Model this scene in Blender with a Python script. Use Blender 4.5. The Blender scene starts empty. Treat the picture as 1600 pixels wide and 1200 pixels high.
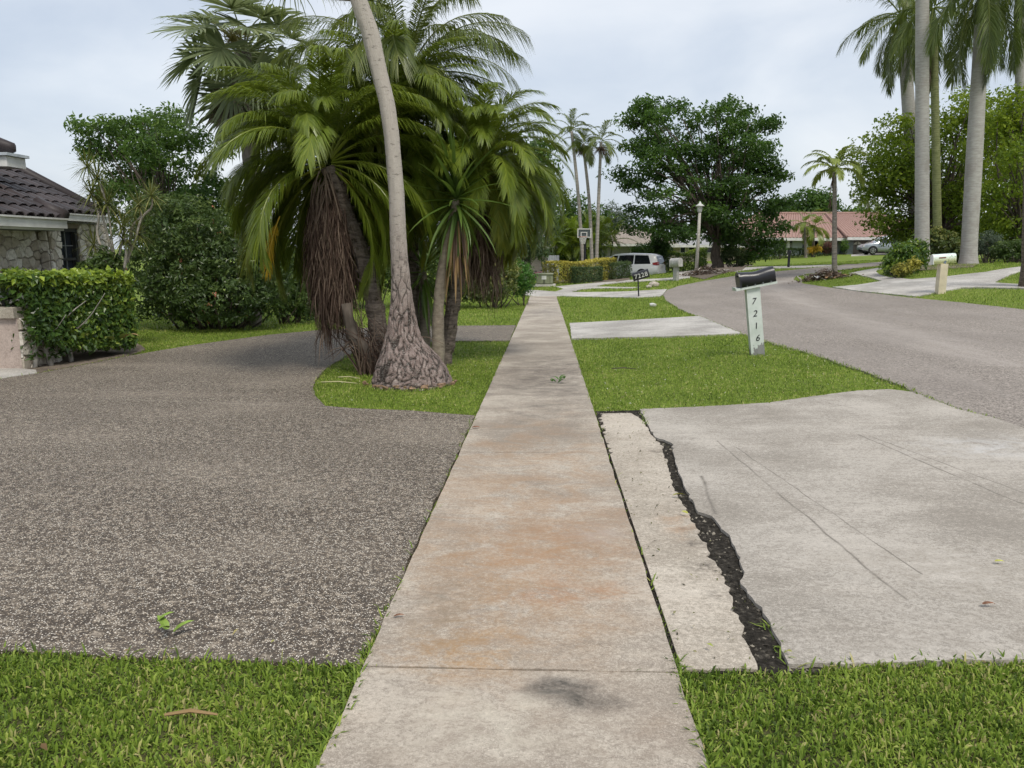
import bpy, bmesh, math, random
import numpy as np
from mathutils import Vector, Matrix, geometry

random.seed(7)
RNG = np.random.default_rng(7)
R = math.radians
SC = bpy.context.scene
COL = SC.collection

# ------------------------------------------------------------------ camera
CAM_Z, F_PX, PITCH, YAW = 1.57, 1200.0, R(10.02), R(2.46)
cam_d = bpy.data.cameras.new('camera')
cam_d.sensor_width = 36.0
cam_d.lens = 36.0 * F_PX / 1600.0
cam_d.clip_end = 3000.0
cam = bpy.data.objects.new('camera', cam_d)
cam.location = (0, 0, CAM_Z)
cam.rotation_euler = (math.pi / 2 - PITCH, 0, YAW)
COL.objects.link(cam)
SC.camera = cam
CAM_R = np.array(cam.rotation_euler.to_matrix())

# ------------------------------------------------------------------ sky and sun
SUN_ELEV, SUN_AZ = R(56), R(153)      # azimuth clockwise from +Y
world = bpy.data.worlds.new('World')
SC.world = world
world.use_nodes = True
wn, wl = world.node_tree.nodes, world.node_tree.links
wn.clear()
w_out = wn.new('ShaderNodeOutputWorld')
w_sky = wn.new('ShaderNodeTexSky')
w_sky.sky_type = 'NISHITA'
w_sky.sun_disc = False
w_sky.sun_elevation = SUN_ELEV
w_sky.sun_rotation = SUN_AZ
w_sky.air_density = 1.2
w_sky.dust_density = 2.0
w_bg = wn.new('ShaderNodeBackground')
w_bg.inputs['Strength'].default_value = 0.12
wl.new(w_sky.outputs[0], w_bg.inputs[0])
# overcast deck: uneven grey-white cloud over the blue
w_tc = wn.new('ShaderNodeTexCoord')
w_map = wn.new('ShaderNodeMapping')
w_map.inputs['Scale'].default_value = (1.0, 1.0, 2.6)
wl.new(w_tc.outputs['Generated'], w_map.inputs[0])
w_n1 = wn.new('ShaderNodeTexNoise')
w_n1.inputs['Scale'].default_value = 2.3
w_n1.inputs['Detail'].default_value = 6.0
w_n1.inputs['Roughness'].default_value = 0.5
w_n1.inputs['Distortion'].default_value = 0.35
wl.new(w_map.outputs[0], w_n1.inputs['Vector'])
w_r1 = wn.new('ShaderNodeValToRGB')
w_r1.color_ramp.interpolation = 'B_SPLINE'
w_r1.color_ramp.elements[0].position = 0.33
w_r1.color_ramp.elements[0].color = (0.47, 0.535, 0.645, 1)
w_r1.color_ramp.elements[1].position = 0.68
w_r1.color_ramp.elements[1].color = (0.83, 0.85, 0.88, 1)
_e = w_r1.color_ramp.elements.new(0.5)
_e.color = (0.64, 0.69, 0.765, 1)
wl.new(w_n1.outputs[0], w_r1.inputs[0])
w_cl = wn.new('ShaderNodeBackground')
w_cl.inputs['Strength'].default_value = 0.68
wl.new(w_r1.outputs[0], w_cl.inputs[0])
w_mix = wn.new('ShaderNodeMixShader')
w_mix.inputs[0].default_value = 0.86
wl.new(w_bg.outputs[0], w_mix.inputs[1])
wl.new(w_cl.outputs[0], w_mix.inputs[2])
wl.new(w_mix.outputs[0], w_out.inputs[0])

sun_d = bpy.data.lights.new('sun', 'SUN')
sun_d.energy = 1.5
sun_d.angle = R(15)
sun_d.color = (1.0, 0.94, 0.84)
sun = bpy.data.objects.new('sun', sun_d)
sv = Vector((math.sin(SUN_AZ) * math.cos(SUN_ELEV), math.cos(SUN_AZ) * math.cos(SUN_ELEV), math.sin(SUN_ELEV)))
sun.rotation_euler = sv.to_track_quat('Z', 'Y').to_euler()
sun.location = (20, -20, 40)
COL.objects.link(sun)
SC.view_settings.view_transform = 'Standard'
SC.view_settings.look = 'None'
SC.view_settings.exposure = 0.74
SC.view_settings.gamma = 1.0
SC.cycles.max_bounces = 5
SC.cycles.diffuse_bounces = 3
SC.cycles.glossy_bounces = 2
SC.cycles.transmission_bounces = 3
SC.cycles.use_adaptive_sampling = True
SC.cycles.adaptive_threshold = 0.02
SC.cycles.transparent_max_bounces = 6

# ------------------------------------------------------------------ projection helpers
def ray(px, py):
    d = CAM_R @ np.array([(px - 800.0) / F_PX, -(py - 600.0) / F_PX, -1.0])
    return d

def at(px, py, Y):
    d = ray(px, py)
    t = Y / d[1]
    return np.array([d[0] * t, Y, CAM_Z + d[2] * t])

def proj(p):
    q = CAM_R.T @ (np.asarray(p, float) - np.array([0, 0, CAM_Z]))
    return 800 + F_PX * q[0] / -q[2], 600 - F_PX * q[1] / -q[2]

# ------------------------------------------------------------------ terrain height (smooth surface through surveyed points)
_ctl = []
for x in (-22, -14, -8, -4, -1.5, 0.6):
    for y in (-6, 0, 5, 10, 15, 20, 25, 30, 34):
        _ctl.append((x, y, -0.0183 * y))
for x, y, z in ((2.5, -6, 0.03), (2.5, 2, -0.01), (4.1, -4, 0.03), (4.1, 2, 0.0), (4.1, 6, -0.02), (8, -4, .08), (8, 2, .06), (8, 8, .06), (8, 14, .06),
                (11, -4, .05), (11, 4, .06), (11, 10, .08), (11, 16, .1), (16, 0, .12), (16, 10, .22), (24, 4, .3), (24, 16, .55), (24, 30, .9),
                (34, 10, .6), (34, 40, 1.0), (34, 70, 1.0), (50, 20, .9), (50, 70, 1.0), (60, 110, 1.0), (25, 110, 1.0), (0, 110, .2), (-20, 110, -.3),
                (-45, 110, -.4), (-45, 60, -.5), (-20, 60, -.5), (-20, 45, -.6), (-45, 30, -.55), (-45, 5, -.1), (0, 75, -.2), (0, 60, -.45), (-8, 45, -.6),
                (2.2, 12, -.12), (2.2, 20, -.28), (2.2, 27, -.42)):
    _ctl.append((x, y, z))
for px, py, Y in ((1183, 555, 11), (1085, 493, 19.5), (1430, 462, 24), (1470, 458, 24), (998, 463, 32), (1055, 437, 42),
                  (1088, 425, 45.5), (1118, 418, 49), (1232, 417, 53), (1304, 430, 36), (1440, 413, 33), (1513, 413, 33),
                  (1380, 397, 73), (1180, 406, 68), (990, 436, 54), (900, 441.5, 44), (1600, 421, 28), (1540, 440, 25)):
    _ctl.append(tuple(at(px, py, Y)))
_C = np.array(_ctl, float)

def _phi(r2):
    return 0.5 * r2 * np.log(r2 + 1e-9)

def _fit():
    n = len(_C)
    d2 = ((_C[:, None, :2] - _C[None, :, :2]) ** 2).sum(-1)
    A = np.zeros((n + 3, n + 3))
    A[:n, :n] = _phi(d2) + np.eye(n) * 6.0
    P = np.c_[np.ones(n), _C[:, :2]]
    A[:n, n:] = P
    A[n:, :n] = P.T
    return np.linalg.solve(A, np.r_[_C[:, 2], 0, 0, 0])
_W = _fit()

def H(x, y):
    x = np.clip(np.asarray(x, float), -45, 60)
    y = np.clip(np.asarray(y, float), -6, 110)
    shp = np.broadcast(x, y).shape
    q = np.c_[np.broadcast_to(x, shp).ravel(), np.broadcast_to(y, shp).ravel()]
    out = np.empty(len(q))
    n = len(_C)
    for i in range(0, len(q), 20000):
        s = q[i:i + 20000]
        d2 = ((s[:, None, :] - _C[None, :, :2]) ** 2).sum(-1)
        out[i:i + 20000] = _phi(d2) @ _W[:n] + _W[n] + s @ _W[n + 1:]
    return out.reshape(shp) if shp else float(out[0])

def G(px, py):
    """pixel -> point on the ground"""
    d = ray(px, py)
    t = np.geomspace(0.8, 400, 500)
    x, y, z = d[0] * t, d[1] * t, CAM_Z + d[2] * t
    f = z - H(x, y)
    k = np.argmax(f < 0)
    if not f[k] < 0:
        k = len(t) - 1
    a, b = t[max(k - 1, 0)], t[k]
    for _ in range(22):
        m = 0.5 * (a + b)
        if CAM_Z + d[2] * m - float(H(d[0] * m, d[1] * m)) < 0:
            b = m
        else:
            a = m
    return np.array([d[0] * b, d[1] * b, CAM_Z + d[2] * b])

def gp(px, Y):
    """ground point in the picture column px at distance Y"""
    py = 430.0
    for _ in range(4):
        p = at(px, py, Y)
        z = float(H(p[0], Y))
        py = proj((p[0], Y, z))[1]
    return np.array([p[0], Y, z])

def W(x, y):
    return np.array([x, y, float(H(x, y))])

def on_ground(x, y, dz=0.0):
    return np.array([x, y, float(H(x, y)) + dz])

# ------------------------------------------------------------------ object helpers
def mesh_np(name, verts, tris=None, quads=None, tint=None, smooth=False, ngons=None):
    me = bpy.data.meshes.new(name)
    verts = np.asarray(verts, np.float32).reshape(-1, 3)
    loops, starts, n0 = [], [], 0
    for f, k in ((tris, 3), (quads, 4)):
        if f is not None and len(f):
            f = np.asarray(f, np.int32).reshape(-1, k)
            loops.append(f.ravel())
            starts.append(n0 + np.arange(len(f)) * k)
            n0 += f.size
    for g in (ngons or ()):
        loops.append(np.asarray(g, np.int32))
        starts.append(np.array([n0]))
        n0 += len(g)
    me.vertices.add(len(verts))
    me.vertices.foreach_set('co', verts.ravel())
    lo = np.concatenate(loops)
    st = np.concatenate(starts)
    me.loops.add(len(lo))
    me.loops.foreach_set('vertex_index', lo)
    me.polygons.add(len(st))
    me.polygons.foreach_set('loop_start', st.astype(np.int32))
    if tint is not None:
        a = me.attributes.new('tint', 'FLOAT', 'POINT')
        a.data.foreach_set('value', np.asarray(tint, np.float32))
    me.update(calc_edges=True)
    me.polygons.foreach_set('use_smooth', np.full(len(st), bool(smooth)))
    me.validate(verbose=False)
    return me

WLOC = {}

def tag(o, label=None, cat=None, group=None, kind=None):
    if label: o['label'] = label
    if cat: o['category'] = cat
    if group: o['group'] = group
    if kind: o['kind'] = kind
    return o

def thing(name, label, cat, loc=(0, 0, 0), rz=0.0, group=None, local=False):
    o = bpy.data.objects.new(name, None)
    o.empty_display_size = 0.2
    COL.objects.link(o)
    o.location = [float(v) for v in loc]
    o.rotation_euler = (0, 0, rz)
    WLOC[o.name] = None if local else Vector(o.location)
    return tag(o, label, cat, group)

def obj(name, me, mat, parent=None):
    o = bpy.data.objects.new(name, me)
    COL.objects.link(o)
    if mat is not None and len(me.materials) == 0:
        me.materials.append(mat)
    if parent is not None:
        o.parent = parent
        w = WLOC.get(parent.name)
        if w is not None:
            o.matrix_parent_inverse = Matrix.Translation(-w)
    return o

def inst(src_mesh, name, mat, parent, M):
    """one more object on shared mesh data, placed by a world (or local) matrix"""
    o = bpy.data.objects.new(name, src_mesh)
    COL.objects.link(o)
    if len(src_mesh.materials) == 0:
        src_mesh.materials.append(mat)
    o.parent = parent
    w = WLOC.get(parent.name)
    if w is not None:
        o.matrix_parent_inverse = Matrix.Translation(-w)
    if src_mesh.materials[0] is not mat:
        o.material_slots[0].link = 'OBJECT'
        o.material_slots[0].material = mat
    o.matrix_basis = M
    return o

class MB:
    def __init__(s):
        s.v, s.t, s.q, s.ti, s.n = [], [], [], [], 0
    def add(s, v, tris=None, quads=None, tint=None):
        v = np.asarray(v, float).reshape(-1, 3)
        if tris is not None and len(tris): s.t.append(np.asarray(tris, int).reshape(-1, 3) + s.n)
        if quads is not None and len(quads): s.q.append(np.asarray(quads, int).reshape(-1, 4) + s.n)
        s.v.append(v)
        s.ti.append(np.broadcast_to(np.asarray(0.5 if tint is None else tint, float), (len(v),)))
        s.n += len(v)
        return s
    def box(s, c, size, M=None, taper=1.0, tint=None):
        hx, hy, hz = [k / 2 for k in size]
        v = np.array([[-hx, -hy, -hz], [hx, -hy, -hz], [hx, hy, -hz], [-hx, hy, -hz],
                      [-hx * taper, -hy * taper, hz], [hx * taper, -hy * taper, hz], [hx * taper, hy * taper, hz], [-hx * taper, hy * taper, hz]])
        if M is not None: v = v @ np.array(M)[:3, :3].T
        return s.add(v + np.asarray(c, float), quads=[[0, 3, 2, 1], [4, 5, 6, 7], [0, 1, 5, 4], [1, 2, 6, 5], [2, 3, 7, 6], [3, 0, 4, 7]], tint=tint)
    def tube(s, pts, rad, n=8, cap=True, tint=None, jit=0.0, rng=RNG):
        pts = np.asarray(pts, float)
        m = len(pts)
        rad = np.broadcast_to(np.asarray(rad, float), (m,))
        T = np.gradient(pts, axis=0)
        T /= np.linalg.norm(T, axis=1)[:, None] + 1e-12
        ref = np.array([0, 0, 1.0]) if abs(T[0, 2]) < 0.9 else np.array([1.0, 0, 0])
        u = np.cross(T[0], ref); u /= np.linalg.norm(u)
        V = []
        a = np.linspace(0, 2 * math.pi, n, endpoint=False)
        for i in range(m):
            u = u - T[i] * (u @ T[i]); u /= np.linalg.norm(u) + 1e-12
            w = np.cross(T[i], u)
            r = rad[i] * (1 + jit * rng.normal(size=n)) if jit else rad[i]
            V.append(pts[i] + (np.cos(a) * r)[:, None] * u + (np.sin(a) * r)[:, None] * w)
        V = np.concatenate(V)
        k = np.arange(n); k2 = (k + 1) % n
        Q = np.concatenate([np.c_[i * n + k, i * n + k2, (i + 1) * n + k2, (i + 1) * n + k] for i in range(m - 1)])
        tr = []
        if cap:
            V = np.r_[V, pts[:1], pts[-1:]]
            tr = np.r_[np.c_[k2, k, np.full(n, m * n)], np.c_[(m - 1) * n + k, (m - 1) * n + k2, np.full(n, m * n + 1)]]
        return s.add(V, tris=tr, quads=Q, tint=tint)
    def lathe(s, prof, c=(0, 0, 0), n=16, M=None, tint=None):
        """prof: list of (radius, z)"""
        prof = np.asarray(prof, float)
        a = np.linspace(0, 2 * math.pi, n, endpoint=False)
        V = np.concatenate([np.c_[r * np.cos(a), r * np.sin(a), np.full(n, z)] for r, z in prof])
        if M is not None: V = V @ np.array(M)[:3, :3].T
        k = np.arange(n); k2 = (k + 1) % n
        Q = np.concatenate([np.c_[i * n + k, i * n + k2, (i + 1) * n + k2, (i + 1) * n + k] for i in range(len(prof) - 1)])
        return s.add(V + np.asarray(c, float), quads=Q, tint=tint)
    def poly(s, pts, tint=None):
        pts = np.asarray(pts, float)
        k = np.arange(1, len(pts) - 1)
        return s.add(pts, tris=np.c_[np.zeros(len(k), int), k, k + 1], tint=tint)
    def prism(s, pts, vec, tint=None):
        """polygon pts extruded by vec, closed"""
        pts = np.asarray(pts, float); n = len(pts)
        V = np.r_[pts, pts + np.asarray(vec, float)]
        k = np.arange(1, n - 1); z = np.zeros(len(k), int)
        a = np.arange(n); b = (a + 1) % n
        return s.add(V, tris=np.r_[np.c_[z, k + 1, k], np.c_[z + n, k + n, k + 1 + n]], quads=np.c_[a, b, b + n, a + n], tint=tint)
    def mesh(s, name, smooth=False):
        return mesh_np(name, np.concatenate(s.v), np.concatenate(s.t) if s.t else None, np.concatenate(s.q) if s.q else None, np.concatenate(s.ti), smooth)
    def build(s, name, mat, parent=None, smooth=False):
        return obj(name, s.mesh(name, smooth), mat, parent)

def rotm(ax, ang):
    return Matrix.Rotation(ang, 3, ax)

def TRS(loc, rz=0.0, s=1.0, rx=0.0, ry=0.0):
    return Matrix.Translation(Vector([float(v) for v in loc])) @ Matrix.Rotation(rz, 4, 'Z') @ Matrix.Rotation(ry, 4, 'Y') @ Matrix.Rotation(rx, 4, 'X') @ Matrix.Scale(s, 4)

def spline(pts, n):
    """Catmull-Rom through pts"""
    P = np.asarray(pts, float)
    P = np.r_[[2 * P[0] - P[1]], P, [2 * P[-1] - P[-2]]]
    out = []
    m = len(P) - 3
    for t in np.linspace(0, m - 1e-6, n):
        i = int(t); f = t - i
        a, b, c, d = P[i:i + 4]
        out.append(0.5 * ((2 * b) + (c - a) * f + (2 * a - 5 * b + 4 * c - d) * f * f + (3 * b - a - 3 * c + d) * f ** 3))
    return np.array(out)

# ------------------------------------------------------------------ materials
class NT:
    def __init__(s, name, rough=0.8, spec=0.3, metal=0.0):
        s.m = bpy.data.materials.new(name)
        s.m.use_nodes = True
        s.t = s.m.node_tree
        s.b = s.t.nodes['Principled BSDF']
        s.out = s.t.nodes['Material Output']
        s.b.inputs['Roughness'].default_value = rough
        s.b.inputs['Specular IOR Level'].default_value = spec
        s.b.inputs['Metallic'].default_value = metal
    def n(s, typ, ins=None, **kw):
        x = s.t.nodes.new('ShaderNode' + typ)
        for k, v in kw.items(): setattr(x, k, v)
        for k, v in (ins or {}).items():
            if isinstance(v, bpy.types.NodeSocket): s.t.links.new(v, x.inputs[k])
            else: x.inputs[k].default_value = v
        return x
    def link(s, a, b): s.t.links.new(a, b)
    def pos(s): return s.n('NewGeometry').outputs['Position']
    def obj(s): return s.n('TexCoord').outputs['Object']
    def mapv(s, v, scale=(1, 1, 1), rot=(0, 0, 0), loc=(0, 0, 0)):
        return s.n('Mapping', {0: v, 'Scale': scale, 'Rotation': rot, 'Location': loc}).outputs[0]
    def noise(s, v, scale, detail=4, rough=0.55, dist=0.0):
        return s.n('TexNoise', {'Vector': v, 'Scale': scale, 'Detail': detail, 'Roughness': rough, 'Distortion': dist}).outputs[0]
    def vor(s, v, scale, feature='F1', out=0, rand=1.0):
        return s.n('TexVoronoi', {'Vector': v, 'Scale': scale, 'Randomness': rand}, feature=feature).outputs[out]
    def ramp(s, f, stops, interp='LINEAR'):
        x = s.n('ValToRGB', {0: f})
        x.color_ramp.interpolation = interp
        el = x.color_ramp.elements
        while len(el) < len(stops): el.new(0.5)
        for e, (p, c) in zip(el, stops):
            e.position = p
            e.color = (c, c, c, 1) if isinstance(c, (int, float)) else (c[0], c[1], c[2], 1)
        return x.outputs[0]
    def mix(s, f, a, b, mode='MIX'):
        x = s.n('Mix', data_type='RGBA', blend_type=mode)
        for k, v in ((0, f), (6, a), (7, b)):
            if isinstance(v, bpy.types.NodeSocket): s.t.links.new(v, x.inputs[k])
            elif k == 0: x.inputs[0].default_value = v
            else: x.inputs[k].default_value = (v[0], v[1], v[2], 1)
        return x.outputs[2]
    def math(s, op, a, b=0.0, clamp=False):
        return s.n('Math', {0: a, 1: b}, operation=op, use_clamp=clamp).outputs[0]
    def tint(s): return s.n('Attribute', attribute_name='tint').outputs['Fac']
    def color(s, c):
        if isinstance(c, bpy.types.NodeSocket): s.link(c, s.b.inputs['Base Color'])
        else: s.b.inputs['Base Color'].default_value = (c[0], c[1], c[2], 1)
        return s
    def bump(s, h, strength=0.3, dist=0.02):
        x = s.n('Bump', {'Height': h, 'Strength': strength, 'Distance': dist})
        s.link(x.outputs[0], s.b.inputs['Normal'])
        return s

MATS = {}

def plain(name, c, rough=0.7, spec=0.3, metal=0.0, var=0.12, scale=6.0):
    """one colour with slight uneven wear"""
    if name in MATS: return MATS[name]
    k = NT(name, rough, spec, metal)
    v = k.obj()
    f = k.noise(v, scale, 5)
    d = [max(0, x * (1 - var * 1.6)) for x in c]
    e = [min(1, x * (1 + var)) for x in c]
    k.color(k.mix(k.ramp(f, [(0.3, 0.0), (0.7, 1.0)]), d, e))
    MATS[name] = k.m
    return k.m

def leafy(name, dark, mid, light, rough=0.45, spec=0.4, trans=0.3, scale=1.2):
    """leaf material: three natural leaf colours chosen leaf by leaf, light shining through"""
    if name in MATS: return MATS[name]
    k = NT(name, rough, spec)
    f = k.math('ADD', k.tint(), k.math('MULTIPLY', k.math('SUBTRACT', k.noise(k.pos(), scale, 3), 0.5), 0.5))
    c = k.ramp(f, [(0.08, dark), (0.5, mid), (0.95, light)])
    k.color(c)
    tr = k.n('BsdfTranslucent', {0: k.mix(0.35, c, (light[0] * 1.1, light[1] * 1.15, light[2] * .8))})
    ms = k.n('MixShader', {0: trans, 1: k.b.outputs[0], 2: tr.outputs[0]})
    k.link(ms.outputs[0], k.out.inputs[0])
    MATS[name] = k.m
    return k.m

def m_grass():
    k = NT('grass blades', 0.55, 0.3)
    f = k.math('ADD', k.tint(), k.math('MULTIPLY', k.math('SUBTRACT', k.noise(k.pos(), 1.1, 4), 0.5), 0.8))
    f = k.math('ADD', f, k.math('MULTIPLY', k.math('SUBTRACT', k.noise(k.pos(), 9.0, 3), 0.5), 0.7))
    c = k.ramp(f, [(0.0, (0.06, 0.10, 0.014)), (0.3, (0.15, 0.235, 0.03)), (0.6, (0.26, 0.365, 0.05)), (0.85, (0.40, 0.49, 0.09)), (1.0, (0.52, 0.47, 0.2))])
    k.color(c)
    tr = k.n('BsdfTranslucent', {0: c})
    ms = k.n('MixShader', {0: 0.42, 1: k.b.outputs[0], 2: tr.outputs[0]})
    k.link(ms.outputs[0], k.out.inputs[0])
    return k.m

def m_lawn():
    k = NT('lawn turf', 0.9, 0.15)
    p = k.pos()
    f = k.noise(p, 0.55, 6, 0.6)
    g = k.noise(p, 14.0, 5, 0.7)
    c1 = k.ramp(f, [(0.3, (0.15, 0.21, 0.03)), (0.5, (0.195, 0.265, 0.042)), (0.72, (0.255, 0.315, 0.06))])
    c = k.mix(k.ramp(g, [(0.35, 0.0), (0.62, 1.0)]), (0.10, 0.135, 0.025), c1)
    # bare earth under the near turf shows between the blades
    k.color(c).bump(g, 0.6, 0.04)
    return k.m

def m_aggregate():
    k = NT('exposed pebble aggregate', 0.75, 0.3)
    p = k.pos()
    v = k.n('TexVoronoi', {'Vector': p, 'Scale': 116.0}, feature='F1')
    rnd = k.n('SeparateColor', {0: v.outputs['Color']}).outputs[0]
    stone = k.ramp(rnd, [(0.0, (0.038, 0.029, 0.021)), (0.25, (0.11, 0.084, 0.06)), (0.42, (0.33, 0.255, 0.18)), (0.6, (0.63, 0.53, 0.40)), (0.85, (0.95, 0.88, 0.76))])
    inside = k.ramp(v.outputs['Distance'], [(0.28, 1.0), (0.5, 0.0)])
    c = k.mix(inside, (0.085, 0.068, 0.053), stone)
    gr = k.noise(p, 26.0, 3, 0.8)
    c = k.mix(k.ramp(gr, [(0.34, 0.7), (0.5, 0.0)]), c, (0.05, 0.041, 0.033))
    c = k.mix(k.ramp(gr, [(0.52, 0.0), (0.7, 0.6)]), c, (0.55, 0.47, 0.37))
    big = k.noise(k.mapv(p, (0.5, 1.1, 1)), 0.9, 5, 0.6)
    c = k.mix(k.ramp(big, [(0.48, 0.0), (0.78, 0.3)]), c, (0.45, 0.385, 0.31))
    dk = k.noise(k.mapv(p, (1, 1, 1), loc=(7, 3, 0)), 0.5, 4, 0.55)
    c = k.mix(k.ramp(dk, [(0.48, 0.0), (0.8, 0.2)]), c, (0.10, 0.085, 0.07))
    ln = streaks(k, p, [(G(150, 622), G(507, 636.5), 0.014), (G(507, 636.5), G(742, 650), 0.012)])
    c = k.mix(k.math('MULTIPLY', ln, 0.7), c, (0.45, 0.40, 0.33))
    k.color(c).bump(inside, 0.6, 0.006)
    return k.m

def stain_at(k, p, x, y, rx, ry, edge=0.6, bs=4.5):
    """soft irregular blot round a world point"""
    if not hasattr(k, 'cache'):
        k.cache = {'warp': k.n('VectorMath', {0: k.n('TexNoise', {'Vector': p, 'Scale': 4.0, 'Detail': 5}).outputs['Color'], 1: (0.5, 0.5, 0.5)}, operation='SUBTRACT').outputs[0],
                   'fine': k.ramp(k.noise(p, 60.0, 3, 0.7), [(0.3, 0.35), (0.6, 1.0)])}
    if bs not in k.cache:
        b = k.ramp(k.noise(k.mapv(p, (1, 1.5, 1)), bs, 7, 0.72, 0.9), [(0.42, 0.0), (0.58, 1.0)])
        k.cache[bs] = k.math('MULTIPLY', b, k.cache['fine'])
    q = k.mapv(p, (1 / rx, 1 / ry, 0), loc=(-x / rx, -y / ry, 0))
    q = k.n('VectorMath', {0: q, 1: k.cache['warp']}, operation='ADD')
    l = k.n('VectorMath', {0: q.outputs[0]}, operation='LENGTH').outputs['Value']
    m = k.ramp(l, [(0.18 if edge > .8 else 0.1, 1.0), (edge + 0.45, 0.0)], 'EASE')
    brk = k.cache[bs]
    return k.math('MULTIPLY', m, brk) if edge < .8 else k.math('MULTIPLY', m, k.math('ADD', k.math('MULTIPLY', brk, .6), .42))

def streaks(k, p, lines):
    """thin scratches: list of ((x0,y0),(x1,y1),halfwidth)"""
    tot = None
    sep = k.n('SeparateXYZ', {0: p})
    wob = k.math('MULTIPLY', k.math('SUBTRACT', k.noise(p, 2.5, 2), 0.5), 0.05)
    for (a, b, hw) in lines:
        a = np.array(a[:2], float); b = np.array(b[:2], float)
        L = np.linalg.norm(b - a); d = (b - a) / L; nrm = np.array([-d[1], d[0]])
        dist = k.math('ADD', k.math('ADD', k.math('MULTIPLY', sep.outputs[0], float(nrm[0])), k.math('MULTIPLY', sep.outputs[1], float(nrm[1]))), float(-(a @ nrm)))
        al = k.math('ADD', k.math('ADD', k.math('MULTIPLY', sep.outputs[0], float(d[0])), k.math('MULTIPLY', sep.outputs[1], float(d[1]))), float(-(a @ d)))
        dist = k.math('ABSOLUTE', k.math('ADD', dist, wob))
        m = k.math('SUBTRACT', 1.0, k.math('DIVIDE', dist, hw), True)
        m = k.math('MULTIPLY', m, k.math('GREATER_THAN', al, 0.0))
        m = k.math('MULTIPLY', m, k.math('LESS_THAN', al, float(L)))
        tot = m if tot is None else k.math('MAXIMUM', tot, m)
    return tot

def m_concrete(name, lo, hi, broom=(1, 1), fine=60.0, spots=(), lines=(), blot=(0.22, 0.2, 0.18), grit=0.5):
    k = NT(name, 0.85, 0.25)
    p = k.pos()
    n1 = k.noise(p, 0.8, 6, 0.62, 0.4)
    n2 = k.noise(k.mapv(p, (broom[0], broom[1], 1)), 5.0, 6, 0.7)
    n3 = k.noise(p, fine, 3, 0.7)
    c = k.mix(k.ramp(n1, [(0.34, 0.0), (0.66, 1.0)]), lo, hi)
    c = k.mix(k.ramp(n2, [(0.36, 0.45), (0.62, 0.0)]), c, blot)
    c = k.mix(k.ramp(n2, [(0.55, 0.0), (0.75, 0.4)]), c, [min(1, x * 1.35) for x in hi])
    c = k.mix(k.ramp(n3, [(0.33, grit), (0.55, 0.0)]), c, [x * 0.45 for x in lo])
    c = k.mix(k.ramp(n3, [(0.58, 0.0), (0.72, grit)]), c, [min(1, x * 1.5) for x in hi])
    g4 = k.noise(p, 210.0, 2, 0.6)
    c = k.mix(k.ramp(g4, [(0.30, 0.55), (0.48, 0.0)]), c, [x * 0.5 for x in lo])
    c = k.mix(k.ramp(g4, [(0.55, 0.0), (0.68, 0.5)]), c, [min(1, x * 1.45) for x in hi])
    # worn paste: sharp-edged islands of paler sand, more in some places than others
    isl = k.math('ADD', k.noise(k.mapv(p, (1, 1.3, 1)), 30.0, 6, 0.7, 0.8), k.math('MULTIPLY', k.math('SUBTRACT', n1, 0.5), 0.8))
    c = k.mix(k.ramp(isl, [(0.52, 0.0), (0.57, 0.38)]), c, [min(1, x * 1.22) for x in hi])
    c = k.mix(k.ramp(isl, [(0.36, 0.45), (0.44, 0.0)]), c, [x * 0.62 for x in lo])
    sp = k.noise(p, 19.0, 4, 0.75)
    c = k.mix(k.ramp(sp, [(0.26, 0.55), (0.40, 0.0)]), c, [x * 0.55 for x in lo])
    pit = k.vor(k.mapv(p, (1, 1, 0)), 24.0)
    c = k.mix(k.ramp(pit, [(0.05, 0.55), (0.09, 0.0)]), c, [x * 0.4 for x in lo])
    for (x, y, rx, ry, col, amt, *bs) in spots:
        c = k.mix(k.math('MULTIPLY', stain_at(k, p, x, y, rx, ry, .85 if col[0] < .06 else .6, bs[0] if bs else 4.5), amt), c, col)
    if lines:
        c = k.mix(k.math('MULTIPLY', streaks(k, p, lines), k.ramp(k.noise(p, 6, 4), [(0.3, 0.3), (0.6, 1.0)])), c, [x * 0.45 for x in lo])
    k.color(c)
    h = k.math('ADD', k.math('MULTIPLY', n3, 0.5), n2)
    k.bump(h, 0.25, 0.01)
    return k.m

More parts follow.
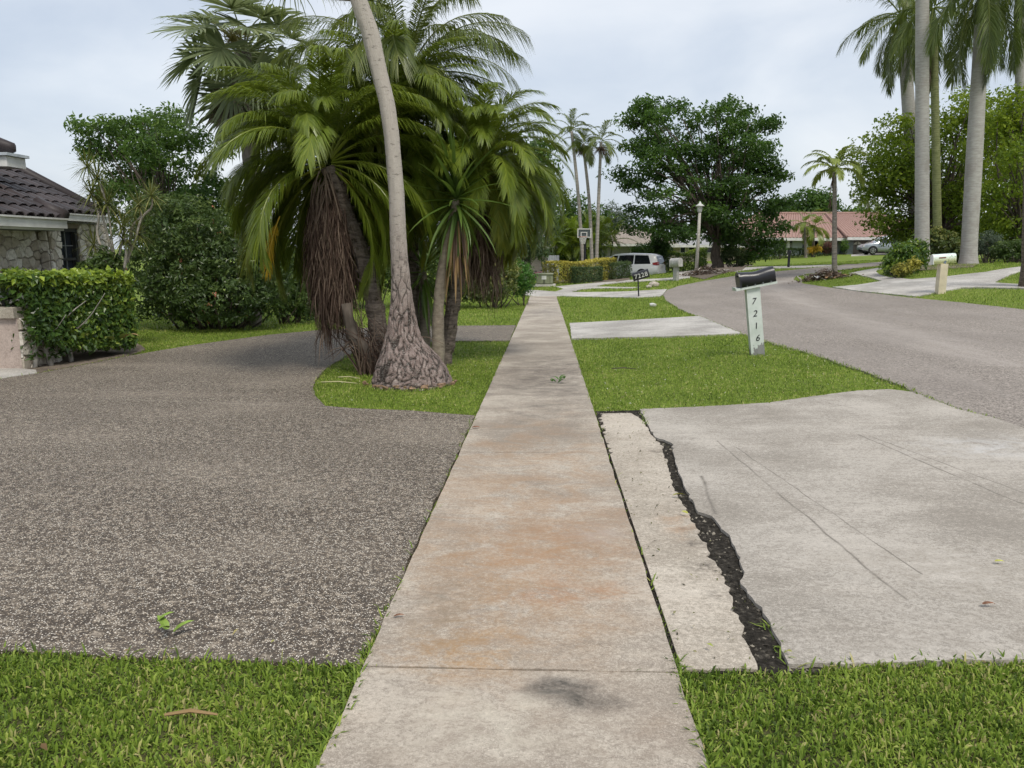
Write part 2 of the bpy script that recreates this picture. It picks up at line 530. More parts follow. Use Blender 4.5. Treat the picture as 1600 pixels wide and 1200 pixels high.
def m_road(lines):
    k = NT('worn asphalt', 0.85, 0.25)
    p = k.pos()
    v = k.n('TexVoronoi', {'Vector': p, 'Scale': 70.0}, feature='F1')
    rnd = k.n('SeparateColor', {0: v.outputs['Color']}).outputs[0]
    c = k.ramp(rnd, [(0.0, (0.125, 0.108, 0.092)), (0.5, (0.26, 0.228, 0.198)), (1.0, (0.44, 0.39, 0.345))])
    gr = k.noise(p, 18.0, 4, 0.8)
    c = k.mix(k.ramp(gr, [(0.34, 0.5), (0.5, 0.0)]), c, (0.11, 0.095, 0.078))
    c = k.mix(k.ramp(gr, [(0.52, 0.0), (0.68, 0.4)]), c, (0.45, 0.385, 0.33))
    n1 = k.noise(k.mapv(p, (1.6, 0.28, 1)), 0.9, 6, 0.6, 0.3)
    c = k.mix(k.ramp(n1, [(0.45, 0.0), (0.7, 0.4)]), c, (0.36, 0.32, 0.285))
    c = k.mix(k.ramp(k.noise(p, 0.35, 4), [(0.42, 0.0), (0.7, 0.35)]), c, (0.15, 0.13, 0.115))
    wear = streaks(k, p, lines)
    c = k.mix(k.math('MULTIPLY', wear, k.ramp(k.noise(k.mapv(p, (2.2, 0.4, 1)), 1.5, 6), [(0.3, 0.15), (0.65, 0.6)])), c, (0.42, 0.375, 0.335))
    c = k.mix(k.ramp(k.noise(k.mapv(p, (1, 2.2, 1)), 3.3, 3), [(0.66, 0.0), (0.70, 0.4)]), c, (0.40, 0.35, 0.30))
    k.color(c).bump(v.outputs['Distance'], 0.4, 0.006)
    return k.m

def m_dirt():
    k = NT('dark gap soil', 0.95, 0.1)
    p = k.pos()
    c = k.ramp(k.noise(p, 30, 6, 0.7), [(0.38, (0.016, 0.014, 0.011)), (0.56, (0.045, 0.04, 0.033)), (0.72, (0.17, 0.15, 0.12))])
    k.color(c).bump(k.noise(p, 45, 5), 0.8, 0.03)
    return k.m

def m_bark(name, a, b, zscale=1.0, scale=9.0, bump=0.5, ring=0.0, spots=None, ringamt=0.55):
    if name in MATS: return MATS[name]
    k = NT(name, 0.9, 0.15)
    p = k.pos()
    f = k.noise(k.mapv(p, (1, 1, zscale)), scale, 6, 0.65)
    c = k.mix(k.ramp(f, [(0.32, 0.0), (0.68, 1.0)]), a, b)
    if ring:
        w = k.n('TexWave', {'Vector': p, 'Scale': ring, 'Distortion': 3.0, 'Detail': 3.0, 'Detail Scale': 1.5}, wave_type='BANDS', bands_direction='Z').outputs['Fac']
        c = k.mix(k.math('MULTIPLY', k.ramp(w, [(0.0, ringamt), (0.2, 0.0)]), k.ramp(k.noise(p, 3.0, 3), [(0.35, 0.2), (0.65, 1.0)])), c, [x * 0.5 for x in a])
    if spots:
        s = k.noise(k.mapv(p, (1, 1, .6)), spots[1], 4, 0.6)
        c = k.mix(k.ramp(s, [(0.52, 0.0), (0.66, 0.75)]), c, spots[0])
    k.color(c).bump(f, bump, 0.02)
    MATS[name] = k.m
    return k.m

def m_ponytail():
    k = NT('cracked elephant-foot bark', 0.92, 0.15)
    p = k.pos()
    f = k.noise(p, 10, 6, 0.65)
    plate = k.ramp(f, [(0.3, (0.125, 0.092, 0.08)), (0.5, (0.205, 0.155, 0.138)), (0.72, (0.30, 0.245, 0.22))])
    c = k.mix(k.ramp(k.tint(), [(0.15, 0.0), (0.6, 1.0)]), (0.035, 0.026, 0.022), plate)
    fleck = k.noise(k.mapv(p, (1, 1, 1.6)), 34, 5, 0.75)
    c = k.mix(k.ramp(fleck, [(0.6, 0.0), (0.72, 0.7)]), c, (0.10, 0.085, 0.075))
    z = k.n('SeparateXYZ', {0: p}).outputs[2]
    pale = k.n('MapRange', {0: z, 1: 0.7, 2: 2.2, 3: 0.0, 4: 0.8}).outputs[0]
    c = k.mix(k.math('MULTIPLY', pale, k.ramp(k.tint(), [(0.2, 0.2), (0.7, 1.0)])), c, (0.44, 0.405, 0.355))
    mark = k.noise(k.mapv(p, (1, 1, 3.5)), 9, 4, 0.7)
    c = k.mix(k.ramp(mark, [(0.58, 0.0), (0.66, 0.8)]), c, (0.12, 0.108, 0.095))
    c = k.mix(k.ramp(k.noise(p, 55, 4, 0.8), [(0.52, 0.0), (0.7, 0.45)]), c, (0.62, 0.59, 0.54))
    k.color(c).bump(f, 0.4, 0.015)
    return k.m

def m_glass(name, c=(0.02, 0.025, 0.03), rough=0.06):
    if name in MATS: return MATS[name]
    k = NT(name, rough, 0.6)
    k.color(c)
    MATS[name] = k.m
    return k.m

def m_paint(name, c, coat=0.6, rough=0.3, metal=0.0):
    if name in MATS: return MATS[name]
    k = NT(name, rough, 0.5, metal)
    p = k.obj()
    k.color(k.mix(k.ramp(k.noise(p, 2.2, 5), [(0.4, 0.0), (0.8, 0.25)]), c, [x * 0.8 for x in c]))
    k.b.inputs['Coat Weight'].default_value = coat
    k.b.inputs['Coat Roughness'].default_value = 0.08
    MATS[name] = k.m
    return k.m

def m_shells():
    k = NT('flagstone', 0.9, 0.2)
    p = k.pos()
    oi = k.n('ObjectInfo').outputs['Random']
    c = k.ramp(oi, [(0.0, (0.44, 0.39, 0.32)), (0.35, (0.62, 0.575, 0.50)), (0.7, (0.74, 0.70, 0.63)), (1.0, (0.84, 0.81, 0.75))])
    f = k.noise(p, 16, 6, 0.7)
    c = k.mix(k.ramp(f, [(0.33, 0.5), (0.52, 0.0)]), c, (0.24, 0.21, 0.17))
    k.color(c).bump(f, 0.7, 0.03)
    return k.m

def m_rooftile(name, a, b, rough=0.75):
    k = NT(name, rough, 0.3)
    p = k.pos()
    oi = k.n('ObjectInfo').outputs['Random']
    f = k.math('ADD', k.math('MULTIPLY', oi, 0.6), k.math('MULTIPLY', k.noise(p, 3.5, 5), 0.6))
    k.color(k.mix(k.ramp(f, [(0.2, 0.0), (0.9, 1.0)]), a, b)).bump(k.noise(p, 40, 4), 0.3, 0.01)
    return k.m

# ------------------------------------------------------------------ ground
def pip(P, poly):
    """points (n,2) inside polygon (m,2)"""
    x, y = P[:, 0], P[:, 1]
    ins = np.zeros(len(P), bool)
    m = len(poly)
    for i in range(m):
        x0, y0 = poly[i]; x1, y1 = poly[(i + 1) % m]
        if y0 == y1: continue
        c = ((y0 > y) != (y1 > y)) & (x < (x1 - x0) * (y - y0) / (y1 - y0) + x0)
        ins ^= c
    return ins

def px_poly(pts):
    out = []
    for p in pts:
        out.append(G(*p) if isinstance(p, tuple) else p)
    return np.array(out)

def densify(poly, step, jit=0.0, rng=RNG):
    out = []
    m = len(poly)
    for i in range(m):
        a, b = poly[i][:2], poly[(i + 1) % m][:2]
        L = np.linalg.norm(b - a)
        k = max(1, int(math.ceil(L / step)))
        for j in range(k):
            q = a + (b - a) * j / k
            if jit and j: q = q + rng.normal(size=2) * jit
            out.append(q)
    return np.array(out)

PAVED = []

def sheet(name, poly, zoff, thick, mat, step=0.5, jit=0.0, parent=None, paved=True, kind='structure', edge=0.4, straight=None):
    poly = np.asarray(poly)[:, :2]
    if paved: PAVED.append(poly.copy())
    b = densify(poly, edge, jit)
    if straight is not None:          # keep the side along the walk sawn straight
        k = b[:, 0] < straight + .03
        b[k, 0] = straight
    lo, hi = b.min(0), b.max(0)
    gx, gy = np.meshgrid(np.arange(lo[0], hi[0], step), np.arange(lo[1], hi[1], step))
    g = np.c_[gx.ravel(), gy.ravel()] + RNG.normal(size=(gx.size, 2)) * step * 0.08
    g = g[pip(g, b)] if len(g) else g
    pts = np.r_[b, g]
    n = len(b)
    ed = [(i, (i + 1) % n) for i in range(n)]
    v, e, f, *_ = geometry.delaunay_2d_cdt([Vector(p) for p in pts], ed, [], 1, 1e-5)
    v = np.array([(p.x, p.y) for p in v])
    f = np.array([list(q) for q in f if len(q) == 3])
    cen = v[f].mean(1)
    f = f[pip(cen, b)]
    a2 = np.cross(v[f[:, 1]] - v[f[:, 0]], v[f[:, 2]] - v[f[:, 0]])
    f[a2 < 0] = f[a2 < 0][:, ::-1]
    z = H(v[:, 0], v[:, 1]) + zoff
    V = np.c_[v, z]
    # skirt down the rim
    bz = H(b[:, 0], b[:, 1]) + zoff
    k0 = len(V)
    V = np.r_[V, np.c_[b, bz], np.c_[b, bz - thick]]
    i = np.arange(n); j = (i + 1) % n
    q = np.c_[k0 + i, k0 + j, k0 + n + j, k0 + n + i]
    o = obj(name, mesh_np(name, V, f, q), mat, parent)
    if kind: o['kind'] = kind
    return o

MAT_LAWN = m_lawn()
def axis(lo, near_lo, near_hi, hi, fine, grow=1.16):
    a = list(np.arange(near_lo, near_hi + 1e-6, fine))
    s = fine
    while a[-1] < hi: s *= grow; a.append(a[-1] + s)
    s = fine
    while a[0] > lo: s *= grow; a.insert(0, a[0] - s)
    return np.array(a)
_ax = axis(-900, -12, 20, 900, 0.5); _ay = axis(-40, -4, 50, 1500, 0.5)
_gx, _gy = np.meshgrid(_ax, _ay)
_gz = H(_gx, _gy) - 0.035
_nx, _ny = len(_ax), len(_ay)
_i = np.arange(_nx - 1)[None, :] + np.arange(_ny - 1)[:, None] * _nx
_q = np.stack([_i, _i + 1, _i + 1 + _nx, _i + _nx], -1).reshape(-1, 4)
lawn = obj('ground', mesh_np('ground', np.c_[_gx.ravel(), _gy.ravel(), _gz.ravel()], None, _q, smooth=True), MAT_LAWN)
lawn['kind'] = 'structure'

SW_L, SW_R = -0.70, 0.52     # sidewalk edges

# --- sidewalk of separate slabs
A_ = lambda px, py: G(px, py)
p_or1, p_or2, p_or3 = A_(800, 740), A_(860, 860), A_(720, 1010)
p_or4, p_dk, p_gr = A_(880, 930), A_(872, 1082), A_(860, 590)
p_wh = A_(930, 835)
MAT_WALK = m_concrete('sidewalk concrete', (0.35, 0.30, 0.243), (0.49, 0.435, 0.362), broom=(0.4, 1.5), fine=75,
    spots=[(-0.1, 5.2, 1.3, 3.6, (0.34, 0.21, 0.115), 0.65, 1.7), (-0.15, 3.7, 0.9, 1.3, (0.33, 0.20, 0.10), 0.62, 2.6), (p_or2[0], p_or2[1], 0.6, 0.7, (0.36, 0.20, 0.10), 0.62, 3.2),
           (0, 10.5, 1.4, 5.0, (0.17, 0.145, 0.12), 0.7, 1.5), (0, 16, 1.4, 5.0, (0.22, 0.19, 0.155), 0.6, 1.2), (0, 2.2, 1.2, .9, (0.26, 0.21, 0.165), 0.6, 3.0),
           (p_or3[0], p_or3[1], 0.36, 0.4, (0.38, 0.22, 0.09), 0.75), (p_or4[0], p_or4[1], 0.4, 0.25, (0.38, 0.19, 0.09), 0.6),
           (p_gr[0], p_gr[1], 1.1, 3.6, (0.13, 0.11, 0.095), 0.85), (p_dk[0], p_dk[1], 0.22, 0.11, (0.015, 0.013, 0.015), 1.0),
           (p_dk[0] + .12, p_dk[1] - .08, 0.2, 0.09, (0.02, 0.018, 0.018), 1.0), (p_wh[0], p_wh[1], 0.25, 0.25, (0.5, 0.49, 0.48), 0.5),
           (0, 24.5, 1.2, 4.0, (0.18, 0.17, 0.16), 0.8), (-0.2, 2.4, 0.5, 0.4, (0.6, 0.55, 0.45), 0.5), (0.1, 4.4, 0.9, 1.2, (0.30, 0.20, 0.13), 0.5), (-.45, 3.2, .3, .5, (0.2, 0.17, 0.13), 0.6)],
    blot=(0.26, 0.215, 0.18))
walk = thing('sidewalk', None, None)
walk['kind'] = 'structure'
_joints = [-2.2, -0.2] + [A_(820, 1052)[1] + 1.72 * i for i in range(19)]
_end = A_(856, 463)[1]
_joints = [y for y in _joints if y < _end - 0.5] + [_end]
for y0, y1 in zip(_joints[:-1], _joints[1:]):
    pl = np.array([(SW_L, y0 + .006), (SW_R, y0 + .006), (SW_R, y1), (SW_L, y1)])
    sheet('slab', pl, 0.014 + random.uniform(-.002, .003), 0.08, MAT_WALK, 0.45, 0.003, walk, kind=None, edge=0.15)

# --- round drive of exposed pebbles on the house side
drive_a = px_poly([(577, 1040), (430, 1034), (250, 1027), (100, 1019), (0, 1016), W(-6, 3.05), W(-13, 3.2), W(-13, 10.2), (0, 592), (60, 583), (130, 570), (200, 556), (300, 539), (420, 523),
                   (500, 515.5), (600, 511), (690, 509), (806, 508), (800, 532), (700, 532.5), (630, 536), (580, 543), (540, 556), (510, 575), (492, 595), (489, 608), (496, 622), (508, 634), (560, 638), (640, 641), (742, 649)])
for q in drive_a:
    if q[0] > -0.9 and q[1] < 40: q[0] = min(q[0], SW_L - 0.015)
drive_a[0][0] = drive_a[-1][0] = SW_L - 0.02
sheet('pebble_driveway', drive_a, 0.0, 0.08, m_aggregate(), 0.45, 0.006, edge=0.18)

# --- drive apron across the verge, with the broken strip beside the walk
_sc = [(G(1120, 690), G(1415, 940), 0.012), (G(1150, 700), G(1440, 900), 0.008), (G(1340, 680), G(1600, 790), 0.012), (G(1365, 685), G(1600, 772), 0.010),
       (G(1095, 745), G(1118, 805), 0.02), (G(1290, 630), G(1340, 640), 0.008)]
p1, p2, p3, p4 = G(1500, 900), G(1560, 700), G(1300, 620), G(1500, 1000)
MAT_APRON = m_concrete('driveway concrete', (0.338, 0.301, 0.254), (0.458, 0.419, 0.368), broom=(0.3, 1.5), fine=70, lines=_sc,
    spots=[(p1[0], p1[1], 1.3, 0.7, (0.26, 0.225, 0.18), 0.5), (p2[0], p2[1], 0.9, 0.6, (0.58, 0.57, 0.56), 0.6), (p3[0], p3[1], 1.4, 0.35, (0.22, 0.205, 0.17), 0.5),
           (p4[0], p4[1], 1.0, 0.35, (0.22, 0.19, 0.155), 0.45)], blot=(0.27, 0.245, 0.21))
left_edge = [(1000, 640), (1012, 664), (1024, 684), (1037, 688), (1050, 694), (1053, 712), (1059, 737), (1074, 770), (1090, 801), (1112, 808), (1124, 822), (1140, 838), (1150, 862), (1160, 890), (1161, 903),
             (1156, 910), (1180, 944), (1199, 968), (1206, 985), (1232, 1040)]
apron = px_poly(left_edge + [(1400, 1037), (1600, 1032), W(4.08, 2.95), W(4.1, 5.0), (1600, 670), (1560, 656), (1500, 641), (1450, 622), (1425, 613), (1390, 609), (1340, 611), (1300, 616), (1200, 630), (1100, 636)])
sheet('concrete_driveway', apron, 0.008, 0.06, MAT_APRON, 0.4, 0.006, edge=0.06)
MAT_STRIP = m_concrete('strip concrete', (0.39, 0.34, 0.275), (0.53, 0.475, 0.40), broom=(0.5, 1.5), fine=60, blot=(0.33, 0.27, 0.21),
    spots=[(q[0], q[1], w_, w_ * .7, (0.07, 0.058, 0.048), .85, 16.0) for q, w_ in [(G(1088, 850), .14), (G(1104, 884), .17), (G(1074, 826), .11), (G(1128, 930), .13), (G(1030, 705), .12)]] + [(G(1060, 820)[0], G(1060, 820)[1], .2, .5, (0.36, 0.23, 0.14), .7, 3.0)])
strip = px_poly([(938, 646), (984, 645), (1004, 657), (1018, 680), (1028, 690), (1035, 700), (1042, 725), (1050, 750), (1057, 772), (1068, 790), (1077, 805), (1086, 818), (1092, 838), (1104, 852), (1112, 874), (1128, 893), (1131, 912), (1140, 928), (1146, 950), (1157, 972), (1164, 1000), (1175, 1022), (1184, 1046), (1072, 1046), (1050, 985), (1000, 850), (965, 740)])
for q in strip:
    q[0] = max(q[0], SW_R + 0.024)
sheet('concrete_strip', strip, 0.000, 0.05, MAT_STRIP, 0.3, 0.008, edge=0.045, straight=SW_R + .024)
gap = px_poly([(930, 641), (1004, 639), (1060, 641), (1120, 780), (1200, 880), (1290, 1048), (1060, 1048)])
for q in gap: q[0] = max(q[0], SW_R - .01)
sheet('soil_gap', densify(gap, 0.4) , -0.011, 0.03, m_dirt(), 0.25, 0.0)

# --- the neighbours' drives, cross walks and the street
MAT_FAR = m_concrete('pale concrete', (0.40, 0.375, 0.34), (0.54, 0.515, 0.475), broom=(0.4, 1.3), fine=40, blot=(0.30, 0.275, 0.245))
drv2 = px_poly([(890, 505), (940, 502.5), (1000, 499.5), (1060, 496), (1093, 494), (1120, 505), (1160, 521), (1090, 524), (1030, 526), (960, 527.5), (893, 529)])
for q in drv2: q[0] = max(q[0], SW_R + 0.03)
sheet('concrete_driveway', drv2, 0.008, 0.05, MAT_FAR, 0.6, 0.01)
drv3 = px_poly([(820, 453), (845, 454), (872, 456), (916, 456.5), (980, 455.5), (1042, 451.8), (1036, 460), (1032, 463), (995, 465), (930, 463.8), (879, 462.6), (836, 463), (818, 461)])
sheet('concrete_driveway', drv3, 0.010, 0.05, MAT_FAR, 0.8, 0.0)
walk2 = px_poly([(868, 447.5), (905, 444), (980, 437.6), (1050, 433.8), (1078, 431.5), (1078, 434), (1052, 437), (985, 440), (945, 444), (930, 447.6), (1000, 448.6), (985, 450), (930, 450.2), (908, 452), (892, 456.6), (866, 456.2), (880, 451.5)])
sheet('path', walk2, 0.004, 0.05, MAT_FAR, 0.9)
drv4 = px_poly([(1052, 425.5), (1085, 421), (1112, 428), (1082, 431), (1056, 433)])
sheet('concrete_driveway', drv4, 0.002, 0.05, MAT_FAR, 1.0)
_rl = [(G(1600, 572), G(1330, 497), 0.85), (G(1330, 497), G(1195, 446), 0.8), (G(1195, 446), G(1300, 422), 0.9), (G(1300, 422), G(1390, 411), 1.2)]
road = px_poly([W(4.1, -5), W(4.1, 2), W(4.1, 5.0), (1600, 670), (1560, 656), (1500, 641), (1450, 622), (1415, 603), (1300, 563), (1160, 521.5), (1120, 506), (1085, 492), (1055, 478), (1040, 468), (1036, 461), (1042, 453), (1062, 446), (1100, 438.5),
                (1150, 430.5), (1200, 425), (1260, 419.5), (1310, 415), (1345, 411.5), (1388, 408), (1470, 400), (1470, 404), (1388, 414), (1318, 421), (1290, 424.5), (1257, 428.5), (1243, 432.5), (1239, 437), (1256, 443), (1298, 449), (1340, 455), (1430, 465), (1520, 474), (1600, 483), W(11.3, 9), W(11.3, -5)])
sheet('road', road, -0.008, 0.05, m_road(_rl), 0.8, 0.02, edge=0.2)
drv5 = px_poly([(1326, 427), (1340, 424), (1372, 418.6), (1381, 419.4), (1368, 424), (1374, 429), (1388, 433), (1424, 436.4), (1478, 432), (1540, 425), (1600, 416), W(22, 26), W(22, 24), (1600, 423), (1580, 428.5), (1553, 441.5), (1600, 444.5), W(18, 22.5), W(18, 21.5), (1600, 450.5), (1530, 449), (1502, 449.5), (1470, 455.5), (1431, 463), (1340, 454.5), (1300, 448.5), (1340, 445), (1378, 439), (1346, 430.5)])
sheet('concrete_driveway', drv5, 0.006, 0.05, MAT_FAR, 0.9)
drv6 = px_poly([(1325, 416.5), (1385, 410.5), (1385, 408.5), (1325, 414)])
walk3 = px_poly([(1130, 420.5), (1190, 416.5), (1240, 415.5), (1300, 413.5), (1310, 415), (1258, 418.4), (1232, 418.6), (1190, 419), (1150, 424), (1130, 424)])
sheet('path', walk3, 0.004, 0.04, MAT_FAR, 1.0)
drv7 = px_poly([(1372, 398), (1440, 396), (1440, 393.5), (1372, 395.5), (1330, 398), (1330, 400)])
sheet('concrete_driveway', drv7, 0.004, 0.04, MAT_FAR, 1.2)
# bare earth under the big street tree and around the planting beds
m_soil = m_concrete('bare bed soil', (0.14, 0.11, 0.085), (0.22, 0.18, 0.14), fine=20, blot=(0.09, 0.08, 0.06))
bed1 = px_poly([(1075, 431), (1095, 424), (1085, 417), (1100, 412), (1160, 412), (1185, 416), (1160, 422), (1130, 427), (1100, 436)])
sheet('bare_earth', bed1, 0.006, 0.03, m_soil, 1.0)
bed2 = px_poly([(862, 441), (900, 441.5), (960, 441), (985, 437), (975, 433), (862, 437)])
sheet('bare_earth', bed2, 0.004, 0.03, m_soil, 1.0)
bed3 = px_poly([(30, 588), (62, 582), (130, 569), (205, 554), (228, 545), (215, 535), (60, 540), (30, 556)])
sheet('bare_earth', bed3, -0.004, 0.03, m_soil, 0.5)
bed4 = px_poly([(1395, 425), (1440, 422), (1520, 417), (1560, 408), (1500, 402), (1410, 408)])
sheet('bare_earth', bed4, 0.0, 0.03, m_soil, 0.8, paved=False)
tile_patch = px_poly([W(-9.6, 10.4), (0, 592), (58, 583), (56, 578), (0, 574), W(-9.6, 11.2)])
sheet('paving', tile_patch, 0.006, 0.03, MAT_FAR, 0.4)

# ------------------------------------------------------------------ grass
MAT_GRASS = m_grass()
def grass(name, regions, label=None):
    """regions: (x0,x1,y0,y1,density,len_lo,len_hi,width,lean,simple)"""
    mb = MB()
    rng = np.random.default_rng(11)
    for (x0, x1, y0, y1, den, l0, l1, wd, lean, simple) in regions:
        n = int((x1 - x0) * (y1 - y0) * den)
        P = np.c_[rng.uniform(x0, x1, n), rng.uniform(y0, y1, n)]
        # keep what the camera side can see, with a margin for a step aside
        px = 852 + 1200 * P[:, 0] / P[:, 1]
        P = P[((px > -220) & (px < 1820)) | (P[:, 1] < 3.4)]
        keep = np.ones(len(P), bool)
        for pl in PAVED:
            lo, hi = pl.min(0), pl.max(0)
            bb = (P[:, 0] > lo[0]) & (P[:, 0] < hi[0]) & (P[:, 1] > lo[1]) & (P[:, 1] < hi[1]) & keep
            idx = np.where(bb)[0]
            if len(idx): keep[idx[pip(P[idx], pl)]] = False
        P = P[keep]
        # uneven, tufty stand
        cl = np.sin(P[:, 0] * 7.3 + 1.7 * np.sin(P[:, 1] * 5.1)) * np.sin(P[:, 1] * 6.7 + 2.1 * np.sin(P[:, 0] * 4.3))
        P = P[rng.uniform(size=len(P)) < 0.78 + 0.22 * cl]
        n = len(P)
        if not n: continue
        z = H(P[:, 0], P[:, 1]) - 0.014
        B = np.c_[P, z]
        L = rng.uniform(l0, l1, n); a = rng.uniform(0, 2 * math.pi, n); tl = np.abs(rng.normal(0, lean, n)) + 0.15
        d = np.c_[np.cos(a) * np.sin(tl), np.sin(a) * np.sin(tl), np.cos(tl)]
        a2 = a + rng.normal(math.pi / 2, 0.5, n)
        s = np.c_[np.cos(a2), np.sin(a2), rng.normal(0, .25, n)] * (wd * rng.uniform(.7, 1.3, n) / 2)[:, None]
        tip = B + d * L[:, None]
        tip[:, 2] -= L * np.sin(tl) * 0.35
        ti = np.clip(rng.normal(0.47, 0.24, n), 0, .95)
        ti[rng.uniform(size=n) < 0.05] = 1.0
        if simple:
            V = np.stack([B - s, B + s, tip], 1).reshape(-1, 3)
            k = np.arange(n) * 3
            mb.add(V, tris=np.c_[k, k + 1, k + 2], tint=np.repeat(ti, 3))
        else:
            mid = B + d * (L * 0.55)[:, None]; mid[:, 2] += L * 0.06
            V = np.stack([B - s * .8, B + s * .8, mid + s, mid - s, tip], 1).reshape(-1, 3)
            k = np.arange(n) * 5
            mb.add(V, tris=np.c_[k + 3, k + 2, k + 4], quads=np.c_[k, k + 1, k + 2, k + 3], tint=np.repeat(ti, 5))
    o = mb.build(name, MAT_GRASS)
    return tag(o, label, 'grass', kind='stuff')
m_thatch = m_concrete('thatch under the turf', (0.07, 0.075, 0.028), (0.14, 0.13, 0.055), fine=30, blot=(0.03, 0.03, 0.014))
sheet('thatch', np.array([(-4.5, -1.0), (SW_L - .012, -1.0), (SW_L - .012, 2.93), (-1.6, 2.95), (-4.5, 3.0)]), -0.020, .01, m_thatch, .4, paved=False)
sheet('thatch', np.array([(SW_R + .012, -1.0), (4.05, -1.0), (4.05, 2.88), (SW_R + .012, 2.86)]), -0.020, .01, m_thatch, .4, paved=False)
grass('grass', [(-5.5, -2.4, 0.4, 3.3, 4500, .02, .06, .010, 1.1, True), (2.4, 4.05, 0.4, 3.3, 4500, .02, .06, .010, 1.1, True), (-2.4, -0.6, 0.4, 1.4, 4500, .02, .06, .010, 1.1, True), (0.45, 2.4, 0.4, 1.4, 4500, .02, .06, .010, 1.1, True),
                (-2.4, -0.6, 1.4, 3.3, 17000, .014, .042, .0062, 1.2, False), (0.45, 2.4, 1.4, 3.3, 17000, .014, .042, .0062, 1.2, False),
                (-2.4, -0.6, 1.4, 3.3, 2600, .03, .06, .009, 1.1, False), (0.45, 2.4, 1.4, 3.3, 2600, .03, .06, .009, 1.1, False), (-3.2, 3.2, 1.4, 3.3, 900, .04, .08, .003, 1.5, False),
                (-9.5, 4.3, 7.0, 12.0, 3600, .02, .045, .010, .9, True), (-9.5, 4.3, 12.0, 18.0, 1800, .025, .05, .013, .9, True)],
      'short bright lawn grass beside the sidewalk and drives')
grass('grass', [(-12, 5.5, 18.0, 36.0, 420, .05, .08, .018, .6, True), (9, 22, 14, 34, 420, .05, .08, .016, .6, True),
                (-12, 30, 36.0, 60.0, 130, .05, .09, .04, .6, True)],
      'mown lawn grass around the far drives and across the street')

# ------------------------------------------------------------------ plant builders
def unit(v):
    return v / (np.linalg.norm(v, axis=-1, keepdims=True) + 1e-12)

def leaf_cloud(mb, P, N, size, aspect, rng, tint, droop=0.2, jitter=0.7):
    """one folded leaf at each point P, facing roughly N"""
    n = len(P)
    if not n: return
    nr = unit(N + rng.normal(size=(n, 3)) * jitter)
    d = unit(np.cross(nr, rng.normal(size=(n, 3))))
    d[:, 2] -= droop; d = unit(d)
    s = unit(np.cross(nr, d))
    nr = np.cross(d, s)
    L = size * rng.uniform(.6, 1.35, n); w = L * aspect * rng.uniform(.8, 1.2, n)
    mid = P + d * (L * .45)[:, None]
    fold = nr * (w * .22)[:, None]
    A = P; T = P + d * L[:, None] - nr * (L * .12)[:, None]
    Lf = mid - s * (w / 2)[:, None] + fold; Rt = mid + s * (w / 2)[:, None] + fold
    V = np.stack([A, Rt, T, Lf], 1).reshape(-1, 3)
    k = np.arange(n) * 4
    mb.add(V, tris=np.r_[np.c_[k, k + 1, k + 2], np.c_[k, k + 2, k + 3]], tint=np.repeat(np.clip(tint, 0, 1), 4))

def blob_points(blobs, n, clump, rng, shell=0.55, per=22):
    """leaf points gathered in twig-end clumps spread through ellipsoids (cx,cy,cz,rx,ry,rz)"""
    B = np.array(blobs, float)
    vol = (B[:, 3] * B[:, 4] * B[:, 5]) ** (2 / 3)
    m = max(4, n // per)
    idx = rng.choice(len(B), m, p=vol / vol.sum())
    d = unit(rng.normal(size=(m, 3)))
    r = shell + (1 - shell) * rng.uniform(size=m) ** 0.6
    r *= 1 + rng.normal(0, .07, m)
    C = B[idx, :3] + d * r[:, None] * B[idx, 3:]
    N = unit(d / B[idx, 3:])
    j = np.repeat(np.arange(m), per)
    P = C[j] + unit(rng.normal(size=(len(j), 3))) * (rng.uniform(size=(len(j), 1)) ** .5) * clump * 1.75 * np.array([1, 1, .7])
    out = unit(N[j] + np.array([0, 0, .5]))
    tc = rng.normal(0, .16, m)
    return P, out, tc[j], C

def limbs(mb, base, top, r0, targets, rng, r1=None, n=9, wob=0.12, kr=0.35):
    """tapered trunk from base to top with limbs to the targets"""
    base, top = np.asarray(base, float), np.asarray(top, float)
    H_ = np.linalg.norm(top - base)
    t = np.linspace(0, 1, n)
    pts = base + (top - base) * t[:, None]
    pts[1:-1] += rng.normal(size=(n - 2, 3)) * wob * H_ * .12 * np.array([1, 1, .2])
    r1 = r1 or r0 * .5
    rad = r0 + (r1 - r0) * t
    rad[0] *= 1.5; rad[1] *= 1.12
    mb.tube(pts, rad, 9, jit=.05, rng=rng)
    for q in targets:
        q = np.asarray(q, float)
        s = pts[rng.integers(max(1, int(n * .45)), n)]
        m1 = s + (q - s) * .4 + np.array([0, 0, .12 * np.linalg.norm(q - s)]) + rng.normal(size=3) * .06 * np.linalg.norm(q - s)
        c = spline([s, m1, q], 7)
        mb.tube(c, np.linspace(r1 * kr * 1.4, r1 * kr * .3, 7), 5, rng=rng)

def pads(poly, n, Y, rx, ry, depth, seed):
    """flattened foliage pads spread through an outline (picture pixels) at distance Y, with real depth"""
    rng = np.random.default_rng(seed)
    poly = np.array(poly, float)
    lo, hi = poly.min(0), poly.max(0)
    cx, cy = (lo + hi) / 2
    out = []
    best = []
    while len(best) < n:
        q = rng.uniform(lo, hi, (40, 2)); q = q[pip(q, poly)]
        if not len(q): continue
        if best:
            d = (((q[:, None] - np.array(best)[None]) / np.array([1.3, 1.0])) ** 2).sum(-1).min(1)
            q = q[[np.argmax(d)]]
        best.append(q[0])
    for q in best:
        e = max(0.15, 1 - ((q[0] - cx) / (hi[0] - lo[0]) * 1.8) ** 2 - ((q[1] - cy) / (hi[1] - lo[1]) * 1.6) ** 2) ** .5
        y = Y + rng.uniform(-1, 1) * depth * e
        k = rng.uniform(.7, 1.25)
        out.append(bl(q[0], q[1], y, rx * k, ry * k * rng.uniform(.8, 1.2)))
    return out

